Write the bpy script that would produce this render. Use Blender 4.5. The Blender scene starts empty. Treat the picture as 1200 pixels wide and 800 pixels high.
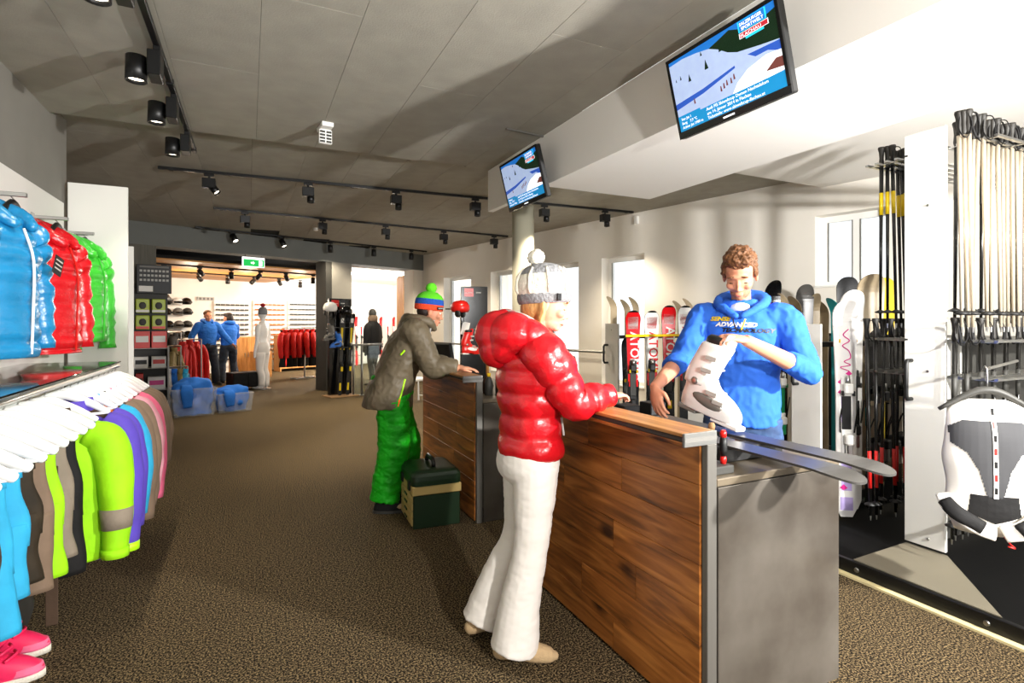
import bpy, bmesh, math, random
from mathutils import Vector, Matrix, noise
from mathutils.bvhtree import BVHTree
random.seed(7)
V = Vector
PI = math.pi
SC = bpy.context.scene
COL = SC.collection

# ------------------------------------------------------------------ camera
F = 640.0           # focal length in pixels of the 1200 x 800 frame
HZ = 378.0          # horizon row
CAMH = 1.45
YAW = math.atan2(308.0, 640.0)
cam = bpy.data.cameras.new('camera')
cam.sensor_width = 36.0
cam.lens = F / 1200.0 * 36.0
cam.shift_y = -(400.0 - HZ) / 1200.0
cam.clip_start = 0.05
camo = bpy.data.objects.new('camera', cam)
COL.objects.link(camo)
camo.location = (0, 0, CAMH)
camo.rotation_euler = (PI / 2, 0, -YAW)
SC.camera = camo

# ------------------------------------------------------------------ world, lights, exposure
SC.view_settings.view_transform = 'Standard'
SC.view_settings.look = 'None'
SC.view_settings.gamma = 1.0
SC.view_settings.use_curve_mapping = False
SC.view_settings.exposure = 0.22
w = bpy.data.worlds.new('daylight')
SC.world = w
w.use_nodes = True
bg = w.node_tree.nodes['Background']
bg.inputs[0].default_value = (1.0, 0.985, 0.96, 1)
bg.inputs[1].default_value = 1.5


def lamp(name, kind, loc, energy, color=(1, 1, 1), target=None, size=0.1, spot=None, blend=0.5):
    l = bpy.data.lights.new(name, kind)
    l.energy = energy
    l.color = color
    if kind == 'AREA':
        l.size = size
    else:
        l.shadow_soft_size = size
    if kind == 'SPOT':
        l.spot_size = math.radians(spot or 60)
        l.spot_blend = blend
    o = bpy.data.objects.new(name, l)
    COL.objects.link(o)
    o.location = loc
    if target is not None:
        d = V(target) - V(loc)
        o.rotation_euler = d.to_track_quat('-Z', 'Y').to_euler()
    return o


# the photographer's two flash heads, one behind the camera, one by the ski store
lamp('flash_head', 'SPOT', (1.15, -0.95, 1.75), 330, (1, 0.97, 0.93), (0.9, 5.0, 2.2), size=0.06, spot=150, blend=0.7)
lamp('flash_head', 'SPOT', (3.2, -0.75, 2.0), 1250, (1, 0.98, 0.95), (2.6, 5.0, 2.7), size=0.06, spot=140, blend=1.0)

# ------------------------------------------------------------------ pixel helpers
FW = V((math.sin(YAW), math.cos(YAW), 0))
RT = V((math.cos(YAW), -math.sin(YAW), 0))
CP = V((0, 0, CAMH))


def ray(px, py):
    return FW + RT * ((px - 600) / F) + V((0, 0, (HZ - py) / F))


def at_d(px, py, d):
    return CP + ray(px, py) * d


def at_z(px, py, z):
    r = ray(px, py)
    return CP + r * ((z - CAMH) / r.z)


def at_x(px, py, x):
    r = ray(px, py)
    return CP + r * (x / r.x)


def at_y(px, py, y):
    r = ray(px, py)
    return CP + r * (y / r.y)


def at_plane(px, py, p0, n):
    r = ray(px, py)
    return CP + r * ((V(p0) - CP).dot(n) / r.dot(n))


# ------------------------------------------------------------------ mesh builder
def frames(pts):
    """parallel transport frames along a polyline"""
    n = len(pts)
    T = []
    for i in range(n):
        a = pts[max(i - 1, 0)]
        b = pts[min(i + 1, n - 1)]
        t = (b - a)
        T.append(t.normalized() if t.length > 1e-9 else V((0, 0, 1)))
    ref = V((0, 1, 0)) if abs(T[0].y) < 0.9 else V((1, 0, 0))
    u = (ref - T[0] * ref.dot(T[0])).normalized()
    out = []
    for i in range(n):
        u = (u - T[i] * u.dot(T[i]))
        u = u.normalized() if u.length > 1e-6 else T[i].orthogonal().normalized()
        out.append((T[i], u, T[i].cross(u)))
    return out


def catmull(vals, sub):
    n = len(vals)
    if n < 3 or sub < 2:
        if n == 2 and sub >= 2:
            return [vals[0] + (vals[1] - vals[0]) * (k / sub) for k in range(sub + 1)]
        return list(vals)
    out = []
    for i in range(n - 1):
        p0 = vals[i - 1] if i else vals[0] * 2 - vals[1]
        p1, p2 = vals[i], vals[i + 1]
        p3 = vals[i + 2] if i + 2 < n else vals[-1] * 2 - vals[-2]
        for k in range(sub):
            t = k / sub
            out.append(((p1 * 2) + (p2 - p0) * t + (p0 * 2 - p1 * 5 + p2 * 4 - p3) * (t * t) + (p1 * 3 - p0 - p2 * 3 + p3) * (t ** 3)) * 0.5)
    out.append(vals[-1])
    return out


class MB:
    def __init__(s):
        s.v = []
        s.f = []

    def add(s, vs, fs):
        o = len(s.v)
        s.v += [V(p) for p in vs]
        s.f += [[o + i for i in f] for f in fs]
        return s

    def box(s, lo, hi, M=None):
        x0, y0, z0 = lo
        x1, y1, z1 = hi
        vs = [V(p) for p in ((x0, y0, z0), (x1, y0, z0), (x1, y1, z0), (x0, y1, z0), (x0, y0, z1), (x1, y0, z1), (x1, y1, z1), (x0, y1, z1))]
        if M is not None:
            vs = [M @ p for p in vs]
        return s.add(vs, [(0, 3, 2, 1), (4, 5, 6, 7), (0, 1, 5, 4), (1, 2, 6, 5), (2, 3, 7, 6), (3, 0, 4, 7)])

    def cbox(s, lo, hi, c=0.004, M=None):
        """box with chamfered edges"""
        lo = V(lo)
        hi = V(hi)
        vs = []
        idx = {}
        for i in range(8):
            sg = [(i >> k) & 1 for k in range(3)]
            cor = V([hi[k] if sg[k] else lo[k] for k in range(3)])
            inn = V([-c if sg[k] else c for k in range(3)])
            for ax in range(3):
                p = cor + inn
                p[ax] = cor[ax]
                idx[(i, ax)] = len(vs)
                vs.append(M @ p if M is not None else p)
        fs = []
        for ax in range(3):
            a, b = (ax + 1) % 3, (ax + 2) % 3
            for side in (0, 1):
                q = []
                for (p, r) in ((0, 0), (1, 0), (1, 1), (0, 1)):
                    q.append(idx[((side << ax) | (p << a) | (r << b), ax)])
                fs.append(q if side else q[::-1])
            for (p, r) in ((0, 0), (1, 0), (1, 1), (0, 1)):
                i0 = (p << a) | (r << b)
                i1 = i0 | (1 << ax)
                q = [idx[(i0, a)], idx[(i1, a)], idx[(i1, b)], idx[(i0, b)]]
                fs.append(q if (p ^ r) else q[::-1])
        for i in range(8):
            q = [idx[(i, 0)], idx[(i, 1)], idx[(i, 2)]]
            fs.append(q if bin(i).count('1') % 2 else q[::-1])
        return s.add(vs, fs)

    def loft(s, rings, cap=True, close=True):
        n = len(rings[0])
        o = len(s.v)
        for r in rings:
            s.v += [V(p) for p in r]
        for i in range(len(rings) - 1):
            for k in range(n if close else n - 1):
                a = o + i * n + k
                b = o + i * n + (k + 1) % n
                s.f.append([a, b, b + n, a + n])
        if cap and close:
            s.f.append([o + k for k in range(n)][::-1])
            s.f.append([o + (len(rings) - 1) * n + k for k in range(n)])
        return s

    def tube(s, pts, rad, n=8, sub=1, flat=1.0, fn=None, round_ends=False):
        pts = [V(p) for p in pts]
        if not hasattr(rad, '__len__'):
            rad = [rad] * len(pts)
        rad = [float(r) for r in rad]
        if sub > 1:
            pts = catmull(pts, sub)
            rad = catmull(rad, sub)
        if round_ends:
            t0 = (pts[0] - pts[1]).normalized()
            t1 = (pts[-1] - pts[-2]).normalized()
            a, b = pts[0], pts[-1]
            ra, rb = rad[0], rad[-1]
            pts = [a + t0 * ra * 0.95, a + t0 * ra * 0.7] + pts + [b + t1 * rb * 0.7, b + t1 * rb * 0.95]
            rad = [ra * 0.3, ra * 0.72] + rad + [rb * 0.72, rb * 0.3]
        fr = frames(pts)
        rings = []
        sl = 0.0
        for i, p in enumerate(pts):
            if i:
                sl += (p - pts[i - 1]).length
            t, u, w_ = fr[i]
            ring = []
            for k in range(n):
                th = 2 * PI * k / n
                d = u * math.cos(th) + w_ * (math.sin(th) * flat)
                r = rad[i]
                if fn:
                    r = r + fn(sl, th, p + d * r)
                ring.append(p + d * r)
            rings.append(ring)
        return s.loft(rings)

    def oval(s, secs, n=24, sub=4, fn=None, exp=2.0, cap=True):
        """horizontal-ish oval sections: (x, y, z, half_x, half_y [, tilt])"""
        secs = [V(list(q[:5])) for q in secs] if False else [list(map(float, q)) for q in secs]
        cols = list(zip(*secs))
        cols = [catmull(list(c), sub) for c in cols]
        rings = []
        for i in range(len(cols[0])):
            cx, cy, cz, a, b = [cols[k][i] for k in range(5)]
            tl = cols[5][i] if len(cols) > 5 else 0.0
            ring = []
            for k in range(n):
                th = 2 * PI * k / n
                c, q = math.cos(th), math.sin(th)
                c_ = math.copysign(abs(c) ** (2 / exp), c)
                q_ = math.copysign(abs(q) ** (2 / exp), q)
                x, y, z = c_ * a, q_ * b, tl * c_ * a
                p = V((cx + x, cy + y, cz + z))
                if fn:
                    e = fn(cz, th, p)
                    L = math.hypot(x, y) or 1
                    p += V((x / L * e, y / L * e, 0))
                ring.append(p)
            rings.append(ring)
        return s.loft(rings, cap=cap)

    def cyl(s, p0, p1, r0, r1=None, n=12):
        return s.tube([p0, p1], [r0, r0 if r1 is None else r1], n)

    def ell(s, c, r, M=None, nu=16, nv=10):
        c = V(c)
        rings = []
        for j in range(1, nv):
            ph = PI * j / nv
            ring = []
            for k in range(nu):
                th = 2 * PI * k / nu
                p = V((r[0] * math.sin(ph) * math.cos(th), r[1] * math.sin(ph) * math.sin(th), -r[2] * math.cos(ph)))
                ring.append(c + (M @ p if M is not None else p))
            rings.append(ring)
        return s.loft(rings)

    def lathe(s, prof, c=(0, 0, 0), n=16, M=None, cap=True):
        c = V(c)
        rings = []
        for (r, z) in prof:
            ring = []
            for k in range(n):
                th = 2 * PI * k / n
                p = V((r * math.cos(th), r * math.sin(th), z))
                ring.append(c + (M @ p if M is not None else p))
            rings.append(ring)
        return s.loft(rings, cap=cap)

    def prism(s, poly, h0, h1, M=None):
        """polygon in xy extruded from z=h0 to h1"""
        n = len(poly)
        vs = [V((x, y, h0)) for x, y in poly] + [V((x, y, h1)) for x, y in poly]
        if M is not None:
            vs = [M @ p for p in vs]
        fs = [[i, (i + 1) % n, n + (i + 1) % n, n + i] for i in range(n)]
        fs += [list(range(n))[::-1], [n + i for i in range(n)]]
        return s.add(vs, fs)

    def xf(s, M):
        s.v = [M @ p for p in s.v]
        return s

    def mesh(s, name, m=None, smooth=False):
        me = bpy.data.meshes.new(name)
        me.from_pydata([tuple(p) for p in s.v], [], s.f)
        if smooth:
            me.polygons.foreach_set('use_smooth', [True] * len(me.polygons))
        if m:
            me.materials.append(MAT[m])
        return me

    def build(s, name, m, parent=None, smooth=False):
        return link(name, s.mesh(name, m, smooth), parent)


def link(name, me, parent=None):
    o = bpy.data.objects.new(name, me)
    COL.objects.link(o)
    if parent is not None:
        o.parent = parent
    return o


def tag(o, label=None, cat=None, group=None, kind=None):
    if label:
        o['label'] = label
    if cat:
        o['category'] = cat
    if group:
        o['group'] = group
    if kind:
        o['kind'] = kind
    return o


def thing(name, label, cat, loc=(0, 0, 0), rz=0.0, group=None):
    o = link(name, None)
    o.location = loc
    o.rotation_euler = (0, 0, rz)
    return tag(o, label, cat, group)


def struct(name, mb, m, parent=None, label=None):
    o = mb.build(name, m, parent)
    o['kind'] = 'structure'
    if label:
        o['label'] = label
    return o


def dup(root, loc=None, rz=None, label=None, group=None, rot=None):
    def cp(o, par):
        c = o.copy()
        COL.objects.link(c)
        c.parent = par
        for ch in o.children:
            cp(ch, c)
        return c
    r = cp(root, None)
    if loc is not None:
        r.location = loc
    if rz is not None:
        r.rotation_euler = (0, 0, rz)
    if rot is not None:
        r.rotation_euler = rot
    if label:
        r['label'] = label
    if group:
        r['group'] = group
    return r


def RZ(a):
    return Matrix.Rotation(a, 4, 'Z')


def RX(a):
    return Matrix.Rotation(a, 4, 'X')


def RY(a):
    return Matrix.Rotation(a, 4, 'Y')


def TR(*p):
    return Matrix.Translation(V(p if len(p) == 3 else p[0]))


def remesh(mb, vox, name, m, parent=None, smooth=3, disp=None):
    """one continuous skin around overlapping closed shapes"""
    me = mb.mesh(name)
    o = bpy.data.objects.new('tmp', me)
    COL.objects.link(o)
    r = o.modifiers.new('r', 'REMESH')
    r.mode = 'VOXEL'
    r.voxel_size = vox
    r.use_smooth_shade = True
    if smooth:
        k = o.modifiers.new('s', 'SMOOTH')
        k.factor = 0.5
        k.iterations = smooth
    dg = bpy.context.evaluated_depsgraph_get()
    out = bpy.data.meshes.new_from_object(o.evaluated_get(dg))
    bpy.data.objects.remove(o)
    bpy.data.meshes.remove(me)
    out.name = name
    if disp:
        ns = [v.normal.copy() for v in out.vertices]
        for v, nn in zip(out.vertices, ns):
            v.co += nn * disp(v.co)
    out.polygons.foreach_set('use_smooth', [True] * len(out.polygons))
    out.materials.clear()
    out.materials.append(MAT[m])
    return link(name, out, parent)


def text_mesh(txt, size, m, name='lettering', parent=None, M=None, ext=0.001, align='LEFT', shear=0.0, bold=0.0, xs=1.0):
    cu = bpy.data.curves.new('t', 'FONT')
    cu.body = txt
    cu.size = size
    cu.extrude = ext
    cu.align_x = align
    cu.shear = shear
    cu.offset = bold
    cu.resolution_u = 2
    o = bpy.data.objects.new('t', cu)
    COL.objects.link(o)
    dg = bpy.context.evaluated_depsgraph_get()
    me = bpy.data.meshes.new_from_object(o.evaluated_get(dg))
    bpy.data.objects.remove(o)
    if xs != 1.0:
        for v in me.vertices:
            v.co.x *= xs
    if M is not None:
        me.transform(M)
    me.name = name
    me.materials.clear()
    me.materials.append(MAT[m])
    return link(name, me, parent)


# ------------------------------------------------------------------ materials
MAT = {}


def lin(h):
    if not isinstance(h, str):
        return tuple(h)
    h = h.lstrip('#')
    out = []
    for i in (0, 2, 4):
        c = int(h[i:i + 2], 16) / 255
        out.append(c / 12.92 if c <= 0.04045 else ((c + 0.055) / 1.055) ** 2.4)
    return tuple(out)


def mat(name, col, rough=0.5, metal=0.0, var=0.0, vscale=8.0, col2=None, bump=0.0, bscale=60.0, emit=0.0, coat=0.0, stretch=(1, 1, 1), trans=0.0, alpha=1.0, sheen=0.0, rand=0.0, spec=0.5):
    m = bpy.data.materials.new(name)
    m.use_nodes = True
    nt = m.node_tree
    b = nt.nodes['Principled BSDF']
    c = lin(col)
    b.inputs['Base Color'].default_value = (*c, 1)
    b.inputs['Roughness'].default_value = rough
    b.inputs['Metallic'].default_value = metal
    b.inputs['Specular IOR Level'].default_value = spec
    b.inputs['Coat Weight'].default_value = coat
    b.inputs['Coat Roughness'].default_value = 0.15
    b.inputs['Transmission Weight'].default_value = trans
    b.inputs['Alpha'].default_value = alpha
    b.inputs['Sheen Weight'].default_value = sheen
    if emit:
        b.inputs['Emission Color'].default_value = (*c, 1)
        b.inputs['Emission Strength'].default_value = emit
    N, L = nt.nodes.new, nt.links.new
    if var or bump:
        tc = N('ShaderNodeTexCoord')
        mp = N('ShaderNodeMapping')
        mp.inputs['Scale'].default_value = stretch
        L(tc.outputs['Object'], mp.inputs[0])
    last = None
    if var:
        tx = N('ShaderNodeTexNoise')
        tx.inputs['Scale'].default_value = vscale
        tx.inputs['Detail'].default_value = 5
        L(mp.outputs[0], tx.inputs[0])
        rp = N('ShaderNodeValToRGB')
        rp.color_ramp.elements[0].position = 0.3
        rp.color_ramp.elements[1].position = 0.7
        c2 = lin(col2) if col2 else tuple(max(0, x * (1 - var)) for x in c)
        rp.color_ramp.elements[0].color = (*c2, 1)
        rp.color_ramp.elements[1].color = (*(tuple(min(1, x * (1 + var * 0.5)) for x in c) if not col2 else c), 1)
        L(tx.outputs[0], rp.inputs[0])
        last = rp.outputs[0]
    if rand:
        oi = N('ShaderNodeObjectInfo')
        hs = N('ShaderNodeHueSaturation')
        mr = N('ShaderNodeMapRange')
        mr.inputs[3].default_value = 1 - rand
        mr.inputs[4].default_value = 1 + rand
        L(oi.outputs['Random'], mr.inputs[0])
        L(mr.outputs[0], hs.inputs['Value'])
        if last:
            L(last, hs.inputs['Color'])
        else:
            hs.inputs['Color'].default_value = (*c, 1)
        last = hs.outputs[0]
    if last:
        L(last, b.inputs['Base Color'])
    if bump:
        t2 = N('ShaderNodeTexNoise')
        t2.inputs['Scale'].default_value = bscale
        t2.inputs['Detail'].default_value = 4
        L(mp.outputs[0], t2.inputs[0])
        bp = N('ShaderNodeBump')
        bp.inputs['Strength'].default_value = bump
        bp.inputs['Distance'].default_value = 0.01
        L(t2.outputs[0], bp.inputs['Height'])
        L(bp.outputs[0], b.inputs['Normal'])
    MAT[name] = m
    return m


def wood_mat(name, dark, mid, light, axis='Y', rough=0.4, knots=True):
    m = mat(name, mid, rough)
    nt = m.node_tree
    b = nt.nodes['Principled BSDF']
    N, L = nt.nodes.new, nt.links.new
    tc = N('ShaderNodeTexCoord')
    oi = N('ShaderNodeObjectInfo')
    add = N('ShaderNodeVectorMath')
    sc = N('ShaderNodeVectorMath')
    sc.operation = 'SCALE'
    comb = N('ShaderNodeCombineXYZ')
    for k in range(3):
        L(oi.outputs['Random'], comb.inputs[k])
    L(comb.outputs[0], sc.inputs[0])
    sc.inputs['Scale'].default_value = 17.0
    L(tc.outputs['Object'], add.inputs[0])
    L(sc.outputs[0], add.inputs[1])
    mp = N('ShaderNodeMapping')
    mp.inputs['Scale'].default_value = {'Y': (14, 1.3, 14), 'X': (1.3, 14, 14), 'Z': (14, 14, 1.3)}[axis]
    L(add.outputs[0], mp.inputs[0])
    tx = N('ShaderNodeTexNoise')
    tx.inputs['Scale'].default_value = 1.6
    tx.inputs['Detail'].default_value = 6
    tx.inputs['Distortion'].default_value = 1.2
    L(mp.outputs[0], tx.inputs[0])
    rp = N('ShaderNodeValToRGB')
    e = rp.color_ramp.elements
    e[0].position = 0.28
    e[0].color = (*lin(dark), 1)
    e[1].position = 0.75
    e[1].color = (*lin(light), 1)
    k = e.new(0.5)
    k.color = (*lin(mid), 1)
    L(tx.outputs[0], rp.inputs[0])
    last = rp.outputs[0]
    hs = N('ShaderNodeHueSaturation')
    mr = N('ShaderNodeMapRange')
    mr.inputs[3].default_value = 0.87
    mr.inputs[4].default_value = 1.13
    L(oi.outputs['Random'], mr.inputs[0])
    L(mr.outputs[0], hs.inputs['Value'])
    L(last, hs.inputs['Color'])
    last = hs.outputs[0]
    if knots:
        mk = N('ShaderNodeMapping')
        mk.inputs['Scale'].default_value = {'Y': (5, 2.4, 5), 'X': (2.4, 5, 5), 'Z': (5, 5, 2.4)}[axis]
        L(add.outputs[0], mk.inputs[0])
        vo = N('ShaderNodeTexVoronoi')
        vo.inputs['Scale'].default_value = 1.0
        L(mk.outputs[0], vo.inputs[0])
        r2 = N('ShaderNodeValToRGB')
        r2.color_ramp.elements[0].position = 0.07
        r2.color_ramp.elements[0].color = (0.12, 0.09, 0.07, 1)
        r2.color_ramp.elements[1].position = 0.2
        r2.color_ramp.elements[1].color = (1, 1, 1, 1)
        L(vo.outputs['Distance'], r2.inputs[0])
        mx = N('ShaderNodeMix')
        mx.data_type = 'RGBA'
        mx.blend_type = 'MULTIPLY'
        mx.inputs[0].default_value = 1
        L(last, mx.inputs[6])
        L(r2.outputs[0], mx.inputs[7])
        last = mx.outputs[2]
    L(last, b.inputs['Base Color'])
    bp = N('ShaderNodeBump')
    bp.inputs['Strength'].default_value = 0.25
    bp.inputs['Distance'].default_value = 0.004
    L(tx.outputs[0], bp.inputs['Height'])
    L(bp.outputs[0], b.inputs['Normal'])


# setting
m = mat('carpet', '#6b5c46', 0.95, spec=0.1)
nt = m.node_tree
b_ = nt.nodes['Principled BSDF']
tc = nt.nodes.new('ShaderNodeTexCoord')
n1 = nt.nodes.new('ShaderNodeTexNoise')
n1.inputs['Scale'].default_value = 120
n1.inputs['Detail'].default_value = 3
n1.inputs['Roughness'].default_value = 0.7
r1 = nt.nodes.new('ShaderNodeValToRGB')
e = r1.color_ramp.elements
e[0].position = 0.43
e[0].color = (*lin('#0d0b08'), 1)
e[1].position = 0.60
e[1].color = (*lin('#947f5c'), 1)
k = e.new(0.5)
k.color = (*lin('#382f23'), 1)
bp = nt.nodes.new('ShaderNodeBump')
bp.inputs['Strength'].default_value = 0.4
bp.inputs['Distance'].default_value = 0.01
nt.links.new(tc.outputs['Object'], n1.inputs[0])
nt.links.new(n1.outputs[0], r1.inputs[0])
nt.links.new(r1.outputs[0], b_.inputs['Base Color'])
nt.links.new(n1.outputs[0], bp.inputs['Height'])
nt.links.new(bp.outputs[0], b_.inputs['Normal'])
mat('ceiling', '#a19d91', 0.9, var=0.10, vscale=5, bump=0.15, bscale=90, rand=0.03)
mat('plaster_grey', '#85827a', 0.9, var=0.06, vscale=3, bump=0.1, bscale=80)
mat('beam_grey', '#6a6c68', 0.85, var=0.06, vscale=3)
mat('pier_wood', '#5d5a50', 0.7, var=0.25, vscale=3, stretch=(12, 12, 1))
mat('wall_white', '#f1ece2', 0.8, var=0.03, vscale=2)
mat('panel_white', '#efede6', 0.55)
mat('soffit_white', '#f5f2ec', 0.8)
mat('column', '#b9b5a0', 0.5, var=0.05, vscale=4)
mat('frame_white', '#f4f4f0', 0.4)
mat('black', '#0c0c0c', 0.5)
mat('platform_black', '#050505', 0.7, spec=0.15)
mat('black_gloss', '#0a0a0b', 0.15)
mat('black_metal', '#151515', 0.4, metal=0.3)
mat('dark_ceiling', '#1a1713', 0.9)
mat('steel', '#b9b9b6', 0.28, metal=1.0)
mat('alu', '#8e8d89', 0.35, metal=0.8)
mat('grey_metal', '#6d6a64', 0.45, metal=0.4)
mat('dark_grey', '#34332f', 0.6)
mat('mid_grey', '#6f6d68', 0.6)
mat('vest_grey', '#38383a', 0.85)
mat('light_grey', '#b4b2ac', 0.6)
mat('white', '#f0efea', 0.5)
mat('white_gloss', '#f3f3f1', 0.2)
mat('glass_clear', '#dfeee8', 0.03, trans=1.0)
mat('window_glass', '#f4faff', 0.02, trans=1.0)
mat('plastic_clear', '#eef3f6', 0.3, alpha=0.14)
mat('lamp_lens', '#fff1d8', 0.3, emit=6.0)
mat('trim_gold', '#f0dfa8', 0.45)
mat('rack_plate', '#77705f', 0.55)
mat('slab', '#78726a', 0.22, metal=0.35, var=0.5, vscale=2.2, col2='#4a433b', bump=0.04, bscale=6)
mat('slab_top', '#7d715f', 0.3, metal=0.2, var=0.4, vscale=4, col2='#5b5142')
wood_mat('counter_wood', '#55300f', '#955824', '#c07d3c', 'Y', 0.38)
wood_mat('bar_wood', '#8a5a2c', '#b47c43', '#cf9a5c', 'Y', 0.35, knots=False)
wood_mat('ceil_wood', '#a5692e', '#cf9046', '#e3ad63', 'X', 0.5, knots=False)
wood_mat('cab_wood', '#a06a32', '#c48a4a', '#d9a565', 'Z', 0.45, knots=False)


def cloth(name, col, rough=0.75, var=0.15, bump=0.3, bscale=25, sheen=0.0, spec=0.3):
    mat(name, col, rough, var=var, vscale=9, bump=bump, bscale=bscale, sheen=sheen, spec=spec)


def puffer(name, col):
    mat(name, col, 0.27, var=0.12, vscale=9, bump=0.55, bscale=22, spec=0.6)


puffer('puff_red', '#c8101c')
puffer('puff_redjkt', '#d0141f')
puffer('puff_blue', '#1e86bd')
puffer('puff_green', '#43c93a')
puffer('puff_tan', '#b48a50')
cloth('lime', '#9ae012')
cloth('green_pants', '#12a010', 0.6)
cloth('violet', '#5a47b5')
cloth('cyan', '#2fa3cf')
cloth('taupe', '#7a6654')
cloth('brown', '#463528')
cloth('plaid', '#2f2618', var=0.5)
cloth('grey_pants', '#877b6c')
cloth('pink', '#ef6f93')
cloth('pale_pink', '#e3a0ae')
cloth('orange', '#e2743a')
cloth('blackcloth', '#131212')
cloth('whitecloth', '#eee9e0', 0.7, var=0.04, bump=0.2)
cloth('pants_white', '#ebe4dc', 0.6, var=0.03, bump=0.15, bscale=18)
cloth('olive_jacket', '#675c49', 0.5, var=0.2, bump=0.35, bscale=16)
cloth('hood_blue', '#2b66cf', 0.8, var=0.1, bump=0.25, bscale=20)
cloth('blue_cloth', '#2a74d6', 0.8)
cloth('red_cloth', '#c8160f', 0.7)
cloth('khaki', '#8d7a4c')
cloth('teal', '#12737d')
mat('jeans', '#33507a', 0.8, var=0.45, vscale=14, col2='#1f3355', bump=0.2, bscale=200)
mat('jeans_dark', '#1f2733', 0.8, var=0.4, vscale=14, bump=0.2, bscale=200)
mat('skin', '#cc8e70', 0.5, var=0.08, vscale=10, spec=0.3)
mat('stubble', '#a8745a', 0.7, var=0.3, vscale=120, spec=0.2)
mat('skin_pale', '#dda288', 0.5, var=0.05, vscale=10, spec=0.3)
mat('hair_brown', '#6b4322', 0.6, var=0.5, vscale=60, bump=0.8, bscale=90)
mat('hair_dark', '#241610', 0.6, var=0.4, vscale=60, bump=0.6, bscale=90)
mat('hair_blond', '#c99a5c', 0.5, var=0.35, vscale=40, stretch=(8, 8, 1))
mat('eye_dark', '#1c1410', 0.2)
mat('lip', '#c2685a', 0.4)
mat('knit_white', '#e8e2d2', 0.95, bump=0.9, bscale=70, var=0.08, vscale=50)
mat('knit_grey', '#8b8b8d', 0.95, bump=0.9, bscale=70, var=0.25, vscale=60)
mat('knit_green', '#5fd01f', 0.95, bump=0.9, bscale=90)
mat('knit_blue', '#1b4fa8', 0.95, bump=0.8, bscale=90)
mat('knit_orange', '#ea4a24', 0.95, bump=0.8, bscale=90)
mat('knit_red', '#b3222c', 0.95, bump=0.8, bscale=90)
mat('sock', '#bfa27a', 0.95, bump=0.4, bscale=120, var=0.1, vscale=60)
mat('neon_lime', '#b9ff16', 0.5)
mat('neon_orange', '#ff6a1c', 0.5)
mat('pink_shoe', '#f0245c', 0.5, var=0.1, vscale=20)
mat('mannequin', '#f3f0ec', 0.25)
mat('ski_red', '#d8151c', 0.22)
mat('ski_white', '#f2f0ec', 0.22)
mat('ski_black', '#141416', 0.25)
mat('ski_grey', '#44423f', 0.3, var=0.2, vscale=5)
mat('ski_beige', '#b6a384', 0.3, var=0.25, vscale=4)
mat('ski_green', '#1d8a55', 0.3)
mat('ski_yellow', '#e2c310', 0.3)
mat('ski_teal', '#1f8f93', 0.3)
mat('yellow_strap', '#f2c800', 0.5)
mat('magenta', '#d21a84', 0.4)
mat('lilac', '#b9a7dd', 0.4)
mat('silver_pole', '#c9bca6', 0.25, metal=0.5)
mat('pole_black', '#161513', 0.25, metal=0.2)
mat('pole_red', '#d8201a', 0.4)
mat('grip', '#1d1a15', 0.6)
mat('boot_white', '#f2f0ec', 0.22)
mat('boot_grey', '#6f6c66', 0.25)
mat('red_plastic', '#d21c16', 0.3)
mat('blue_plastic', '#2f6fc8', 0.25)
mat('toolbox_green', '#173019', 0.4)
mat('toolbox_cream', '#c2a868', 0.5)
mat('exit_green', '#12b04a', 0.4, emit=0.9)
mat('exit_white', '#ffffff', 0.4, emit=1.0)
mat('scr_sky', '#1b6fc4', 0.2, emit=0.62)
mat('scr_snow', '#a9bce0', 0.2, emit=0.62, var=0.12, vscale=20)
mat('scr_shade', '#2a54b4', 0.2, emit=0.62)
mat('scr_dark', '#0c2412', 0.2, emit=0.62)
mat('scr_bar', '#0f86c2', 0.2, emit=0.62)
mat('scr_white', '#f2f6fa', 0.2, emit=1.0)
mat('scr_cyan', '#28b9e0', 0.2, emit=1.0)
mat('scr_red', '#a8202c', 0.2, emit=0.9)
mat('scr_roof', '#6b3a34', 0.2, emit=0.62)
mat('box_lime', '#a8b82a', 0.4)
mat('box_red', '#d5281c', 0.4)
mat('paper', '#ece9e2', 0.7)
mat('amber', '#b5651d', 0.2)
mat('cork', '#93714a', 0.8)
# ------------------------------------------------------------------ the setting
CZ, CZ2, SOF = 3.05, 3.13, 2.62      # near ceiling, far ceiling, underside of the dropped bulkhead
XL, XF = -1.37, 2.27                 # left wall face, bulkhead face
STEP = 5.27

WA = V((-0.2163, 0.9763, 0)).normalized()
WN = V((-WA.y, WA.x, 0))              # into the room
WP = V((5.32, 6.76, 0))
WM = Matrix(((WA.x, WN.x, 0, WP.x), (WA.y, WN.y, 0, WP.y), (0, 0, 1, 0), (0, 0, 0, 1)))
B0 = V((-1.57, 10.86, 0))
BA = math.atan2(0.39, 0.921)
BE = V((math.cos(BA), math.sin(BA), 0))
BN = V((-BE.y, BE.x, 0))
BM = Matrix(((BE.x, BN.x, 0, B0.x), (BE.y, BN.y, 0, B0.y), (0, 0, 1, 0), (0, 0, 0, 1)))


def wl(px, py=378):                   # pixel on the window wall -> (s, z)
    p = at_plane(px, py, WP, WN)
    return (p - WP).dot(WA), p.z


def bl(px, py=378, t=0.0):            # pixel on a plane t behind the beam -> (s, z)
    p = at_plane(px, py, B0 + BN * t, BN)
    return (p - B0).dot(BE), p.z


def bp3(s, t, z=0.0):
    return BM @ V((s, t, z))


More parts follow.
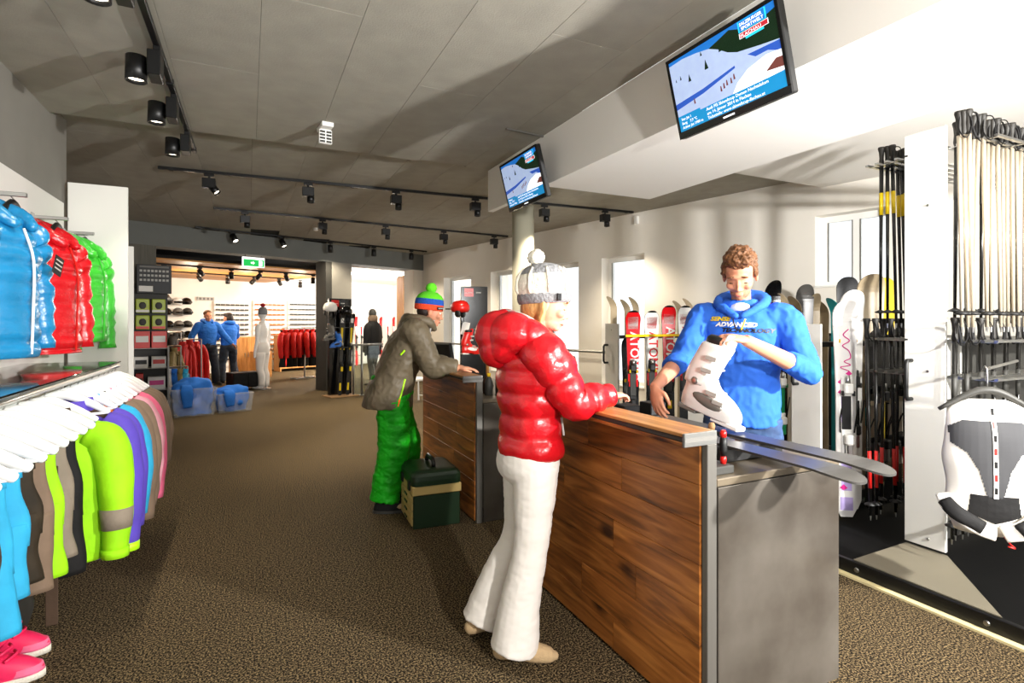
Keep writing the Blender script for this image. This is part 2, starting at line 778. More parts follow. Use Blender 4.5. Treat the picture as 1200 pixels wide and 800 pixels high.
# carpet, cut along the window wall
fp = [(-6, -2)] + [tuple((WM @ V((s_, -0.1, 0)))[:2]) for s_ in (-8.9, 7.2)] + [tuple(bp3(9.9, 0.2)[:2]), tuple(bp3(9.9, 6.4)[:2]), tuple(bp3(-4.4, 6.4)[:2]), (-6, 9)]
struct('floor', MB().prism(fp, -0.1, 0.0), 'carpet')


# ceilings made of boards
def ceiling_boards(name, x0, x1, y0, y1, z, dx, ly, clip=None):
    c = struct(name, MB().box((x0 - 0.3, y0, z + 0.02), (x1, y1, z + 0.2)), 'dark_ceiling')
    cache = {}
    x = x0
    i = 0
    while x < x1 - 0.01:
        xe = min(x + dx, x1)
        y = y0 - (ly * (0.37 * i % 1.0))
        while y < y1:
            a, b = max(y, y0), min(y + ly, y1)
            if b - a > 0.05 and (clip is None or clip((x + xe) / 2, (a + b) / 2)):
                key = (round(xe - x, 3), round(b - a, 3))
                if key not in cache:
                    cache[key] = MB().cbox((0.0008, 0.0008, 0), (xe - x - 0.0008, b - a - 0.0008, 0.02), 0.001).mesh('ceiling_panel', 'ceiling')
                o = link('ceiling_panel', cache[key], c)
                o.location = (x, a, z)
            y += ly
        x += dx
        i += 1
    return c


ceiling_boards('ceiling', -1.4, XF, -2.0, STEP, CZ, 0.485, 2.6)
ceiling_boards('ceiling', -2.4, 7.0, STEP, 15.0, CZ2, 0.485, 2.6,
               lambda x, y: (V((x, y, 0)) - B0).dot(BN) < 0.45 and (V((x, y, 0)) - WP).dot(WN) > -0.5)
ceiling_boards('ceiling', 2.33, 7.0, 4.1, STEP, CZ2, 0.485, 2.6, lambda x, y: x < 6.3)

# dropped white bulkhead over the desk and the store
struct('trim_1', MB().box((XF, -2, SOF), (XF + 0.06, 5.30, CZ)), 'soffit_white', label='white fascia board of the dropped bulkhead above the counters')
mb = MB().box((XF + 0.06, -2, SOF), (3.42, 4.1, SOF + 0.08))
mb.box((3.36, -2, SOF + 0.08), (3.42, 4.1, CZ)).box((XF + 0.06, 4.04, SOF + 0.08), (3.36, 4.1, CZ))
struct('ceiling', mb, 'soffit_white', label='white underside of the dropped bulkhead behind the screens')
struct('ceiling', MB().box((3.42, -2, 3.0), (7.6, 4.1, 3.1)).box((3.42, 4.04, 3.1), (7.0, 4.1, 3.3)), 'soffit_white', label='white ceiling over the ski store')

# left wall
struct('wall_left', MB().box((XL - 0.12, -2, 0), (XL, 5.63, CZ + 0.1)), 'plaster_grey')
struct('wall_left', MB().box((-2.4, 5.63, 0), (XL, 5.70, CZ2)).box((-2.4, 5.70, 0), (-2.3, 11.2, CZ2)), 'plaster_grey')

# window wall: solid pieces between openings
TOP = 2.50
wins = []
for n, (xa, xb, yt, yb) in enumerate(((955, 1042, 247, 335), (705, 755, 287, 0), (637, 678, 299, 0), (575, 606, 309, 0), (520, 552, 316, 0))):
    s0, s1 = wl(xb)[0], wl(xa)[0]
    zt = wl((xa + xb) / 2, yt)[1]
    zb = wl((xa + xb) / 2, yb)[1] if yb else 0.45
    if n:
        zt = TOP
    wins.append((s0, s1, zb, zt))
sN, sF = -7.6, 7.3
mb = MB()
s = sN
for (s0, s1, zb, zt) in wins:
    mb.box((s, -0.3, 0), (s0, 0, 3.3), WM)
    mb.box((s0, -0.3, 0), (s1, 0, zb), WM)
    mb.box((s0, -0.3, zt), (s1, 0, 3.3), WM)
    s = s1
mb.box((s, -0.3, 0), (sF, 0, 3.3), WM)
struct('wall_right', mb, 'wall_white')
for n, (s0, s1, zb, zt) in enumerate(wins):
    y0, y1 = -0.24, -0.17
    fr = MB()
    t = 0.07
    fr.box((s0, y0, zb), (s0 + t, y1, zt), WM).box((s1 - t, y0, zb), (s1, y1, zt), WM)
    fr.box((s0 + t, y0, zb), (s1 - t, y1, zb + t), WM).box((s0 + t, y0, zt - t), (s1 - t, y1, zt), WM)
    if n == 0:
        c = (s0 + s1) / 2
        fr.box((c - 0.035, y0, zb + t), (c + 0.035, y1, zt - t), WM)
    wo = struct('window_%d' % (n + 1), fr, 'frame_white')
    spans = [(s0 + t, s1 - t)] if n else [(s0 + t, c - 0.035), (c + 0.035, s1 - t)]
    for (a, b) in spans:
        MB().box((a, -0.21, zb + t), (b, -0.203, zt - t), WM).build('pane', 'window_glass', wo)
        sash = MB()
        for q in ((a, a + 0.012), (b - 0.012, b)):
            sash.box((q[0], -0.175, zb + t), (q[1], -0.165, zt - t), WM)
        sash.build('gasket', 'mid_grey', wo)
    MB().box((s0 + 0.003, -0.165, zb - 0.0), (s1 - 0.003, 0.02, zb + 0.02), WM).build('window_sill', 'frame_white', wo)

# handrail along the window wall
hr = thing('handrail', 'thin grey steel handrail running along the wall under the windows', 'handrail')
zr = 0.98
MB().tube([WM @ V((0.2, 0.12, zr)), WM @ V((6.9, 0.12, zr))], 0.022, 8).build('rail', 'alu', hr, True)
for q in (0.3, 1.7, 3.1, 4.5, 5.9, 6.8):
    MB().cyl(WM @ V((q, 0.12, zr)), WM @ V((q, 0.0, zr - 0.04)), 0.01, n=6).build('bracket', 'alu', hr)

# beam between the two rooms, piers
sP0, sP1 = bl(183)[0], bl(383)[0]
sQ1 = bl(412)[0]
sR = bl(486)[0]
BB = 2.75
struct('trim_2', MB().box((-3, 0, BB), (sR + 0.3, 0.42, CZ2), BM), 'beam_grey', label='grey beam spanning the opening to the back room')
struct('wall_back', MB().box((-3, 0.0, 0), (sP0, 0.42, BB), BM), 'pier_wood')
pl = struct('trim_3', MB().box((sP1 + 0.12, 0.0, 0), (sQ1, 0.42, BB), BM), 'plaster_grey', label='grey square pillar carrying the beam')
struct('trim_4', MB().box((sP1 - 0.02, 0.005, 0), (sP1 + 0.118, 0.42, BB), BM), 'dark_grey', label='dark left face of the square pillar')  # left face of the pillar, coloured darker than the rest
struct('wall_back', MB().box((sR, 0.05, 0), (sR + 1.2, 0.42, BB), BM), 'wall_white')

# back room
BT = 6.2
RS1 = 9.6
struct('wall_back', MB().box((-4, BT, 0), (RS1, BT + 0.15, 3.6), BM), 'wall_white', label='white rear wall of the back room')
struct('wall_back', MB().box((-4.15, 0.42, 0), (-4, BT, 3.6), BM), 'wall_white', label='white side wall of the back room')
struct('wall_back', MB().box((RS1, 0.42, 0), (RS1 + 0.15, BT, 3.6), BM), 'wall_white', label='white far side wall behind the pillar')
struct('ceiling', MB().box((-4, 0.42, 3.02), (RS1, BT, 3.12), BM), 'dark_ceiling', label='black ceiling void of the back room')
wc = struct('ceiling', MB().box((-3.9, 1.5, 2.71), (sQ1 + 0.9, BT - 0.01, 2.77), BM), 'dark_ceiling', label='lowered wooden ceiling of the back room')
pw = 0.30
k = 0
t = 1.5
while t < BT - 0.02:
    te = min(t + pw, BT - 0.01)
    for a, b in ((-3.9, 0.9), (0.9, sQ1 + 0.9)) if k % 2 else ((-3.9, -0.6), (-0.6, sQ1 + 0.9)):
        me = MB().cbox((0, 0, 0), (b - a - 0.004, te - t - 0.004, 0.03), 0.002).mesh('plank', 'ceil_wood')
        o = link('plank', me, wc)
        o.matrix_local = BM @ TR(a, t, 2.68)
    t += pw
    k += 1
# lighter ceiling behind the right opening
struct('ceiling', MB().box((sQ1 + 1.0, 1.6, 2.86), (RS1 - 0.02, BT - 0.02, 2.92), BM), 'soffit_white', label='white ceiling behind the right opening')
s0 = bl(473, 378, 1.3)[0]
s1 = bl(484, 378, 1.3)[0]
struct('trim_5', MB().box((s0, 1.3, 0), (s1, 1.6, 2.72), BM), 'cab_wood', label='wooden post in the right opening')

# round column
pc = at_d(613, 378, 7.9)
MBc = MB().lathe([(0.158, 0.0), (0.158, CZ2)], (pc.x, pc.y, 0), 32)
o = MBc.build('trim_6', 'column', None, True)
tag(o, 'round pale concrete column behind the counters', kind='structure')
# light strip at the foot of the ski store
XR = 3.11
struct('trim_7', MB().box((XR - 0.04, -1.5, 0.0), (XR, 5.6, 0.012)), 'trim_gold', label='pale gold floor strip along the ski store')

# white display boards of the left wall
g = 'white wall boards behind the upper jackets'
for i, (a, b) in enumerate(((0.4, 2.1), (2.104, 3.80), (3.804, 5.51))):
    o = MB().cbox((XL, a, 0.1), (XL + 0.03, b, 2.41), 0.002).build('wall_board', 'panel_white')
    tag(o, ['white wall board nearest the photographer, left of the blue jacket', 'white wall board behind the blue jacket', 'white wall board behind the red jacket'][i], 'board', g)
o = MB().cbox((XL + 0.032, 5.60, 0), (-0.93, 5.628, 2.60), 0.002).build('partition_board', 'panel_white')
tag(o, 'tall white partition board standing behind the green jacket', 'board')
o = MB().cbox((-1.5, 6.2, 0), (-0.985, 6.225, 2.17), 0.002).build('partition_board', 'panel_white')
tag(o, 'lower narrow white partition board past the tall one', 'board')

# ------------------------------------------------------------------ ceiling tracks and spotlights
def track(label, p0, p1, z, heads, kind=0, group='track spotlights', light=0, rail_cat='light track', scale=1.0, warm=(1, 0.86, 0.66), names=None, cone=120):
    p0 = V(p0)
    p1 = V(p1)
    d = (p1 - p0)
    L = d.length
    a = math.atan2(d.y, d.x)
    r = thing('light_track', label, rail_cat, (p0.x, p0.y, z), a)
    MB().cbox((0, -0.018 * scale, 0), (L, 0.018 * scale, 0.032), 0.003).build('rail', 'black_metal', r)
    for q in (0.02, 0.33, 0.66, 0.98):
        MB().cbox((L * q - 0.02, -0.022 * scale, -0.006), (L * q + 0.02, 0.022 * scale, 0.03), 0.002).build('rail_clip', 'black', r)
    for i, h in enumerate(heads):
        u, aim = h
        p = p0 + d * u
        s_ = thing('track_spotlight', names[i], 'spotlight', (p.x, p.y, z), a, group)
        MB().cbox((-0.05, -0.016, -0.03), (0.05, 0.016, 0.0), 0.003).build('adaptor', 'black_metal', s_)
        MB().cyl((0, 0, -0.06), (0, 0, -0.028), 0.012, n=8).build('stem', 'black_metal', s_)
        if kind == 0:      # driver box above a short lamp
            MB().cbox((-0.065, -0.05, -0.16), (0.065, 0.05, -0.055), 0.004).build('driver_box', 'black_metal', s_)
            dv = V(aim).normalized()
            q0 = V((0.03, 0, -0.14))
            lh = MB().lathe([(0.0, 0), (0.04, 0.0), (0.042, 0.09), (0.036, 0.09), (0.034, 0.07)], (0, 0, 0), 16, cap=False)
            M = TR(q0) @ dv.to_track_quat('Z', 'Y').to_matrix().to_4x4()
            lh.xf(M)
            ho = lh.build('lamp_head', 'black_metal', s_, True)
            MB().lathe([(0.0, 0.068), (0.035, 0.07), (0.0, 0.075)], n=16).xf(M).build('lens', 'lamp_lens', ho)
            q1 = q0 + dv * 0.11
        else:              # plain cylinder spot
            dv = V(aim).normalized()
            q0 = V((0, 0, -0.075))
            M = TR(q0) @ dv.to_track_quat('Z', 'Y').to_matrix().to_4x4()
            lh = MB().lathe([(0.0, -0.02), (0.05, -0.02), (0.055, 0.13), (0.047, 0.13), (0.045, 0.11)], (0, 0, 0), 16, cap=False).xf(M)
            ho = lh.build('lamp_head', 'black_metal', s_, True)
            MB().lathe([(0.0, 0.108), (0.046, 0.11), (0.0, 0.115)], n=16).xf(M).build('lens', 'lamp_lens', ho)
            q1 = q0 + dv * 0.15
        if light:
            wp = V((p.x, p.y, z)) + RZ(a).to_3x3() @ q1
            wd = RZ(a).to_3x3() @ dv
            lamp('spot_light', 'SPOT', wp, light, warm, wp + wd, 0.03, cone if (p - p0).length > L * 0.55 or kind == 1 else 72, 0.8)


def frac(px, p0, p1):                 # position along a track in plan under a pixel column
    r = ray(px, HZ)
    d = V(p1) - V(p0)
    det = d.x * (-r.y) + d.y * r.x
    b = -V(p0)
    return (b.x * (-r.y) + b.y * r.x) / det


ordw = ['leftmost', 'second', 'third', 'fourth', 'fifth', 'sixth', 'seventh', 'eighth', 'ninth']
zt = CZ2 - 0.032
a = at_z(185, 198, zt)
b = at_z(742, 250, zt)
a.z = b.z = 0
xs = (245, 361, 464, 557, 638, 709)
track('long black light track crossing the ceiling nearest the screens', a, b, zt,
      [(frac(x, a, b), ((0.75, -0.3, -1) if x == 245 else (0.0, -0.05, -1))) for x in xs], 0, 'spotlights on the nearest cross track', 130,
      names=[ordw[i] + ' black spotlight from the left on the nearest cross track' for i in range(6)])
a = at_z(250, 245, zt)
b = at_z(595, 278, zt)
a.z = b.z = 0
xs = (287, 378, 452, 520, 579)
track('middle black light track crossing the ceiling', a, b, zt,
      [(frac(x, a, b), (0, 0, -1)) for x in xs], 0, 'spotlights on the middle cross track', 130,
      names=[ordw[i] + ' black spotlight from the left on the middle cross track' for i in range(5)])
a = at_z(228, 267, zt)
b = at_z(500, 295.5, zt)
a.z = b.z = 0
xs = (273, 330, 387, 438, 482)
track('far black light track just before the grey beam', a, b, zt,
      [(frac(x, a, b), ((0.3, -0.75, -1), (0.3, -0.5, -1), (0.2, 0.3, -1), (0, 0, -1), (0, 0, -1))[i]) for i, x in enumerate(xs)], 1, 'spotlights on the far cross track', 80,
      names=[ordw[i] + ' round black spotlight from the left on the far cross track' for i in range(5)])
zt = CZ - 0.032
a = at_z(228, 180, zt)
b = V((a.x - 0.04, 0.4, 0))
a.z = 0
hs = []
for (x, y) in ((218, 170), (202, 130), (180, 78)):
    p = at_z(x, y, zt - 0.1)
    hs.append(((p.y - a.y) / (b.y - a.y), (0.1, 0.0, -1)))
hs.append((0.55, (0.1, 0, -1)))
tn = ['short black cylinder spotlight at the far end of the left track', 'black cylinder spotlight second from the far end of the left track',
      'large black cylinder spotlight above the left jackets on the left track', 'black cylinder spotlight at the top edge of the photo on the left track']
d_ = b - a
r = thing('light_track', 'black light track running along the left wall towards the camera', 'light track', (a.x, a.y, zt), math.atan2(d_.y, d_.x))
MB().cbox((0, -0.018, 0), (d_.length, 0.018, 0.032), 0.003).build('rail', 'black_metal', r)
for q in (0.02, 0.3, 0.6):
    MB().cbox((d_.length * q - 0.02, -0.022, -0.006), (d_.length * q + 0.02, 0.022, 0.03), 0.002).build('rail_clip', 'black', r)
for i, (u, aim) in enumerate(hs):
    p = a + d_ * u
    s_ = thing('track_spotlight', tn[i], 'spotlight', (p.x, p.y, zt), 0, 'spotlights on the left track')
    MB().cbox((-0.018, -0.06, -0.03), (0.018, 0.06, 0.0), 0.003).build('adaptor', 'black_metal', s_)
    MB().cbox((-0.045, -0.075, -0.17), (0.02, 0.075, -0.03), 0.004).build('driver_box', 'black_metal', s_)
    ho = MB().lathe([(0.0, -0.06), (0.052, -0.06), (0.055, -0.20), (0.048, -0.20), (0.045, -0.18)], (-0.105, 0, 0), 18, cap=False).build('lamp_head', 'black_metal', s_, True)
    MB().lathe([(0.0, -0.182), (0.047, -0.18), (0.0, -0.176)], (-0.105, 0, 0), 18).build('lens', 'lamp_lens', ho)
    lamp('spot_light', 'SPOT', (p.x - 0.105, p.y, zt - 0.215), 35, (1, 0.9, 0.75), (p.x - 0.45, p.y, 0), 0.03, 80, 0.7)

# tracks of the back room
for j, (t, xs, lo) in enumerate(((2.3, (192, 234, 271, 305, 335, 367), 26), (4.0, (198, 233, 267, 298, 327, 352, 377), 26))):
    zz = 2.68 - 0.032
    a = bp3(-3.0, t)
    b = bp3(sQ1 + 0.7, t)
    nm = ['spotlight under the wooden ceiling on its front track, ' + ordw[i] + ' from the left' for i in range(9)] if j == 0 else ['spotlight under the wooden ceiling on its rear track, ' + ordw[i] + ' from the left' for i in range(9)]
    aims = [(-0.4, 0.55, -0.6) if i % 3 == 0 else ((0.55, 0.5, -0.5) if i % 3 == 1 else (0.1, 0.3, -1)) for i in range(9)]
    track('front light track under the wooden ceiling' if j == 0 else 'rear light track under the wooden ceiling', a, b, zz,
          [(frac(x, a, b), aims[i]) for i, x in enumerate(xs)], 1, 'spotlights under the wooden ceiling', lo, names=nm, warm=(1, 0.8, 0.55), cone=75)
for i, x in enumerate((208, 250, 315, 357)):
    s0 = bl(x, 378, 0.75)[0]
    p = bp3(s0, 0.75)
    s_ = thing('track_spotlight', ordw[i] + ' dim spotlight in the black void above the opening', 'spotlight', (p.x, p.y, 3.02), BA, 'spotlights in the black void')
    MB().cyl((0, 0, -0.05), (0, 0, 0), 0.012, n=8).build('stem', 'black_metal', s_)
    ho = MB().lathe([(0.0, 0), (0.05, 0), (0.055, -0.13), (0.045, -0.13), (0.04, -0.11)], (0, 0, -0.05), 14, cap=False).build('lamp_head', 'dark_grey', s_, True)
for i, x in enumerate((428, 462)):
    s0 = bl(x, 378, 3.0)[0]
    p = bp3(s0, 3.0)
    lamp('fill_light', 'POINT', (p.x, p.y, 2.6), 260, (1, 0.97, 0.92), size=0.15)  # added lamp without a fixture, brightens the right opening

for i, x in enumerate((225, 290, 350)):
    s0 = bl(x, 378, 3.6)[0]
    p = bp3(s0, 3.6)
    lamp('fill_light', 'POINT', (p.x, p.y, 2.05), 48, (1, 0.82, 0.6), size=0.12)  # added lamp below the planks, lifts the wooden ceiling and back room

# exit sign, detector, emergency lamp
p = at_plane(297, 305, B0 + BN * 0.1, BN)
p.z = min(p.z, 2.62)
ex = thing('exit_sign', 'green emergency exit sign hanging under the grey beam', 'sign', p, BA)
MB().cbox((-0.21, -0.02, -0.10), (0.21, 0.02, 0.09), 0.006).build('housing', 'exit_white', ex)
MB().cbox((-0.195, -0.026, -0.085), (0.195, -0.02, 0.045), 0.002).build('face', 'exit_green', ex)
MB().prism([(-0.04, -0.035), (0.0, -0.035), (0.0, -0.055), (0.035, -0.02), (0.0, 0.015), (0.0, -0.005), (-0.04, -0.005)], 0.0262, 0.028, Matrix(((1, 0, 0, -0.02), (0, 0, -1, 0), (0, 1, 0, 0), (0, 0, 0, 1)))).build('arrow', 'exit_white', ex)
MB().box((0.09, -0.029, -0.07), (0.16, -0.0262, 0.03)).build('door_symbol', 'exit_white', ex)
for q in (-0.15, 0.15):
    MB().cyl((q, 0, 0.085), (q, 0, BB - p.z + 0.005), 0.006, n=6).build('hanger_rod', 'black_metal', ex)
p = at_z(370, 267, CZ2)
o = MB().lathe([(0.0, -0.05), (0.035, -0.05), (0.05, -0.02), (0.05, 0.0)], (p.x, p.y, CZ2), 18).build('smoke_detector', 'white', None, True)
tag(o, 'small white smoke detector on the ceiling by the middle track', 'detector')
p = at_z(381, 147, CZ)
em = thing('emergency_lamp', 'small white emergency lamp with louvred face on the grey ceiling', 'lamp', (p.x, p.y, CZ), 0.1)
MB().cbox((-0.045, -0.10, -0.035), (0.045, 0.10, 0), 0.004).build('housing', 'white', em)
MB().cbox((-0.04, -0.012, -0.13), (0.04, 0.012, -0.035), 0.003).build('upright', 'white', em)
fc = MB().cbox((-0.05, -0.022, -0.15), (0.05, 0.012, -0.04), 0.003).build('face', 'white', em)
for i in range(4):
    for q in (-0.025, 0.025):
        MB().box((q - 0.02, -0.026, -0.145 + i * 0.026), (q + 0.02, -0.0221, -0.128 + i * 0.026)).build('louvre', 'dark_grey', em)
p = at_z(617, 155, CZ)
o = MB().cbox((-0.2, -0.012, -0.012), (0.2, 0.012, 0.0), 0.003).build('ceiling_profile', 'mid_grey')
o.location = (p.x, p.y, CZ)
o.rotation_euler = (0, 0, 0.1)
tag(o, 'thin grey profile fixed to the ceiling above the smaller screen', 'profile')
s_, z_ = wl(747, 258)
p = WM @ V((s_, 0.0, z_))
o = MB().cbox((-0.035, 0, -0.06), (0.035, 0.05, 0.06), 0.008).build('motion_sensor', 'white')
o.location = p
o.rotation_euler = (0, 0, math.atan2(WA.y, WA.x))
tag(o, 'small white motion sensor high on the window wall', 'sensor')
# ------------------------------------------------------------------ counters
XW = 1.45      # wooden face of the counters


def planks(parent, x, y0, y1, z0, z1, rows, m, seed, name='plank'):
    rnd = random.Random(seed)
    h = (z1 - z0) / rows
    for r in range(rows):
        y = y0
        cuts = [y0]
        if y1 - y0 > 1.0:
            cuts.append(y0 + (y1 - y0) * rnd.uniform(0.25, 0.75))
        cuts.append(y1)
        for a, b in zip(cuts[:-1], cuts[1:]):
            o = MB().cbox((-0.006 - rnd.random() * 0.0015, 0.0008, 0.0008), (0.02, b - a - 0.0008, h - 0.0008), 0.0012).build(name, m, parent)
            o.location = (x, a, z0 + r * h)


def counter(label, loc, L, seed, wdesk=0.69):
    c = thing('service_counter', label, 'counter', loc)
    # local: x=0 wooden face, y=0 near end
    MB().cbox((0.0, 0.0, 0.0), (0.045, 0.028, 1.02), 0.002).build('end_post', 'grey_metal', c)
    MB().cbox((0.02, 0.03, 0.0), (0.045, L - 0.03, 1.015), 0.002).build('core_panel', 'dark_grey', c)
    MB().cbox((0.0, L - 0.028, 0.0), (0.045, L, 1.02), 0.002).build('end_post', 'grey_metal', c)
    planks(c, 0.0, 0.03, L - 0.03, 0.012, 1.015, 7, 'counter_wood', seed)
    bar = MB().cbox((-0.105, 0.012, 1.055), (0.045, L - 0.012, 1.068), 0.002).build('bar_top', 'bar_wood', c)
    MB().cbox((-0.102, 0.012, 1.037), (0.043, L - 0.012, 1.054), 0.002).build('shadow_gap_strip', 'dark_grey', c)
    MB().cbox((-0.105, 0.012, 1.021), (0.045, L - 0.012, 1.036), 0.002).build('bar_underside', 'counter_wood', c)
    for q in (0.0, L - 0.012):
        e = MB().cbox((-0.106, q, 1.02), (0.046, q + 0.012, 1.068), 0.002).build('bar_end_cap', 'alu', c)
        MB().box((-0.104, q - 0.001, 1.036), (0.044, q + 0.013, 1.052)).build('end_inlay', 'mid_grey', e)
    MB().cbox((0.052, 0.0, 0.0), (wdesk + 0.03, 0.035, 0.862), 0.002).build('end_panel', 'slab', c)
    MB().cbox((0.052, L - 0.035, 0.0), (wdesk + 0.03, L, 0.862), 0.002).build('end_panel', 'slab', c)
    MB().cbox((0.048, 0.002, 0.865), (wdesk + 0.035, L - 0.002, 0.893), 0.003).build('desk_top', 'slab_top', c)
    MB().cbox((0.3, 0.04, 0.05), (wdesk - 0.02, L - 0.04, 0.07), 0.002).build('shelf', 'slab', c)
    MB().cbox((0.3, 0.04, 0.45), (wdesk - 0.02, L - 0.04, 0.47), 0.002).build('shelf', 'slab', c)
    return c


counter('front wooden counter with the skis lying on its desk', (XW, 1.43, 0), 1.45, 3)
counter('rear wooden counter where the man in the bobble hat leans', (XW + 0.03, 3.66, 0), 1.36, 11)

# ------------------------------------------------------------------ skis
def ski_profile(L, wt, ww, wb, th=0.011, tip=0.16, up=0.055, tailup=0.0, n=22):
    """ski along +z, top sheet facing -y; returns rings"""
    rings = []
    ts = [i / n * 0.9 for i in range(n + 1)] + [0.92, 0.94, 0.955, 0.968, 0.978, 0.986, 0.992, 0.996, 0.999, 1.0]
    for t in ts:
        z = L * t
        if t < 0.5:
            k = (t / 0.5)
            wd = wb + (ww - wb) * math.sin(k * PI / 2)
        else:
            k = ((t - 0.5) / 0.42) if t < 0.92 else 1.0
            wd = ww + (wt - ww) * (1 - math.cos(min(k, 1) * PI / 2))
        if t > 0.92:
            k = (t - 0.92) / 0.08
            wd = wt * (max(0.0, 1 - k ** 2.6) ** 0.45) + 0.006
        if t < 0.03:
            wd *= 0.55 + 0.45 * (t / 0.03)
        y = 0.0
        if z > L - tip:
            k = (z - (L - tip)) / tip
            y = -up * k * k
        thk = th * (0.55 + 0.45 * math.sin(min(1, t * 1.6) * PI / 2) * (1 if t < 0.6 else 1 - (t - 0.6) / 0.55))
        h = wd / 2
        rings.append([V((-h, y, z)), V((h, y, z)), V((h * 0.98, y - thk, z)), V((-h * 0.98, y - thk, z))])
    return rings


def ski_strip(L, wt, ww, wb, z0, z1, kw=0.8, eps=0.0008, n=8, **k):
    """thin printed band on the top sheet between two heights"""
    rr = ski_profile(L, wt, ww, wb, n=60, **k)
    rings = [r for r in rr if z0 <= r[0].z <= z1]
    mb = MB()
    out = []
    for r in rings:
        a, b = r[3], r[2]
        c = (a + b) / 2
        h = (b - a) * kw / 2
        out.append([c - h + V((0, -eps, 0)), c + h + V((0, -eps, 0)), c + h + V((0, 0.002, 0)), c - h + V((0, 0.002, 0))])
    if len(out) > 1:
        mb.loft(out)
    return mb


def binding(parent, zc, mats=('black', 'dark_grey', 'steel'), accent=None, y=-0.011):
    hm, tm, sm = mats
    toe = MB()
    toe.cbox((-0.036, y - 0.012, zc + 0.13), (0.036, y, zc + 0.26), 0.004)
    toe.cbox((-0.03, y - 0.055, zc + 0.15), (0.03, y - 0.01, zc + 0.22), 0.008)
    to = toe.build('toe_piece', hm, parent)
    MB().cyl((0, y - 0.03, zc + 0.21), (0, y - 0.03, zc + 0.275), 0.018, 0.014, 10).build('spring_housing', sm, to, True)
    for q in (-0.035, 0.035):
        MB().cbox((q - 0.007, y - 0.05, zc + 0.135), (q + 0.007, y - 0.02, zc + 0.17), 0.004).build('toe_wing', accent or tm, to)
    heel = MB()
    heel.cbox((-0.034, y - 0.012, zc - 0.27), (0.034, y, zc - 0.1), 0.004)
    heel.cbox((-0.028, y - 0.07, zc - 0.2), (0.028, y - 0.01, zc - 0.13), 0.01)
    ho = heel.build('heel_piece', hm, parent)
    MB().cbox((-0.02, y - 0.062, zc - 0.29), (0.02, y - 0.03, zc - 0.195), 0.006).build('heel_lever', accent or sm, ho)
    br = MB()
    for q in (-1, 1):
        br.tube([(q * 0.045, y - 0.015, zc - 0.12), (q * 0.052, y - 0.03, zc - 0.02), (q * 0.05, y - 0.055, zc + 0.05)], 0.005, 6)
    br.build('brake', 'black', parent)
    MB().cbox((-0.03, y - 0.008, zc - 0.1), (0.03, y, zc + 0.13), 0.002).build('plate', tm, parent)


def make_ski(label, L=1.6, m='ski_black', wt=0.118, ww=0.075, wb=0.105, bands=(), bind=('black', 'dark_grey', 'steel'), accent=None, lettering=None, group=None, zc=None, up=0.055, lm='ski_white', lsize=0.075, lz=0.75):
    s_ = thing('ski', label, 'ski', group=group)
    MB().loft(ski_profile(L, wt, ww, wb, up=up)).build('ski_body', m, s_)
    for (z0, z1, kw, bm) in bands:
        b = ski_strip(L, wt, ww, wb, z0 * L, z1 * L, kw, up=up)
        if b.v:
            b.build('top_sheet_print', bm, s_)
    if lettering:
        M = TR(0.028, -0.0128, L * lz) @ Matrix(((0, -1, 0, 0), (0, 0, -1, 0), (1, 0, 0, 0), (0, 0, 0, 1)))
        M = TR(-0.026, -0.0128, L * lz) @ RX(PI / 2) @ RZ(-PI / 2)
        text_mesh(lettering, lsize, lm, 'lettering', s_, M, 0.0006, bold=0.002)
    if bind:
        binding(s_, zc if zc else L * 0.47, bind, accent)
    return s_


# ------------------------------------------------------------------ pull-out ski racks
XP = 3.65      # front panels of the racks


def handle(parent, x, y, z0, z1):
    MB().tube([(x, y, z1), (x - 0.045, y, z1 + 0.0), (x - 0.055, y, z1 - 0.02), (x - 0.055, y, z0 + 0.02), (x - 0.045, y, z0), (x, y, z0)], 0.012, 8).build('handle', 'black', parent, True)


def ski_rack(label, yn, yf, H, group, depth=1.9, straps=True):
    r = thing('pull_out_ski_rack', label, 'rack', (XP, (yn + yf) / 2, 0), 0, group)
    hw = (yf - yn) / 2
    MB().cbox((0, -hw, 0.10), (0.02, hw, H), 0.002).build('front_panel', 'panel_white', r)
    handle(r, 0.0, hw - 0.05, 1.0, 1.2)
    for z in (0.3, H - 0.07):
        MB().lathe([(0.0, 0), (0.008, 0.0), (0.006, 0.004)], n=10).xf(TR(0, 0, z) @ RY(-PI / 2)).build('bolt', 'steel', r)
    MB().cbox((0.025, -0.03, 0.1), (depth, 0.03, 0.16), 0.003).build('base_beam', 'black_metal', r)
    for q in (-1, 1):
        MB().cbox((0.022, q * (hw - 0.03) - 0.02, 0.10), (depth, q * (hw - 0.03) + 0.02, 0.115), 0.003).build('foot_tray', 'dark_grey', r)
    for z in ((1.27, 1.31) if H < 2 else (2.4, 2.43)),:
        MB().cbox((0.022, -0.022, z[0]), (depth, 0.022, z[1]), 0.003).build('cross_beam', 'black_metal', r)
    MB().cbox((depth - 0.04, -0.03, 0.16), (depth, 0.03, H - 0.1), 0.003).build('rear_post', 'black_metal', r)
    MB().cbox((0.022, -0.03, 0.16), (0.05, 0.03, H - 0.02), 0.003).build('front_post', 'black_metal', r)
    return r


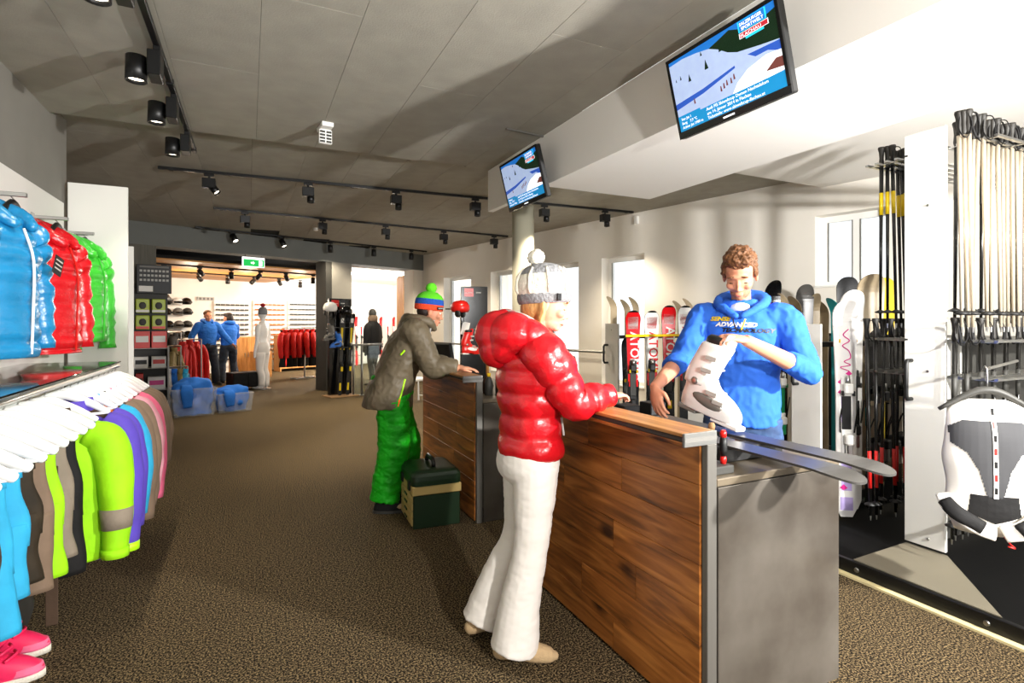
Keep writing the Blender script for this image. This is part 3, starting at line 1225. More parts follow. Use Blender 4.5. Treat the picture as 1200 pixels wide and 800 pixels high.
gr = 'pull-out racks of the ski store'
ski_rack('low white pull-out rack with the red and white skis', 4.90, 5.14, 1.44, gr)
ski_rack('low white pull-out rack right of the man in the blue hoodie', 2.54, 2.77, 1.44, gr)
ski_rack('low white pull-out rack half hidden behind the man in the hoodie', 3.60, 3.84, 1.44, gr)
pr = thing('pull_out_pole_rack', 'tall white pull-out rack holding the ski poles', 'rack', (XP, 1.88, 0), 0)
MB().cbox((0, -0.11, 0.11), (0.022, 0.11, 2.60), 0.002).build('front_panel', 'panel_white', pr)
handle(pr, 0.0, 0.07, 0.985, 1.22)
for z in (0.16, 1.16, 2.15):
    MB().lathe([(0.0, 0), (0.009, 0.0), (0.007, 0.005)], n=10).xf(TR(0, -0.02, z) @ RY(-PI / 2)).build('bolt', 'steel', pr)
MB().cbox((0.025, -0.012, 0.12), (1.6, 0.012, 1.33), 0.002).build('centre_board', 'dark_grey', pr)
MB().cbox((0.024, -0.10, 1.0), (0.2, -0.085, 1.36), 0.002).build('perforated_bracket', 'light_grey', pr)
for z, lo in ((2.47, 0), (1.34, 0), (1.13, 0)):
    for q in (-1, 1):
        tr_ = MB()
        w0, w1 = (0.1, 0.34)
        for k in range(5):
            yy = q * (w0 + (w1 - w0) * k / 4)
            tr_.box((0.0 if q > 0 else 0.024, yy - 0.009, z), (1.5, yy + 0.009, z + 0.012))
        for k in range(6):
            tr_.box((0.03 + k * 0.28, min(q * w0, q * w1), z - 0.004), (0.05 + k * 0.28, max(q * w0, q * w1), z))
        tr_.build('pole_tray', 'steel', pr)

# raised black base with the triangular plate
bs = thing('rack_base', 'low black base of the ski store with a beige triangular plate', 'base', (0, 0, 0))
MB().cbox((XR, -1.5, 0.0), (XR + 0.03, 5.6, 0.085), 0.003).build('front_fascia', 'black_metal', bs)
MB().box((XR + 0.03, -1.5, 0.0), (5.3, 5.6, 0.06)).build('platform', 'platform_black', bs)
pA, pB = at_z(1006, 654, 0.088), at_z(1181, 721, 0.088)
MB().prism([(XR + 0.02, pA.y), (XR + 0.02, pB.y), (XP + 0.02, 1.77), (XP + 0.02, 1.99)], 0.086, 0.092).build('triangular_plate', 'rack_plate', bs)
for y in (pA.y - 0.03, pB.y + 0.05, 2.2, 0.6):
    MB().lathe([(0.0, 0), (0.014, 0.0), (0.011, 0.007)], n=10).xf(TR(XR - 0.001, y, 0.045) @ RY(-PI / 2)).build('bolt', 'steel', bs)

# ------------------------------------------------------------------ skis standing in the racks
def stand(s_, x, yface, lean=0.0, side=-1, z=0.105, yaw=0.0):
    s_.location = (x, yface, z)
    s_.rotation_euler = (lean, 0, (0 if side < 0 else PI) + yaw)


redb = [(0.62, 0.985, 0.98, 'ski_red'), (0.90, 0.955, 0.6, 'ski_white'), (0.66, 0.70, 0.98, 'ski_white')]
g = 'red and white race skis on the low rack'
posn = [('first', 742), ('second', 764), ('third', 784), ('fourth', 803)]
for i, (nm, px) in enumerate(posn):
    p = at_y(px, 420, 4.55)
    L = 1.47 if i < 2 else 1.53
    b = [(0.56, 0.99, 0.97, 'ski_red' if i % 2 == 0 else 'ski_white'), (0.86, 0.955, 0.7, 'ski_white' if i % 2 == 0 else 'ski_red'), (0.45, 0.56, 0.9, 'ski_red')]
    s_ = make_ski('red and white ski, %s from the white panel with the handle' % nm, L, 'ski_black', bands=b, accent='yellow_strap', lettering='ATOMIC', group=g, lm='ski_white' if i % 2 == 0 else 'ski_red', wt=0.155, ww=0.115, wb=0.13, lsize=0.13, lz=0.85)
    stand(s_, p.x, 4.55, -0.02, yaw=-0.55)
pa = at_y(728, 378, 4.80)
o = MB().cbox((at_y(733, 393, 4.46).x, 4.455, 1.305), (at_y(850, 393, 4.46).x, 4.465, 1.33), 0.002).build('retaining_strap', 'yellow_strap')
tag(o, 'yellow retaining strap across the red and white skis', 'strap')
for i, px in enumerate((822, 836)):
    p = at_y(px, 420, 4.6)
    s_ = make_ski('plain black ski right of the red ones, %s' % ('nearer the red ones' if i == 0 else 'nearer the man'), 1.5 - 0.07 * i, 'ski_black', bands=[(0.90, 0.97, 0.5, 'ski_white')], group='black skis beside the red ones', wt=0.15, ww=0.11)
    stand(s_, p.x, 4.6, yaw=-0.55)
p = at_y(733, 420, 4.9)
s_ = make_ski('black ski with yellow binding in the gap beside the white panel', 1.2, 'ski_black', accent='yellow_strap')
stand(s_, 3.72, 4.86)
# tips of the skis standing on the far side of that rack
for i, px in enumerate((722, 738, 748, 800, 812)):
    p = at_y(px, 350, 5.22)
    s_ = make_ski('ski on the far side of the red-ski rack, tip %s from the left' % ordw[i], 1.66 - 0.03 * (i % 2), 'ski_beige', bind=None, group='skis behind the red ones', up=0.13, wt=0.09)
    stand(s_, p.x, 5.26, 0.0, 1)
# skis on the near side of the rack right of the man
yy = 2.47
p = at_y(982, 450, yy)
s_ = make_ski('white ski with magenta script and pink diamonds', 1.50, 'ski_white', wt=0.165, ww=0.13, wb=0.14, bands=[(0.42, 0.6, 0.5, 'lilac'), (0.02, 0.1, 0.6, 'lilac'), (0.12, 0.3, 0.5, 'lilac')], bind=('white', 'black', 'steel'))
sc_pts = [(0.02, 1.30), (-0.015, 1.26), (0.025, 1.22), (-0.02, 1.185), (0.02, 1.15), (0.03, 1.10), (-0.01, 1.075), (0.03, 1.05), (-0.035, 1.035), (0.02, 1.01)]
MB().tube([(x, -0.0125, z) for x, z in sc_pts], 0.0035, 6, sub=5).build('script_print', 'magenta', s_)
stand(s_, p.x, yy - 0.06, -0.02, yaw=-0.6)
for (x, z, k) in ((-0.02, 0.93, 0.035), (0.02, 0.99, 0.022), (-0.03, 0.86, 0.025), (0.01, 0.3, 0.03), (-0.02, 0.2, 0.025)):
    MB().prism([(x - k, z), (x, z - k * 0.6), (x + k, z), (x, z + k)], 0.0115, 0.0128, Matrix(((1, 0, 0, 0), (0, 0, -1, 0), (0, 1, 0, 0), (0, 0, 0, 1)))).build('printed_diamond', 'magenta', s_)
p = at_y(998, 450, yy)
s_ = make_ski('white ski with dark edge just behind the one with magenta script', 1.58, 'ski_white', wt=0.165, ww=0.125, bands=[(0.3, 0.5, 0.7, 'ski_black')], bind=('black', 'dark_grey', 'steel'))
stand(s_, p.x + 0.05, yy + 0.02, -0.02, yaw=-0.6)
p = at_y(1022, 340, 2.62)
s_ = make_ski('wide beige ski standing behind the two white ones', 1.72, 'ski_beige', wt=0.2, ww=0.15, bands=[(0.3, 0.6, 0.6, 'ski_teal')])
stand(s_, p.x - 0.02, 2.62, yaw=-0.6)
o = MB().cbox((XP + 0.06, yy - 0.03, 1.31), (XP + 0.26, yy - 0.02, 1.335), 0.002).build('retaining_strap', 'yellow_strap')
tag(o, 'short yellow strap across the ski with magenta script', 'strap')
# skis and boards behind the man
rows = [(905, 330, 'ski_black', 0.14, 0.12), (918, 345, 'ski_beige', 0.1, 0.13), (943, 334, 'ski_grey', 0.16, 0.05), (934, 348, 'ski_beige', 0.1, 0.13), (954, 345, 'ski_beige', 0.1, 0.13),
        (966, 352, 'ski_beige', 0.1, 0.13), (897, 350, 'ski_red', 0.1, 0.1), (993, 325, 'ski_black', 0.2, 0.02), (1015, 345, 'ski_beige', 0.1, 0.13), (980, 350, 'ski_teal', 0.1, 0.13), (1034, 326, 'ski_yellow', 0.25, 0.02), (887, 352, 'ski_black', 0.1, 0.1)]
for i, (px, py, m_, wt, up) in enumerate(rows):
    yb = 3.50 if px < 975 else 3.34
    p = at_y(px, py, yb)
    L = p.z - 0.1
    wide = wt > 0.13
    kind = 'snowboard' if wide else 'ski'
    colname = {'ski_black': 'black', 'ski_beige': 'beige', 'ski_grey': 'dark patterned', 'ski_red': 'red', 'ski_teal': 'teal', 'ski_yellow': 'yellow'}[m_]
    s_ = make_ski('%s %s tip behind the low racks, %s from the left in its row' % (colname, kind, (['first', 'second', 'third', 'fourth', 'fifth', 'sixth', 'seventh', 'eighth', 'ninth', 'tenth', 'eleventh', 'twelfth'][sorted(r[0] for r in rows).index(px)])),
                  L, m_, wt=wt, ww=wt * 0.8, wb=wt * 0.9, up=up, bind=None, group='boards and skis behind the man', bands=[(0.5, 0.97, 0.8, 'ski_beige')] if m_ == 'ski_red' else ())
    s_.name = kind if kind == 'ski' else 'snowboard'
    s_['category'] = kind
    stand(s_, p.x, yb, yaw=-0.6 if wide else random.uniform(-1.6, -0.3))
for i, px in enumerate((915, 899)):
    p = at_y(px, 470, 3.45)
    s_ = make_ski(['black ski with green binding between the man and the white panel', 'dark ski half hidden by the arm of the man in the hoodie'][i], 1.35, 'ski_black', accent='ski_green', bands=[(0.35, 0.6, 0.5, 'ski_green')] if i == 0 else (), bind=('white', 'ski_green', 'steel') if i == 0 else ('black', 'dark_grey', 'steel'), zc=0.62, wt=0.14, ww=0.11)
    stand(s_, p.x, 3.45, yaw=-0.5)
for i in range(5):
    p = at_y(1012 + i * 11, 450, 2.50)
    s_ = make_ski('dark ski deep in the store behind the black poles, %s from the left' % ordw[i], 1.30 + 0.03 * (i % 2), 'ski_black', bind=('black', 'ski_beige', 'steel'), bands=[(0.2, 0.4, 0.6, 'ski_beige')], group='dark skis behind the poles')
    stand(s_, p.x, 2.46)

# ------------------------------------------------------------------ poles
def make_pole(L, m_, printm=None):
    t = thing('ski_pole', 'ski pole', 'ski pole')
    # hangs from the tray: z=0 at the tray
    MB().cyl((0, 0, -L), (0, 0, 0.02), 0.008, 0.0125, 8).build('shaft', m_, t, True)
    MB().lathe([(0.012, -0.01), (0.016, 0.01), (0.013, 0.05), (0.016, 0.09), (0.022, 0.115), (0.02, 0.125), (0.0, 0.125)], n=10).build('grip', 'grip', t, True)
    MB().tube([(0.0, -0.012, 0.11), (0.03, -0.03, 0.10), (0.045, -0.035, 0.03), (0.02, -0.03, -0.03), (-0.01, -0.02, 0.02), (0, -0.01, 0.1)], 0.007, 5, sub=3, flat=0.35).build('strap', 'blackcloth', t, True)
    MB().lathe([(0.006, -L + 0.09), (0.034, -L + 0.075), (0.034, -L + 0.07), (0.006, -L + 0.065)], n=10, cap=False).build('basket', 'black', t, True)
    MB().cyl((0, 0, -L - 0.03), (0, 0, -L), 0.003, 0.005, 6).build('tip', 'steel', t)
    if printm:
        MB().cyl((0, 0, -L * 0.31), (0, 0, -L * 0.17), 0.0122, 0.0128, 8).build('printed_band', printm, t, True)
    return t


def poles(m_, printm, spots, L, group, labels, tz=0.0):
    base = None
    for i, (x, y, z) in enumerate(spots):
        rot = (random.uniform(-0.02, 0.02), random.uniform(-0.02, 0.02), random.uniform(-0.8, 0.8))
        if base is None:
            base = make_pole(L, m_, printm)
            base.location = (x, y, z)
            base.rotation_euler = rot
            base['label'] = labels[i]
            base['group'] = group
        else:
            dup(base, (x, y, z), None, labels[i], group, rot)


ordn = ['first', 'second', 'third', 'fourth', 'fifth', 'sixth', 'seventh', 'eighth', 'ninth', 'tenth', 'eleventh', 'twelfth', 'thirteenth', 'fourteenth', 'fifteenth', 'sixteenth', 'seventeenth', 'eighteenth']
sp = [(at_y(1124 + i * 5.6, 300, 1.64 - 0.018 * (i % 3)).x, 1.64 - 0.018 * (i % 3), 2.486) for i in range(18)]
poles('silver_pole', None, sp, 1.06, 'silver poles in the front row', ['silver ski pole in the front row of the tall rack, %s from its white panel' % ordn[i] for i in range(18)])
sp = [(at_y(1121 + i * 10.0, 300, 1.735).x, 1.735, 2.486) for i in range(8)]
poles('pole_black', 'dark_grey', sp, 1.04, 'black poles behind the silver ones', ['black ski pole behind the silver row, %s from the white panel' % ordn[i] for i in range(8)])
sp = [(at_y(1119 + i * 7.5, 500, 1.66).x, 1.66 + 0.03 * (i % 2), 1.354) for i in range(11)]
poles('pole_black', 'dark_grey', sp, 1.10, 'short black poles in the lower tray', ['short black ski pole in the lower tray, %s from the tall white panel' % ordn[i] for i in range(11)])
sp = []
for i, px in enumerate((1033, 1040, 1046, 1052, 1057, 1061)):
    y = 2.20 - 0.03 * (i % 3)
    sp.append((at_y(px, 300, y).x, y, 2.486))
poles('pole_black', 'ski_yellow', sp, 1.04, 'black and yellow poles left of the tall panel', ['black and yellow ski pole beside the tall white panel, %s from the left' % ordn[i] for i in range(6)])
sp = []
for i, px in enumerate((1016, 1026, 1036, 1044, 1052, 1059)):
    y = 2.21 - 0.03 * (i % 2)
    sp.append((at_y(px, 500, y).x, y, 1.354))
poles('pole_black', None, sp, 1.16, 'black and red poles left of the tall panel', ['black ski pole with red lettering in the lower tray, %s from the left' % ordn[i] for i in range(6)])
for o in list(COL.objects):
    if o.get('group') == 'black and red poles left of the tall panel':
        MB().cyl((0, 0, -0.98), (0, 0, -0.74), 0.0115, 0.0118, 8).build('red_print', 'pole_red', o, True)

# ------------------------------------------------------------------ back protector vest
vx = at_y(1157, 470, 1.36)
vs = thing('protector_vest', 'white and grey sleeveless back protector vest on a dark hanger', 'vest', (vx.x, 1.36, 0), math.radians(-47))
# local: facing -y ; x to the right in view


def vest_y(x, z):
    return -0.085 * math.sqrt(max(0.02, 1 - (x / 0.24) ** 2))


vd = V((0, 0, 0))
fn = lambda z, th, p: 0.006 * noise.noise(p * 9)
secs = [(0, 0, 0.46, 0.13, 0.075), (0, 0, 0.55, 0.165, 0.085), (0, 0, 0.68, 0.16, 0.085), (0, 0, 0.80, 0.178, 0.085), (0, 0, 0.88, 0.172, 0.08), (0, 0, 0.96, 0.165, 0.065), (0, 0, 1.03, 0.155, 0.045), (0, 0, 1.065, 0.115, 0.036), (0, 0, 1.085, 0.07, 0.03)]
body = MB().oval(secs, 36, 4, fn).build('body', 'whitecloth', vs, True)
dg_ = bpy.context.evaluated_depsgraph_get()
bvh = BVHTree.FromObject(body, dg_)


def drape(poly, m_, name, parent, off=0.004, n=14):
    """patch laid on the front of the vest: poly in (x, z)"""
    xs = [p[0] for p in poly]
    zs = [p[1] for p in poly]

    def inside(x, z):
        c = False
        j = len(poly) - 1
        for i in range(len(poly)):
            if (poly[i][1] > z) != (poly[j][1] > z) and x < (poly[j][0] - poly[i][0]) * (z - poly[i][1]) / (poly[j][1] - poly[i][1]) + poly[i][0]:
                c = not c
            j = i
        return c
    N = 72
    x0, x1, z0, z1 = min(xs), max(xs), min(zs), max(zs)
    mb = MB()
    hit = {}
    for i in range(N + 1):
        for j in range(N + 1):
            x = x0 + (x1 - x0) * i / N
            z = z0 + (z1 - z0) * j / N
            h = bvh.ray_cast(V((x, -1, z)), V((0, 1, 0)))
            if h[0] is not None:
                hit[(i, j)] = len(mb.v)
                mb.v.append(V((x, h[0].y - off, z)))
    for i in range(N):
        for j in range(N):
            q = [(i, j), (i + 1, j), (i + 1, j + 1), (i, j + 1)]
            if all(k in hit for k in q) and inside(x0 + (x1 - x0) * (i + .5) / N, z0 + (z1 - z0) * (j + .5) / N):
                mb.f.append([hit[k] for k in q])
    return mb.build(name, m_, parent, True)


drape([(-0.16, 0.955), (-0.11, 0.99), (0.11, 0.99), (0.16, 0.955), (0.155, 0.88), (0.10, 0.84), (0.06, 0.76), (0.03, 0.64), (-0.03, 0.64), (-0.06, 0.76), (-0.10, 0.84), (-0.155, 0.88)], 'vest_grey', 'grey_chest_panel', vs)
drape([(-0.09, 0.65), (0.09, 0.65), (0.10, 0.56), (0.0, 0.52), (-0.10, 0.56)], 'blackcloth', 'belly_panel', vs)
zp = MB().box((-0.008, -0.102, 0.64), (0.008, -0.088, 1.085))
zo = drape([(-0.009, 0.64), (0.009, 0.64), (0.009, 1.09), (-0.009, 1.09)], 'ski_white', 'zipper', vs, 0.008)
for k in range(7):
    drape([(-0.006, 0.66 + k * 0.06), (0.006, 0.66 + k * 0.06), (0.006, 0.69 + k * 0.06), (-0.006, 0.69 + k * 0.06)], 'pole_red' if k % 2 else 'blackcloth', 'zipper_print', vs, 0.0095)
for q in (-1, 1):
    MB().tube([(q * 0.17, -0.02, 0.62), (q * 0.16, -0.09, 0.575), (q * 0.09, -0.125, 0.52), (q * 0.015, -0.12, 0.49)], [0.014, 0.014, 0.014, 0.013], 12, sub=5, flat=2.9).build('waist_strap', 'whitecloth', vs, True)
    MB().tube([(q * 0.185, -0.06, 0.605), (q * 0.155, -0.115, 0.565), (q * 0.065, -0.145, 0.515)], [0.014, 0.016, 0.014], 12, sub=5, flat=2.2).build('strap_pad', 'blackcloth', vs, True)
MB().tube([(0.03, -0.09, 0.47), (0.05, -0.1, 0.44), (0.065, -0.1, 0.425), (0.04, -0.1, 0.43)], 0.004, 6, sub=3).build('pull_cord', 'pole_red', vs, True)
hg = thing('clothes_hanger', 'dark grey hanger carrying the protector vest', 'hanger', (vx.x, 1.36, 0), math.radians(-47))
MB().tube([(-0.19, 0, 1.03), (-0.07, 0, 1.11), (0, 0, 1.13), (0.07, 0, 1.11), (0.19, 0, 1.03)], [0.012, 0.022, 0.026, 0.022, 0.012], 10, sub=4, flat=0.7).build('arms', 'dark_grey', hg, True)
MB().tube([(0, 0, 1.14), (0, 0, 1.21), (0.0, 0.012, 1.235), (0, 0.03, 1.24), (0.0, 0.04, 1.22)], 0.0035, 6, sub=3).build('hook', 'steel', hg, True)
o = thing('hanging_rail', 'thin steel arm from the pole rack holding the vest hanger', 'rail')
MB().cyl((vx.x + 0.01, 1.36, 1.232), (XP + 0.3, 1.56, 1.232), 0.008, n=8).build('arm', 'steel', o)

# ------------------------------------------------------------------ screens
def screen(label, y0, y1, seed=0, sc_=1.0):
    # x=0 at the lower edge, local axes: u along -Y in the world (left to right for the viewer), v up the face
    xb, xt = 2.15, 2.045
    zb, ztp = 2.46, 2.868
    W = y1 - y0
    vdir = V((xt - xb, 0, ztp - zb))
    H = vdir.length
    vdir.normalize()
    udir = V((0, -1, 0))
    nrm = udir.cross(vdir)            # towards the viewer
    t = thing('wall_screen', label, 'screen', (xb, y1, zb))
    M = Matrix(((udir.x, vdir.x, nrm.x, 0), (udir.y, vdir.y, nrm.y, 0), (udir.z, vdir.z, nrm.z, 0), (0, 0, 0, 1)))
    MB().cbox((0, 0, -0.045), (W, H, -0.004), 0.006, M).build('casing', 'black', t)
    b = MB()
    bz = 0.018
    b.cbox((0, 0, -0.004), (W, 0.036, 0.004), 0.002, M).cbox((0, H - bz, -0.004), (W, H, 0.004), 0.002, M)
    b.cbox((0, 0.036, -0.004), (bz, H - bz, 0.004), 0.002, M).cbox((W - bz, 0.036, -0.004), (W, H - bz, 0.004), 0.002, M)
    b.build('bezel', 'black_gloss', t)
    a, c, d, e_ = bz, W - bz, 0.036, H - bz
    w_, h_ = c - a, e_ - d

    def P(pts):
        return [(a + x * w_, d + y * h_) for x, y in pts]
    s_ = MB().prism(P([(0, 0), (1, 0), (1, 1), (0, 1)]), -0.003, -0.0005, M).build('display', 'scr_sky', t)

    def layer(pts, m_, k, nm):
        return MB().prism(P(pts), -0.001, 0.0002 * k, M).build(nm, m_, s_)
    layer([(0, 0.1), (1, 0.1), (1, 0.62), (0.8, 0.66), (0.62, 0.70), (0.5, 0.83), (0.42, 0.89), (0.3, 0.93), (0.15, 0.96), (0, 0.95)], 'scr_snow', 1, 'picture_snow')
    layer([(0.42, 0.89), (0.5, 0.92), (0.62, 0.97), (0.72, 0.90), (0.82, 0.96), (0.9, 0.88), (1, 0.92), (1, 0.56), (0.85, 0.60), (0.66, 0.66), (0.58, 0.72), (0.5, 0.82)], 'scr_dark', 2, 'picture_forest')
    layer([(0, 0.40), (0.3, 0.44), (0.62, 0.52), (0.62, 0.49), (0.3, 0.38), (0, 0.32)], 'scr_shade', 3, 'picture_shadow')
    layer([(0.74, 0.57), (1, 0.55), (1, 0.42), (0.9, 0.50), (0.8, 0.5)], 'scr_shade', 3, 'picture_shadow')
    layer([(0.55, 0.16), (1, 0.2), (1, 0.44), (0.88, 0.46), (0.72, 0.40), (0.62, 0.3)], 'scr_white', 4, 'picture_snowbank')
    layer([(0.86, 0.27), (1, 0.24), (1, 0.36), (0.95, 0.37)], 'scr_roof', 5, 'picture_hut')
    for (x, y, k) in ((0.19, 0.62, 0.05), (0.37, 0.66, 0.065), (0.34, 0.86, 0.03), (0.1, 0.7, 0.03), (0.52, 0.78, 0.05), (0.56, 0.78, 0.06), (0.05, 0.7, 0.02)):
        layer([(x - k * 0.3, y), (x + k * 0.3, y), (x, y + k * 2.0)], 'scr_dark', 4, 'picture_tree')
    for (x, y) in ((0.2, 0.3), (0.47, 0.29), (0.5, 0.31), (0.53, 0.33), (0.57, 0.33), (0.6, 0.36)):
        layer([(x - 0.008, y), (x + 0.008, y), (x + 0.004, y + 0.07), (x - 0.004, y + 0.07)], 'scr_roof', 5, 'picture_skier')
    layer([(0, 0), (1, 0), (1, 0.19), (0, 0.19)], 'scr_bar', 6, 'caption_bar')
    layer([(0, 0.19), (0.24, 0.19), (0.24, 0.22), (0, 0.22)], 'scr_bar', 6, 'caption_bar')
    layer([(0.70, 0.86), (0.93, 0.86), (0.93, 0.99), (0.70, 0.99)], 'scr_cyan', 7, 'logo_frame')
    layer([(0.71, 0.865), (0.92, 0.865), (0.92, 0.985), (0.71, 0.985)], 'scr_sky', 8, 'logo_field')
    layer([(0.70, 0.785), (0.94, 0.785), (0.94, 0.85), (0.70, 0.85)], 'scr_white', 7, 'logo_frame')
    layer([(0.705, 0.79), (0.935, 0.79), (0.935, 0.845), (0.705, 0.845)], 'scr_red', 8, 'logo_field')
    layer([(0.75, 0.755), (0.9, 0.755), (0.9, 0.78), (0.75, 0.78)], 'scr_cyan', 8, 'logo_field')

    def txt(x, y, s, size, m_='scr_white', k=9, xs=1.0, bold=0.0):
        q = P([(x, y)])[0]
        text_mesh(s, size, m_, 'caption', s_, M @ TR(q[0], q[1], 0.0002 * k), 0.0002, xs=xs, bold=bold)
    txt(0.30, 0.135, 'Audi FIS Skiweltcup Damen Nachtslalom', 0.021, xs=1.08)
    txt(0.30, 0.075, 'am 14. Jänner 2014 in Flachau', 0.021, xs=1.08)
    txt(0.30, 0.015, 'Ticketinfo: www.skiweltcup-flachau.at', 0.021, xs=1.08)
    txt(0.03, 0.15, 'Star Jet 1', 0.0195, xs=1.0)
    txt(0.03, 0.09, 'Berg    7,9 °C', 0.0195, xs=1.0)
    txt(0.03, 0.03, 'Achter Jet 1980 m', 0.0195, xs=1.0)
    txt(0.715, 0.93, 'SALZBURGER', 0.020, xs=1.02, bold=0.0003, k=10)
    txt(0.725, 0.875, 'SPORTWELT', 0.020, xs=1.08, bold=0.0003, k=10)
    txt(0.71, 0.797, 'FLACHAU', 0.0185, xs=1.4, bold=0.0, k=10)
    MB().prism([(W * 0.5 - 0.035, 0.013), (W * 0.5 + 0.035, 0.013), (W * 0.5 + 0.035, 0.021), (W * 0.5 - 0.035, 0.021)], 0.004, 0.0046, M).build('maker_mark', 'scr_white', t)
    # bracket to the fascia
    MB().cbox((XF - xb - 0.10, -W * 0.62, 0.12), (XF - xb, -W * 0.38, 0.32), 0.004).build('wall_bracket', 'black_metal', t)
    return t


screen('large screen hanging from the white bulkhead over the front counter', 1.625, 2.319)
screen('smaller-looking screen hanging over the rear counter beside the column', 3.82, 4.514)

# ------------------------------------------------------------------ things on the counters
def monitor(label, p, rz, w_=0.36, h_=0.28):
    t = thing('monitor', label, 'monitor', p, rz)
    MB().cbox((-w_ / 2, -0.02, 0.12), (w_ / 2, 0.02, 0.12 + h_), 0.006, RX(0.2)).build('casing', 'black', t)
    MB().cbox((-w_ / 2 + 0.015, 0.02, 0.135), (w_ / 2 - 0.015, 0.022, 0.105 + h_), 0.001, RX(0.2)).build('display', 'black_gloss', t)
    MB().cbox((-0.03, -0.05, 0.015), (0.03, -0.02, 0.25), 0.004).build('neck', 'black', t)
    MB().cbox((-0.1, -0.09, 0.0), (0.1, 0.08, 0.016), 0.005).build('foot', 'black', t)
    return t


p = at_y(521, 412, 4.45)
monitor('small black monitor on the rear counter by the man in the bobble hat', (1.64, 4.80, 0.893), math.radians(-70), 0.30, 0.26)
monitor('black touch monitor on the front counter behind the woman in red', (1.79, 2.80, 0.893), math.radians(-108), 0.30, 0.25)

# skis on the desk
for i, (x, yt) in enumerate(((1.77, 1.085), (1.955, 1.10))):
    L = 1.62
    s_ = make_ski(['dark grey ski lying on the desk, the one nearer the wooden bar', 'dark grey ski lying on the desk, the one nearer the man'][i], L, 'ski_grey', wt=0.13, ww=0.095, wb=0.115, bands=[(0.6, 0.97, 0.5, 'ski_black')], bind=('white', 'black', 'steel'), up=0.02, group='grey skis on the desk', lettering='ATOMIC', lsize=0.05, lz=0.72, zc=0.82)
    s_.rotation_euler = (PI / 2 + 0.0, 0, 0)
    # ski z axis -> world -y
    s_.location = (x, yt + L, 0.96)
    MB().cbox((-0.05, -0.0, 0.35), (0.05, 0.065, 0.45), 0.004).build('support_block', 'black', s_)
vis = thing('ski_vise', 'black ski vise on the desk under the two grey skis', 'vise', (1.86, 1.62, 0.893))
for y in (0.0, 0.55):
    MB().cbox((-0.17, y - 0.04, 0.0), (0.17, y + 0.04, 0.058), 0.006).build('rest', 'black', vis)
o = MB().cbox((1.60, 1.75, 0.8935), (1.80, 1.95, 0.8955), 0.0005).build('desk_mat', 'blue_plastic')
tag(o, 'small shiny blue sheet on the desk beside the screwdrivers', 'sheet')
# screwdrivers standing in a holder
hp = at_z(848, 545, 0.9)
ho = thing('tool_holder', 'low dark holder with screwdrivers on the desk edge', 'holder', (1.56, 1.50, 0.893))
MB().cbox((-0.04, -0.035, 0.0), (0.06, 0.06, 0.03), 0.004).build('block', 'dark_grey', ho)
for i, (x, y, h) in enumerate(((-0.022, -0.01, 0.13), (0.012, 0.03, 0.15), (0.04, 0.0, 0.125))):
    t = thing('screwdriver', ['left', 'tallest middle', 'right'][i] + ' screwdriver with black and red grip in the desk holder', 'screwdriver', (1.56 + x, 1.50 + y, 0.923), 0, 'screwdrivers on the desk')
    MB().lathe([(0.0, 0.0), (0.010, 0.0), (0.012, 0.015), (0.010, 0.03)], n=10).build('grip_end', 'red_plastic', t, True)
    MB().lathe([(0.0105, 0.028), (0.0145, 0.05), (0.0145, h - 0.05), (0.011, h - 0.025)], n=10).build('grip', 'black', t, True)
    MB().lathe([(0.011, h - 0.027), (0.013, h - 0.012), (0.009, h), (0.0, h)], n=10).build('cap', 'red_plastic' if i != 1 else 'cork', t, True)


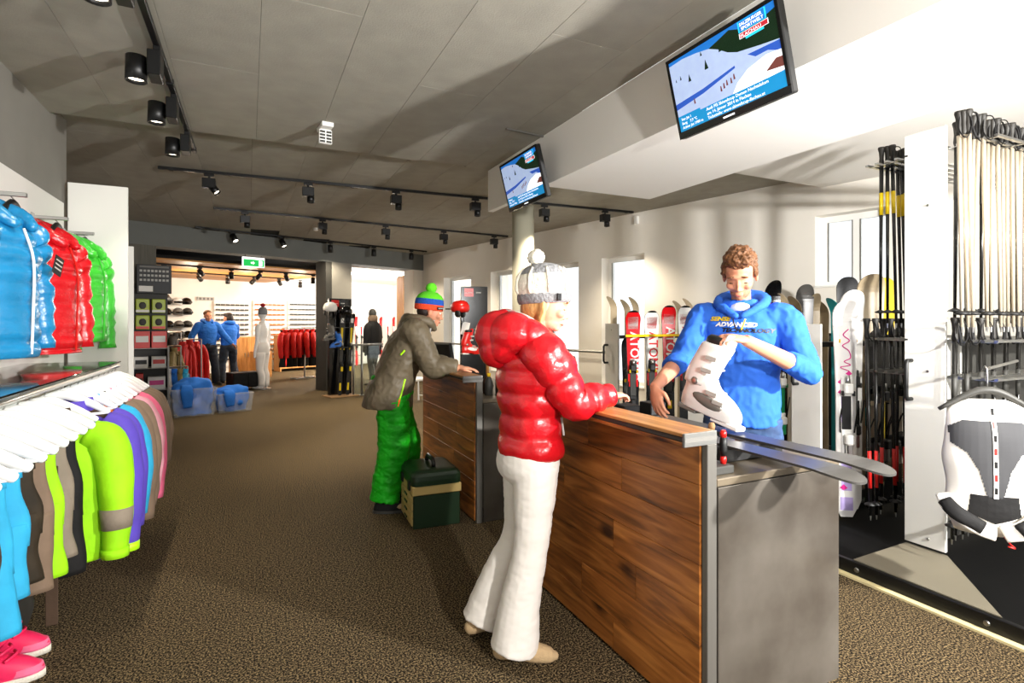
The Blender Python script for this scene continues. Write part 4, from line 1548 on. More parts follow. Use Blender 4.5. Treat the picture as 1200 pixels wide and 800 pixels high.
def ski_boot(label, M, mw='boot_white', mg='boot_grey', sc_=1.0, group=None, name='ski_boot'):
    """boot along +x (toe), z up, heel at origin"""
    t = thing(name, label, 'ski boot', group=group)
    t.matrix_world = M
    k = sc_
    sh = MB()
    sh.oval([(0.14 * k, 0, 0.0, 0.155 * k, 0.042 * k), (0.14 * k, 0, 0.02 * k, 0.158 * k, 0.046 * k), (0.135 * k, 0, 0.05 * k, 0.155 * k, 0.05 * k), (0.115 * k, 0, 0.09 * k, 0.13 * k, 0.047 * k), (0.075 * k, 0, 0.125 * k, 0.09 * k, 0.047 * k), (0.055 * k, 0, 0.165 * k, 0.072 * k, 0.05 * k)], 24, 4, exp=2.6)
    sh.build('shell', mw, t, True)
    cf = MB().oval([(0.05 * k, 0, 0.12 * k, 0.074 * k, 0.052 * k), (0.055 * k, 0, 0.18 * k, 0.076 * k, 0.056 * k), (0.075 * k, 0, 0.25 * k, 0.074 * k, 0.06 * k), (0.095 * k, 0, 0.31 * k, 0.074 * k, 0.062 * k), (0.098 * k, 0, 0.325 * k, 0.064 * k, 0.053 * k)], 24, 4, exp=2.5).build('cuff', mw, t, True)
    MB().oval([(0.095 * k, 0, 0.31 * k, 0.06 * k, 0.05 * k), (0.10 * k, 0, 0.345 * k, 0.064 * k, 0.054 * k), (0.103 * k, 0, 0.36 * k, 0.052 * k, 0.042 * k)], 20, 3).build('liner', 'black', t, True)
    MB().oval([(0.135 * k, 0, 0.29 * k, 0.025 * k, 0.045 * k), (0.15 * k, 0, 0.35 * k, 0.024 * k, 0.042 * k), (0.152 * k, 0, 0.38 * k, 0.012 * k, 0.03 * k)], 16, 3).build('tongue', mw, t, True)
    MB().oval([(0.137 * k, 0, 0.33 * k, 0.03 * k, 0.034 * k), (0.148 * k, 0, 0.365 * k, 0.026 * k, 0.03 * k)], 14, 3).build('tongue_lining', 'red_plastic', t, True)
    MB().cbox((-0.015 * k, -0.036 * k, -0.018 * k), (0.09 * k, 0.036 * k, 0.004 * k), 0.004).build('heel_sole', mg, t)
    MB().cbox((0.17 * k, -0.034 * k, -0.018 * k), (0.31 * k, 0.034 * k, 0.004 * k), 0.004).build('toe_sole', mw, t)
    for q in (-1, 1):
        MB().ell((0.14 * k, q * 0.044 * k, 0.062 * k), (0.085 * k, 0.012 * k, 0.028 * k), RY(0.15).to_3x3(), 14, 8).build('side_inlay', mg, t, True)
        MB().ell((0.055 * k, q * 0.05 * k, 0.135 * k), (0.02 * k, 0.008 * k, 0.02 * k), None, 12, 8).build('pivot', 'steel', t, True)
    MB().ell((0.19 * k, 0.0, 0.085 * k), (0.06 * k, 0.036 * k, 0.02 * k), RY(0.45).to_3x3(), 14, 8).build('instep_window', mg, t, True)
    for (x, z, rr) in ((0.2, 0.075, 0.047), (0.16, 0.105, 0.049), (0.115, 0.2, 0.064), (0.125, 0.26, 0.067)):
        bk = MB()
        bk.tube([(x * k - 0.03, -rr * k * 0.96, z * k - 0.004), (x * k + 0.005 * k, -rr * k * 0.86, z * k + 0.006 * k), (x * k + 0.028 * k, 0, z * k + 0.012 * k), (x * k + 0.005 * k, rr * k * 0.86, z * k + 0.006 * k)], 0.008 * k, 6, sub=3, flat=0.6)
        bo = bk.build('buckle_strap', mw, t, True)
        MB().cbox((x * k - 0.03 * k, -rr * k - 0.012 * k, z * k - 0.01 * k), (x * k + 0.03 * k, -rr * k - 0.002 * k, z * k + 0.012 * k), 0.003).build('buckle', 'light_grey', bo)
    return t


# boot being pushed into the binding: toe down towards the camera side, heel lifted
bt = at_d(858, 512, 2.42)
toe = V((1.945, 1.74, 0.99))
heel = V((1.90, 2.02, 1.06))
ax = (toe - heel).normalized()
upv = V((0.10, -0.12, 1.0))
zx = (upv - ax * upv.dot(ax)).normalized()
yx = zx.cross(ax)
Mb = Matrix(((ax.x, yx.x, zx.x, heel.x), (ax.y, yx.y, zx.y, heel.y), (ax.z, yx.z, zx.z, heel.z), (0, 0, 0, 1)))
BOOT = Mb
ski_boot('white ski boot held by the man in the blue hoodie', Mb, sc_=1.0)
# toolbox
tb0 = at_z(503, 610, 0)
tb = thing('toolbox', 'dark green and cream toolbox on the carpet by the rear counter', 'toolbox', (1.215, 3.93, 0), math.radians(-3))
MB().cbox((-0.17, -0.2, 0.0), (0.17, 0.2, 0.235), 0.006).build('body', 'toolbox_green', tb)
MB().cbox((-0.178, -0.208, 0.235), (0.178, 0.208, 0.30), 0.006).build('cream_band', 'toolbox_cream', tb)
lid = MB()
lid.oval([(0, 0, 0.30, 0.182, 0.212), (0, 0, 0.365, 0.182, 0.212), (0, 0, 0.40, 0.15, 0.18), (0, 0, 0.405, 0.10, 0.13)], 40, 2, exp=9)
lid.build('lid', 'toolbox_green', tb)
MB().tube([(0.0, -0.1, 0.40), (0.0, -0.1, 0.43), (0.0, -0.07, 0.45), (0, 0.07, 0.45), (0, 0.1, 0.43), (0, 0.1, 0.40)], 0.016, 8).build('handle', 'black', tb, True)
for i in range(4):
    dr = MB().cbox((-0.180, -0.185, 0.02 + i * 0.054), (-0.168, 0.185, 0.068 + i * 0.054), 0.003).build('drawer', 'toolbox_cream', tb)
    MB().cbox((-0.187, -0.04, 0.036 + i * 0.054), (-0.179, 0.04, 0.05 + i * 0.054), 0.002).build('pull', 'toolbox_green', dr)
for q in (-0.12, 0.12):
    MB().cbox((-0.192, q - 0.025, 0.26), (-0.178, q + 0.025, 0.33), 0.003).build('latch', 'black', tb)
# ------------------------------------------------------------------ people
def mrot(ax_fwd, up=V((0, 0, 1))):
    f = V(ax_fwd).normalized()
    l = V(up).cross(f).normalized()
    u = f.cross(l)
    return Matrix(((f.x, l.x, u.x), (f.y, l.y, u.y), (f.z, l.z, u.z)))


def head_shapes(mb, c, R, k=1.0, female=False):
    """face looks along +x of R"""
    def E(p, r, M=None):
        mb.ell(V(c) + R @ (V(p) * k), [q * k for q in r], R @ M if M is not None else R, 20, 14)
    E((-0.012, 0, 0.035), (0.098, 0.078, 0.088))          # skull
    E((0.022, 0, -0.02), (0.074, 0.066, 0.085))           # face
    E((0.032, 0, -0.075), (0.052, 0.05, 0.042))           # jaw
    E((0.068, 0, -0.098), (0.022, 0.024, 0.018))          # chin
    E((0.078, 0, 0.022), (0.018, 0.048, 0.014))           # brow
    for q in (-1, 1):
        E((0.066, q * 0.04, -0.03), (0.026, 0.024, 0.022))   # cheek
        E((-0.005, q * 0.079, -0.012), (0.018, 0.009, 0.032), Matrix.Rotation(q * 0.25, 3, 'Z'))   # ear
        E((0.09, q * 0.010, -0.047), (0.013, 0.010, 0.009))  # nostril
    E((0.089, 0, -0.008), (0.013, 0.011, 0.034), Matrix.Rotation(-0.32, 3, 'Y'))   # nose bridge
    E((0.103, 0, -0.04), (0.014, 0.011, 0.011))           # nose tip
    E((0.088, 0, -0.072), (0.012, 0.022, 0.006))          # upper lip
    E((0.086, 0, -0.082), (0.012, 0.018, 0.006))          # lower lip


def face_parts(body, c, R, k=1.0, lids=True, brow='hair_brown'):
    c = V(c)

    def E(p, r, m_, nm, M=None):
        MB().ell(c + R @ (V(p) * k), [q * k for q in r], R @ M if M is not None else R, 12, 8).build(nm, m_, body, True)
    for q in (-1, 1):
        if lids:
            E((0.083, q * 0.032, -0.010), (0.006, 0.014, 0.0028), 'eye_dark', 'eyelid_line')
        else:
            E((0.079, q * 0.032, -0.004), (0.010, 0.014, 0.008), 'white', 'eye')
            E((0.086, q * 0.032, -0.004), (0.005, 0.006, 0.006), 'eye_dark', 'iris')
        E((0.092, q * 0.034, 0.026), (0.005, 0.019, 0.0045), brow, 'eyebrow', Matrix.Rotation(q * -0.12, 3, 'X'))
    E((0.0915, 0, -0.077), (0.010, 0.021, 0.006), 'lip', 'lips')


def hand_shapes(mb, w_, D, N, thumb, curl=0.5, k=1.0, spread=0.02, curls=None, tcurl=0.5):
    """w_ wrist, D towards the fingers, N back of the hand, thumb = side vector sign along D x N"""
    w_ = V(w_)
    D = V(D).normalized()
    N = (V(N) - D * V(N).dot(D)).normalized()
    S = D.cross(N) * thumb
    R = Matrix(((D.x, S.x, N.x), (D.y, S.y, N.y), (D.z, S.z, N.z)))
    mb.ell(w_ + D * 0.048 * k, (0.058 * k, 0.042 * k, 0.0165 * k), R, 16, 10)
    mb.ell(w_ + D * 0.02 * k, (0.04 * k, 0.03 * k, 0.019 * k), R, 14, 8)
    for i, (off, L) in enumerate(((0.030, 0.072), (0.010, 0.082), (-0.010, 0.076), (-0.029, 0.06))):
        cu = curls[i] if curls else curl
        p = w_ + D * (0.082 * k - abs(off) * 0.25) + S * off * k
        a = 0.35 * cu
        pts = [p - D * 0.02 * k, p]
        dirv = (D + S * off * spread / 0.02 * 0.3).normalized()
        q = p
        for seg, f in ((0.45, 1.0), (0.30, 1.1), (0.25, 0.8)):
            v = (dirv * math.cos(a) - N * math.sin(a))
            q = q + v * L * k * seg
            pts.append(q)
            a += cu * f
        mb.tube(pts, [0.0095 * k, 0.0095 * k, 0.0085 * k, 0.008 * k, 0.007 * k], 8, round_ends=True)
    p = w_ + D * 0.025 * k + S * 0.026 * k - N * 0.004 * k
    d1 = (D * 0.65 + S * 0.72 - N * 0.25 * tcurl).normalized()
    d2 = (D * 0.92 + S * 0.25 - N * 0.35 * tcurl).normalized()
    d3 = (D * 0.95 - S * 0.05 - N * 0.5 * tcurl).normalized()
    p1 = p + d1 * 0.035 * k
    p2 = p1 + d2 * 0.03 * k
    p3 = p2 + d3 * 0.025 * k
    mb.tube([p, p1, p2, p3], [0.013 * k, 0.0115 * k, 0.010 * k, 0.008 * k], 8, round_ends=True)


def body_mesh(J, vox, m_, parent, hands=None, k=1.0, thin=0.85, female=False, headk=1.0, feet=False):
    mb = MB()
    T = thin
    c, R = V(J['head']), J['headR']
    head_shapes(mb, c, R, headk, female)
    nk, ch, pv = V(J['neck']), V(J['chest']), V(J['pelvis'])
    mb.tube([c + R @ V((-0.025, 0, -0.03)), nk, nk + (ch - nk) * 0.3], [0.052 * T / 0.85, 0.055 * T / 0.85, 0.075 * T], 14, sub=3)
    mb.tube([nk + (ch - nk) * 0.25, ch, (ch + pv) / 2, pv], [0.08 * T, 0.135 * T, 0.125 * T, 0.135 * T], 16, sub=4, round_ends=True)
    for s_ in 'LR':
        sh, el, wr = V(J['sh' + s_]), V(J['el' + s_]), V(J['wr' + s_])
        mb.tube([ch + (sh - ch) * 0.4 + V((0, 0, 0.03)), sh, sh + (el - sh) * 0.5, el, el + (wr - el) * 0.35, wr], [0.06 * T, 0.058 * T, 0.05 * T, 0.042, 0.043, 0.027], 12, sub=4)
        hp, kn, an = V(J['hp' + s_]), V(J['kn' + s_]), V(J['an' + s_])
        mb.tube([pv + (hp - pv) * 0.3, hp, hp + (kn - hp) * 0.5, kn, kn + (an - kn) * 0.35, an], [0.08 * T, 0.085 * T, 0.075 * T, 0.055 * T, 0.055 * T, 0.038], 12, sub=4)
        if feet:
            f = V(J['ft' + s_])
            mb.tube([an + V((0, 0, 0.0)) - f * 0.035 + V((0, 0, -0.03)), an + f * 0.05 + V((0, 0, -0.035)), an + f * 0.14 + V((0, 0, -0.048)), an + f * 0.175 + V((0, 0, -0.052))], [0.036, 0.042, 0.034, 0.022], 12, sub=3, round_ends=True)
        if hands and s_ in hands:
            hd = hands[s_]
            hand_shapes(mb, wr, *hd[0], **hd[1])
    return remesh(mb, vox, 'body', m_, parent, 2)


def wrinkle(amp, f=7.0, seed=0.0, st=(1, 1, 2.2)):
    o = V((seed, seed * 1.7, seed * 0.3))

    def fn(co):
        p = V((co.x * st[0], co.y * st[1], co.z * st[2])) * f + o
        return amp * (noise.noise(p) + 0.5 * (1 - abs(noise.noise(p * 2.1)) * 2))
    return fn


def pants(J, name, m_, parent, thigh=0.105, knee=0.085, hem=0.09, hips=(0.15, 0.19), vox=0.008, amp=0.006, hemz=None, top=None, butt=0.0, flat=1.0, f=8.0):
    mb = MB()
    pv = V(J['pelvis'])
    tz = top if top else pv.z + 0.12
    a, b = hips
    mb.oval([(pv.x + butt * -0.1, pv.y, tz, a * 0.93, b * 0.93), (pv.x - butt * 0.5, pv.y, pv.z + 0.03, a, b), (pv.x - butt * 0.6, pv.y, pv.z - 0.06, a, b * 1.02), (pv.x - butt * 0.2, pv.y, pv.z - 0.13, a * 0.72, b * 0.85)], 24, 4)
    for s_ in 'LR':
        hp, kn, an = V(J['hp' + s_]), V(J['kn' + s_]), V(J['an' + s_])
        hz = V((an.x, an.y, hemz if hemz is not None else an.z - 0.03))
        mid = kn + (hz - kn) * 0.5
        mb.tube([hp + V((0, 0, 0.03)), hp + (kn - hp) * 0.45, kn, mid, hz], [thigh * 1.02, thigh * 0.95, knee, (knee + hem) / 2, hem], 18, sub=5, flat=flat)
    return remesh(mb, vox, name, m_, parent, 3, wrinkle(amp, f, 3.1))


def sleeves(mb, J, r, k=1.0, end=1.0):
    for s_ in 'LR':
        sh, el, wr = V(J['sh' + s_]), V(J['el' + s_]), V(J['wr' + s_])
        ch = V(J['chest'])
        e = el + (wr - el) * end
        mb.tube([ch + (sh - ch) * 0.55 + V((0, 0, 0.03)), sh, sh + (el - sh) * 0.5, el, el + (e - el) * 0.5, e], [r[0] * 1.05, r[0], r[1], r[2], r[3], r[4]], 16, sub=5)


def shoe(parent, an, f, m_='black', k=1.0, name='shoe', sole='dark_grey'):
    an = V(an)
    f = V(f).normalized()
    R = mrot(f)
    mb = MB()
    M = Matrix.Translation(V((an.x, an.y, 0))) @ R.to_4x4()
    mb.oval([(0.06, 0, 0.015, 0.145 * k, 0.048), (0.06, 0, 0.05, 0.14 * k, 0.046), (0.02, 0, 0.085, 0.085 * k, 0.042), (-0.01, 0, 0.12, 0.05, 0.042)], 20, 4).xf(M)
    s_ = mb.build(name, m_, parent, True)
    MB().oval([(0.06, 0, 0.0, 0.15 * k, 0.052), (0.06, 0, 0.02, 0.15 * k, 0.052)], 20, 2).xf(M).build('sole', sole, s_)
    return s_


# ---------------- woman in the red puffer jacket; local +x is the way she faces
WO = thing('person', 'woman in red puffer jacket, white trousers and bobble hat at the front counter', 'person', (1.06, 2.23, 0), math.radians(-6))
hR = mrot((1, -0.42, -0.30))
J = dict(head=(0.185, 0.0, 1.54), headR=hR, neck=(0.12, 0, 1.41), chest=(0.10, 0, 1.22), pelvis=(0.11, 0, 0.87),
         shR=(0.10, -0.165, 1.325), elR=(0.215, -0.215, 1.115), wrR=(0.40, -0.19, 1.125), shL=(0.11, 0.165, 1.325), elL=(0.24, 0.2, 1.12), wrL=(0.36, 0.03, 1.12),
         hpR=(0.10, -0.085, 0.82), knR=(0.06, -0.105, 0.46), anR=(-0.03, -0.12, 0.075), ftR=V((0.93, -0.35, 0)).normalized(),
         hpL=(0.11, 0.085, 0.82), knL=(0.08, 0.09, 0.46), anL=(-0.10, 0.10, 0.09), ftL=V((1, 0.1, 0)).normalized())
body_mesh(J, 0.005, 'skin_pale', WO, hands={'R': (((1, 0.35, 0.0), (0, 0, 1), -1), dict(curl=0.5, k=0.9)), 'L': (((0.7, -0.7, 0.0), (0, 0, 1), 1), dict(curl=0.5, k=0.9))}, thin=0.72, headk=1.0)
face_parts(WO, J['head'], hR, 1.0, brow='hair_blond')
# trousers, flared
mb = MB()
mb.oval([(0.105, 0, 1.0, 0.11, 0.14), (0.095, 0, 0.90, 0.128, 0.165), (0.088, 0, 0.82, 0.137, 0.178), (0.088, 0, 0.76, 0.12, 0.168), (0.10, 0, 0.71, 0.075, 0.13)], 28, 4)
for s_, q in (('R', -1), ('L', 1)):
    hp, kn, an = V(J['hp' + s_]), V(J['kn' + s_]), V(J['an' + s_])
    mb.tube([hp + V((-0.005, 0, 0.0)), hp + (kn - hp) * 0.35, kn, kn + (an - kn) * 0.5, V((an.x + 0.01, an.y, 0.05 if s_ == 'R' else 0.07))], [0.102, 0.094, 0.076, 0.085, 0.104], 20, sub=6)
remesh(mb, 0.007, 'trousers', 'pants_white', WO, 4, wrinkle(0.0035, 9, 1.3))
for s_, q in (('R', -1), ('L', 1)):
    an = V(J['an' + s_])
    f = V(J['ft' + s_])
    mb = MB()
    mb.tube([an - f * 0.05 + V((0, 0, -0.035)), an + f * 0.03 + V((0, 0, -0.02)), an + f * 0.10 + V((0, 0, -0.04)), an + f * 0.16 + V((0, 0, -0.05)), an + f * 0.18 + V((0, 0, -0.052))], [0.034, 0.046, 0.042, 0.033, 0.02], 14, sub=4, round_ends=True)
    for v in mb.v:
        v.z = max(v.z, 0.004)
    mb.build('sock', 'sock', WO, True)
# puffer jacket
def baffle(p, amp, ph=0.0):
    return lambda s, th, pos: amp * (abs(math.sin(PI * (s + ph) / p)) ** 0.55 - 0.7) + 0.008 * noise.noise(pos * 11) + 0.006 * noise.noise(V((pos.x * 30, pos.y * 30, pos.z * 12)))


secs = [(0.105, 0, 0.845, 0.142, 0.178), (0.102, 0, 0.90, 0.142, 0.182), (0.10, 0, 1.0, 0.132, 0.172), (0.10, 0, 1.1, 0.142, 0.185), (0.10, 0, 1.2, 0.152, 0.20), (0.10, 0, 1.28, 0.145, 0.20), (0.105, 0, 1.345, 0.115, 0.165), (0.115, 0, 1.39, 0.085, 0.105), (0.125, 0, 1.425, 0.07, 0.078)]
jk = MB().oval(secs, 44, 8, lambda z, th, p: baffle(0.098, 0.017, -0.845)(z, th, p)).build('jacket', 'puff_red', WO, True)
for s_ in 'RL':
    sh, el, wr = V(J['sh' + s_]), V(J['el' + s_]), V(J['wr' + s_])
    MB().tube([sh + V((0, 0.05 if s_ == 'R' else -0.05, 0.01)), sh + V((0.005, 0, -0.02)), sh + (el - sh) * 0.5, el + V((0.0, 0, 0.0)), el + (wr - el) * 0.45, wr + (wr - el).normalized() * 0.01],
              [0.095, 0.098, 0.088, 0.078, 0.07, 0.05], 22, sub=7, fn=baffle(0.09, 0.016)).build('sleeve', 'puff_red', jk, True)
# hood lying on the back
mb = MB()
mb.tube([(0.21, -0.075, 1.335), (0.14, -0.125, 1.365), (0.02, -0.12, 1.40), (-0.055, 0.0, 1.40), (0.02, 0.12, 1.40), (0.14, 0.125, 1.365), (0.21, 0.075, 1.335)], [0.022, 0.042, 0.08, 0.10, 0.08, 0.042, 0.022], 20, sub=5, round_ends=True)
mb.ell((-0.05, 0, 1.36), (0.085, 0.135, 0.115), RY(0.25).to_3x3(), 20, 12)
mb.ell((-0.03, 0, 1.46), (0.07, 0.12, 0.045), RY(-0.3).to_3x3(), 20, 12)


def hoodfold(co):
    a = math.atan2(co.y, co.x - 0.12)
    return 0.012 * (abs(math.sin(a * 4.5)) ** 0.6 - 0.6) + 0.005 * noise.noise(co * 13)


remesh(mb, 0.007, 'hood', 'puff_red', jk, 3, hoodfold)
MB().tube([(0.205, -0.08, 1.358), (0.14, -0.125, 1.408), (0.04, -0.115, 1.478), (-0.03, 0, 1.505), (0.04, 0.115, 1.478), (0.14, 0.125, 1.408), (0.205, 0.08, 1.358)], 0.006, 6, sub=4).build('hood_edge', 'light_grey', jk, True)
MB().tube([(0.20, -0.125, 1.03), (0.215, -0.118, 0.95)], 0.005, 6).build('pocket_zip', 'light_grey', jk)
MB().tube([(0.255, 0, 0.86), (0.25, 0, 1.0), (0.262, 0, 1.2), (0.225, 0, 1.36), (0.20, 0, 1.42)], 0.006, 6, sub=3).build('front_zip', 'red_cloth', jk)
# hat and hair
hc = V(J['head'])


def H(p, k=0.95):
    return hc + hR @ (V(p) * k)


hat = MB()
prof = [(0.098, 0.02), (0.106, 0.045), (0.106, 0.08), (0.096, 0.115), (0.07, 0.145), (0.035, 0.162), (0.0, 0.166)]


def hatmesh(prof, a=1.08, b=0.88, tilt=-0.32, rib=0, off=(-0.012, 0, 0.0)):
    mb = MB()
    rings = []
    M = RY(tilt).to_3x3()
    cc = catmull([V((r, z, 0)) for r, z in prof], 4)
    for q in cc:
        ring = []
        for i in range(44):
            th = 2 * PI * i / 44
            rr = max(q.x, 0.0015) + (rib * (0.5 + 0.5 * math.cos(th * 22)) if rib else 0)
            ring.append(hc + hR @ (V(off) + M @ V((rr * a * math.cos(th), rr * b * math.sin(th), q.y))))
        rings.append(ring)
    mb.loft(rings)
    return mb


ho = hatmesh([(0.112, 0.035), (0.119, 0.062), (0.118, 0.098), (0.107, 0.132)]).build('hat', 'knit_white', WO, True)
hatmesh([(0.1075, 0.131), (0.089, 0.156), (0.055, 0.176), (0.022, 0.184), (0.002, 0.186)]).build('hat_crown', 'knit_grey', ho, True)
hatmesh([(0.106, -0.004), (0.1125, 0.010), (0.1135, 0.034), (0.111, 0.042)], rib=0.004).build('hat_band', 'knit_grey', ho, True)
for i in range(9):
    th = 2 * PI * i / 9
    M = RY(-0.32).to_3x3()
    mb = MB().tube([hc + hR @ (V((-0.012, 0, 0)) + M @ V((rr * 1.08 * math.cos(th), rr * 0.88 * math.sin(th), z))) for rr, z in ((0.116, 0.045), (0.121, 0.062), (0.120, 0.092), (0.111, 0.124), (0.085, 0.16))], [0.006, 0.009, 0.007, 0.009, 0.005], 6, sub=4)
    mb.build('knit_cable', 'knit_white', ho, True)
pc_ = hc + hR @ (RY(-0.32).to_3x3() @ V((-0.04, 0, 0.215)))
mb = MB().ell(pc_, (0.04, 0.04, 0.038), None, 28, 18)
for v in mb.v:
    v += (v - pc_) * 0.14 * noise.noise(v * 90)
mb.build('pompom', 'knit_white', ho, True)
p = hc + hR @ (RY(-0.32).to_3x3() @ V((0.055, -0.094, 0.022)))
o = MB().cbox((-0.012, -0.004, -0.016), (0.012, 0.004, 0.016), 0.002, TR(p) @ RZ(0.5)).build('hat_label', 'black', ho)
# hair: long, falling on both sides inside the hood
mb = MB()
for q in (-1, 1):
    mb.tube([H((-0.03, q * 0.07, 0.01)), H((-0.015, q * 0.078, -0.05)), H((0.0, q * 0.08, -0.12)), V((0.215, q * 0.085, 1.34)), V((0.245, q * 0.085, 1.26)), V((0.25, q * 0.08, 1.2))], [0.03, 0.032, 0.032, 0.028, 0.022, 0.01], 12, sub=4, flat=0.55)
mb.ell(H((-0.05, 0, -0.02)), (0.07, 0.078, 0.10), hR, 18, 12)
remesh(mb, 0.006, 'hair', 'hair_blond', WO, 2, wrinkle(0.003, 30, 2, (3, 3, 0.4)))

# ---------------- man in the bobble hat leaning on the rear counter
GM = thing('person', 'man in bobble hat, olive jacket and bright green trousers leaning on the rear counter', 'person', (1.02, 4.33, 0), math.radians(-6))
hR = mrot((1, -0.12, -0.22))
J = dict(head=(0.31, 0.0, 1.545), headR=hR, neck=(0.225, 0, 1.445), chest=(0.13, 0, 1.27), pelvis=(0.0, 0, 0.91),
         shR=(0.155, -0.195, 1.385), elR=(0.28, -0.245, 1.115), wrR=(0.47, -0.30, 1.10), shL=(0.175, 0.195, 1.385), elL=(0.33, 0.25, 1.115), wrL=(0.47, 0.0, 1.10),
         hpR=(0.0, -0.10, 0.86), knR=(0.0, -0.13, 0.47), anR=(-0.07, -0.145, 0.085), ftR=V((1, -0.15, 0)).normalized(),
         hpL=(0.02, 0.10, 0.86), knL=(0.13, 0.11, 0.47), anL=(0.11, 0.14, 0.085), ftL=V((1, 0.1, 0)).normalized())
body_mesh(J, 0.0055, 'skin', GM, hands={'R': (((0.95, -0.25, -0.05), (0, 0, 1), 1), dict(curl=0.28)), 'L': (((0.75, -0.65, -0.03), (0, 0, 1), -1), dict(curl=0.35))}, thin=0.75)
face_parts(GM, J['head'], hR, 1.0, lids=False)
pants(J, 'trousers', 'green_pants', GM, thigh=0.128, knee=0.118, hem=0.112, hips=(0.16, 0.2), amp=0.011, hemz=0.09, f=11)
shoe(GM, J['anR'], J['ftR'], 'blackcloth', 1.0)
shoe(GM, J['anL'], J['ftL'], 'blackcloth', 1.0)
for s_ in 'RL':
    an, f = V(J['an' + s_]), V(J['ft' + s_])
    MB().ell((an.x + f.x * 0.125, an.y + f.y * 0.125, 0.045), (0.085, 0.05, 0.03), mrot(f), 14, 8).build('shoe_toe', 'sock', GM, True)
mb = MB()
secs = [(-0.035, 0, 0.79, 0.19, 0.235), (-0.02, 0, 0.90, 0.185, 0.235), (0.02, 0, 1.02, 0.17, 0.225), (0.075, 0, 1.15, 0.165, 0.23), (0.125, 0, 1.28, 0.165, 0.235), (0.16, 0, 1.37, 0.14, 0.215), (0.195, 0, 1.43, 0.10, 0.14), (0.225, 0, 1.47, 0.08, 0.09)]
mb.oval(secs, 32, 4)
sleeves(mb, J, (0.10, 0.092, 0.088, 0.078, 0.06), end=0.96)
gj = remesh(mb, 0.008, 'jacket', 'olive_jacket', GM, 4, wrinkle(0.010, 6.5, 5.0, (1.6, 1.2, 1.6)))
# collar / hood
mb = MB()
mb.tube([(0.33, -0.075, 1.40), (0.27, -0.105, 1.46), (0.16, -0.085, 1.475), (0.125, 0, 1.475), (0.16, 0.085, 1.475), (0.27, 0.105, 1.46), (0.33, 0.075, 1.40)], [0.025, 0.036, 0.045, 0.05, 0.045, 0.036, 0.025], 14, sub=4, round_ends=True)
mb.ell((0.12, 0, 1.44), (0.06, 0.11, 0.06), RY(-0.4).to_3x3())
remesh(mb, 0.008, 'hood', 'olive_jacket', gj, 3, wrinkle(0.006, 10, 8))
MB().tube([(0.325, -0.08, 1.47), (0.29, -0.09, 1.39), (0.30, -0.075, 1.33)], [0.012, 0.016, 0.008], 8, sub=3, flat=0.5).build('collar_lining', 'light_grey', gj, True)


def onsurf(o, pts, dirv, r, name, m_, parent, n=6, off=0.0):
    """thin strip lying on a garment"""
    b = BVHTree.FromPolygons([v.co.copy() for v in o.data.vertices], [list(p.vertices) for p in o.data.polygons])
    out = []
    for p in catmull([V(q) for q in pts], 8):
        h = b.ray_cast(V(p) - V(dirv) * 0.6, V(dirv))
        if h[0] is not None:
            out.append(h[0] - V(dirv) * off)
    if len(out) > 1:
        return MB().tube(out, r, n).build(name, m_, parent, True)


onsurf(gj, [(0.075, 0, 1.02), (0.05, 0, 0.93), (0.03, 0, 0.87)], V((0, 1, 0)), 0.0075, 'pocket_zip', 'neon_lime', gj)
onsurf(gj, [(0.03, 0, 0.87), (0.018, 0, 0.815)], V((0, 1, 0)), 0.0085, 'zip_pull', 'neon_orange', gj)
onsurf(gj, [(0.07, 0, 1.24), (0.04, 0, 1.205)], V((0, 1, 0)), 0.008, 'sleeve_zip', 'neon_lime', gj)
hc = V(J['head'])
ho = hatmesh([(0.108, 0.005), (0.112, 0.02), (0.112, 0.05)], 1.05, 0.86, -0.12).build('hat', 'knit_orange', GM, True)
hatmesh([(0.1125, 0.049), (0.111, 0.075), (0.106, 0.095)], 1.05, 0.86, -0.12).build('hat_stripe', 'knit_blue', ho, True)
hatmesh([(0.106, 0.094), (0.09, 0.125), (0.055, 0.15), (0.02, 0.158), (0.002, 0.16)], 1.05, 0.86, -0.12).build('hat_crown', 'knit_green', ho, True)
pc_ = hc + hR @ V((-0.03, 0, 0.185))
mb = MB().ell(pc_, (0.045, 0.045, 0.042), None, 28, 18)
for v in mb.v:
    v += (v - pc_) * 0.16 * noise.noise(v * 90)
mb.build('pompom', 'knit_green', ho, True)
p = hc + hR @ V((0.07, -0.078, 0.035))
MB().cbox((-0.03, -0.006, -0.011), (0.03, 0.004, 0.011), 0.002, TR(p) @ RZ(0.55)).build('hat_label', 'black', ho)
text_mesh('SALOMON', 0.012, 'white', 'lettering', ho, TR(p) @ RZ(0.55) @ TR(-0.027, -0.0064, -0.004) @ RX(PI / 2), 0.0003)
mb = MB().ell(hc + hR @ V((-0.045, 0, -0.015)), (0.062, 0.075, 0.05), hR, 16, 10)
mb.build('hair', 'hair_dark', GM, True)

# ---------------- man in the blue hoodie behind the counter
fx = V((-0.80, -0.60, 0))
SM = thing('person', 'man in blue hoodie behind the front counter holding a white ski boot', 'person', (2.43, 2.15, 0), math.atan2(fx.y, fx.x))
Minv = SM.matrix_basis.inverted()
SM.rotation_euler = (0, 0, math.atan2(fx.y, fx.x))
Mw = TR(2.43, 2.15, 0) @ RZ(math.atan2(fx.y, fx.x))
Mi = Mw.inverted()
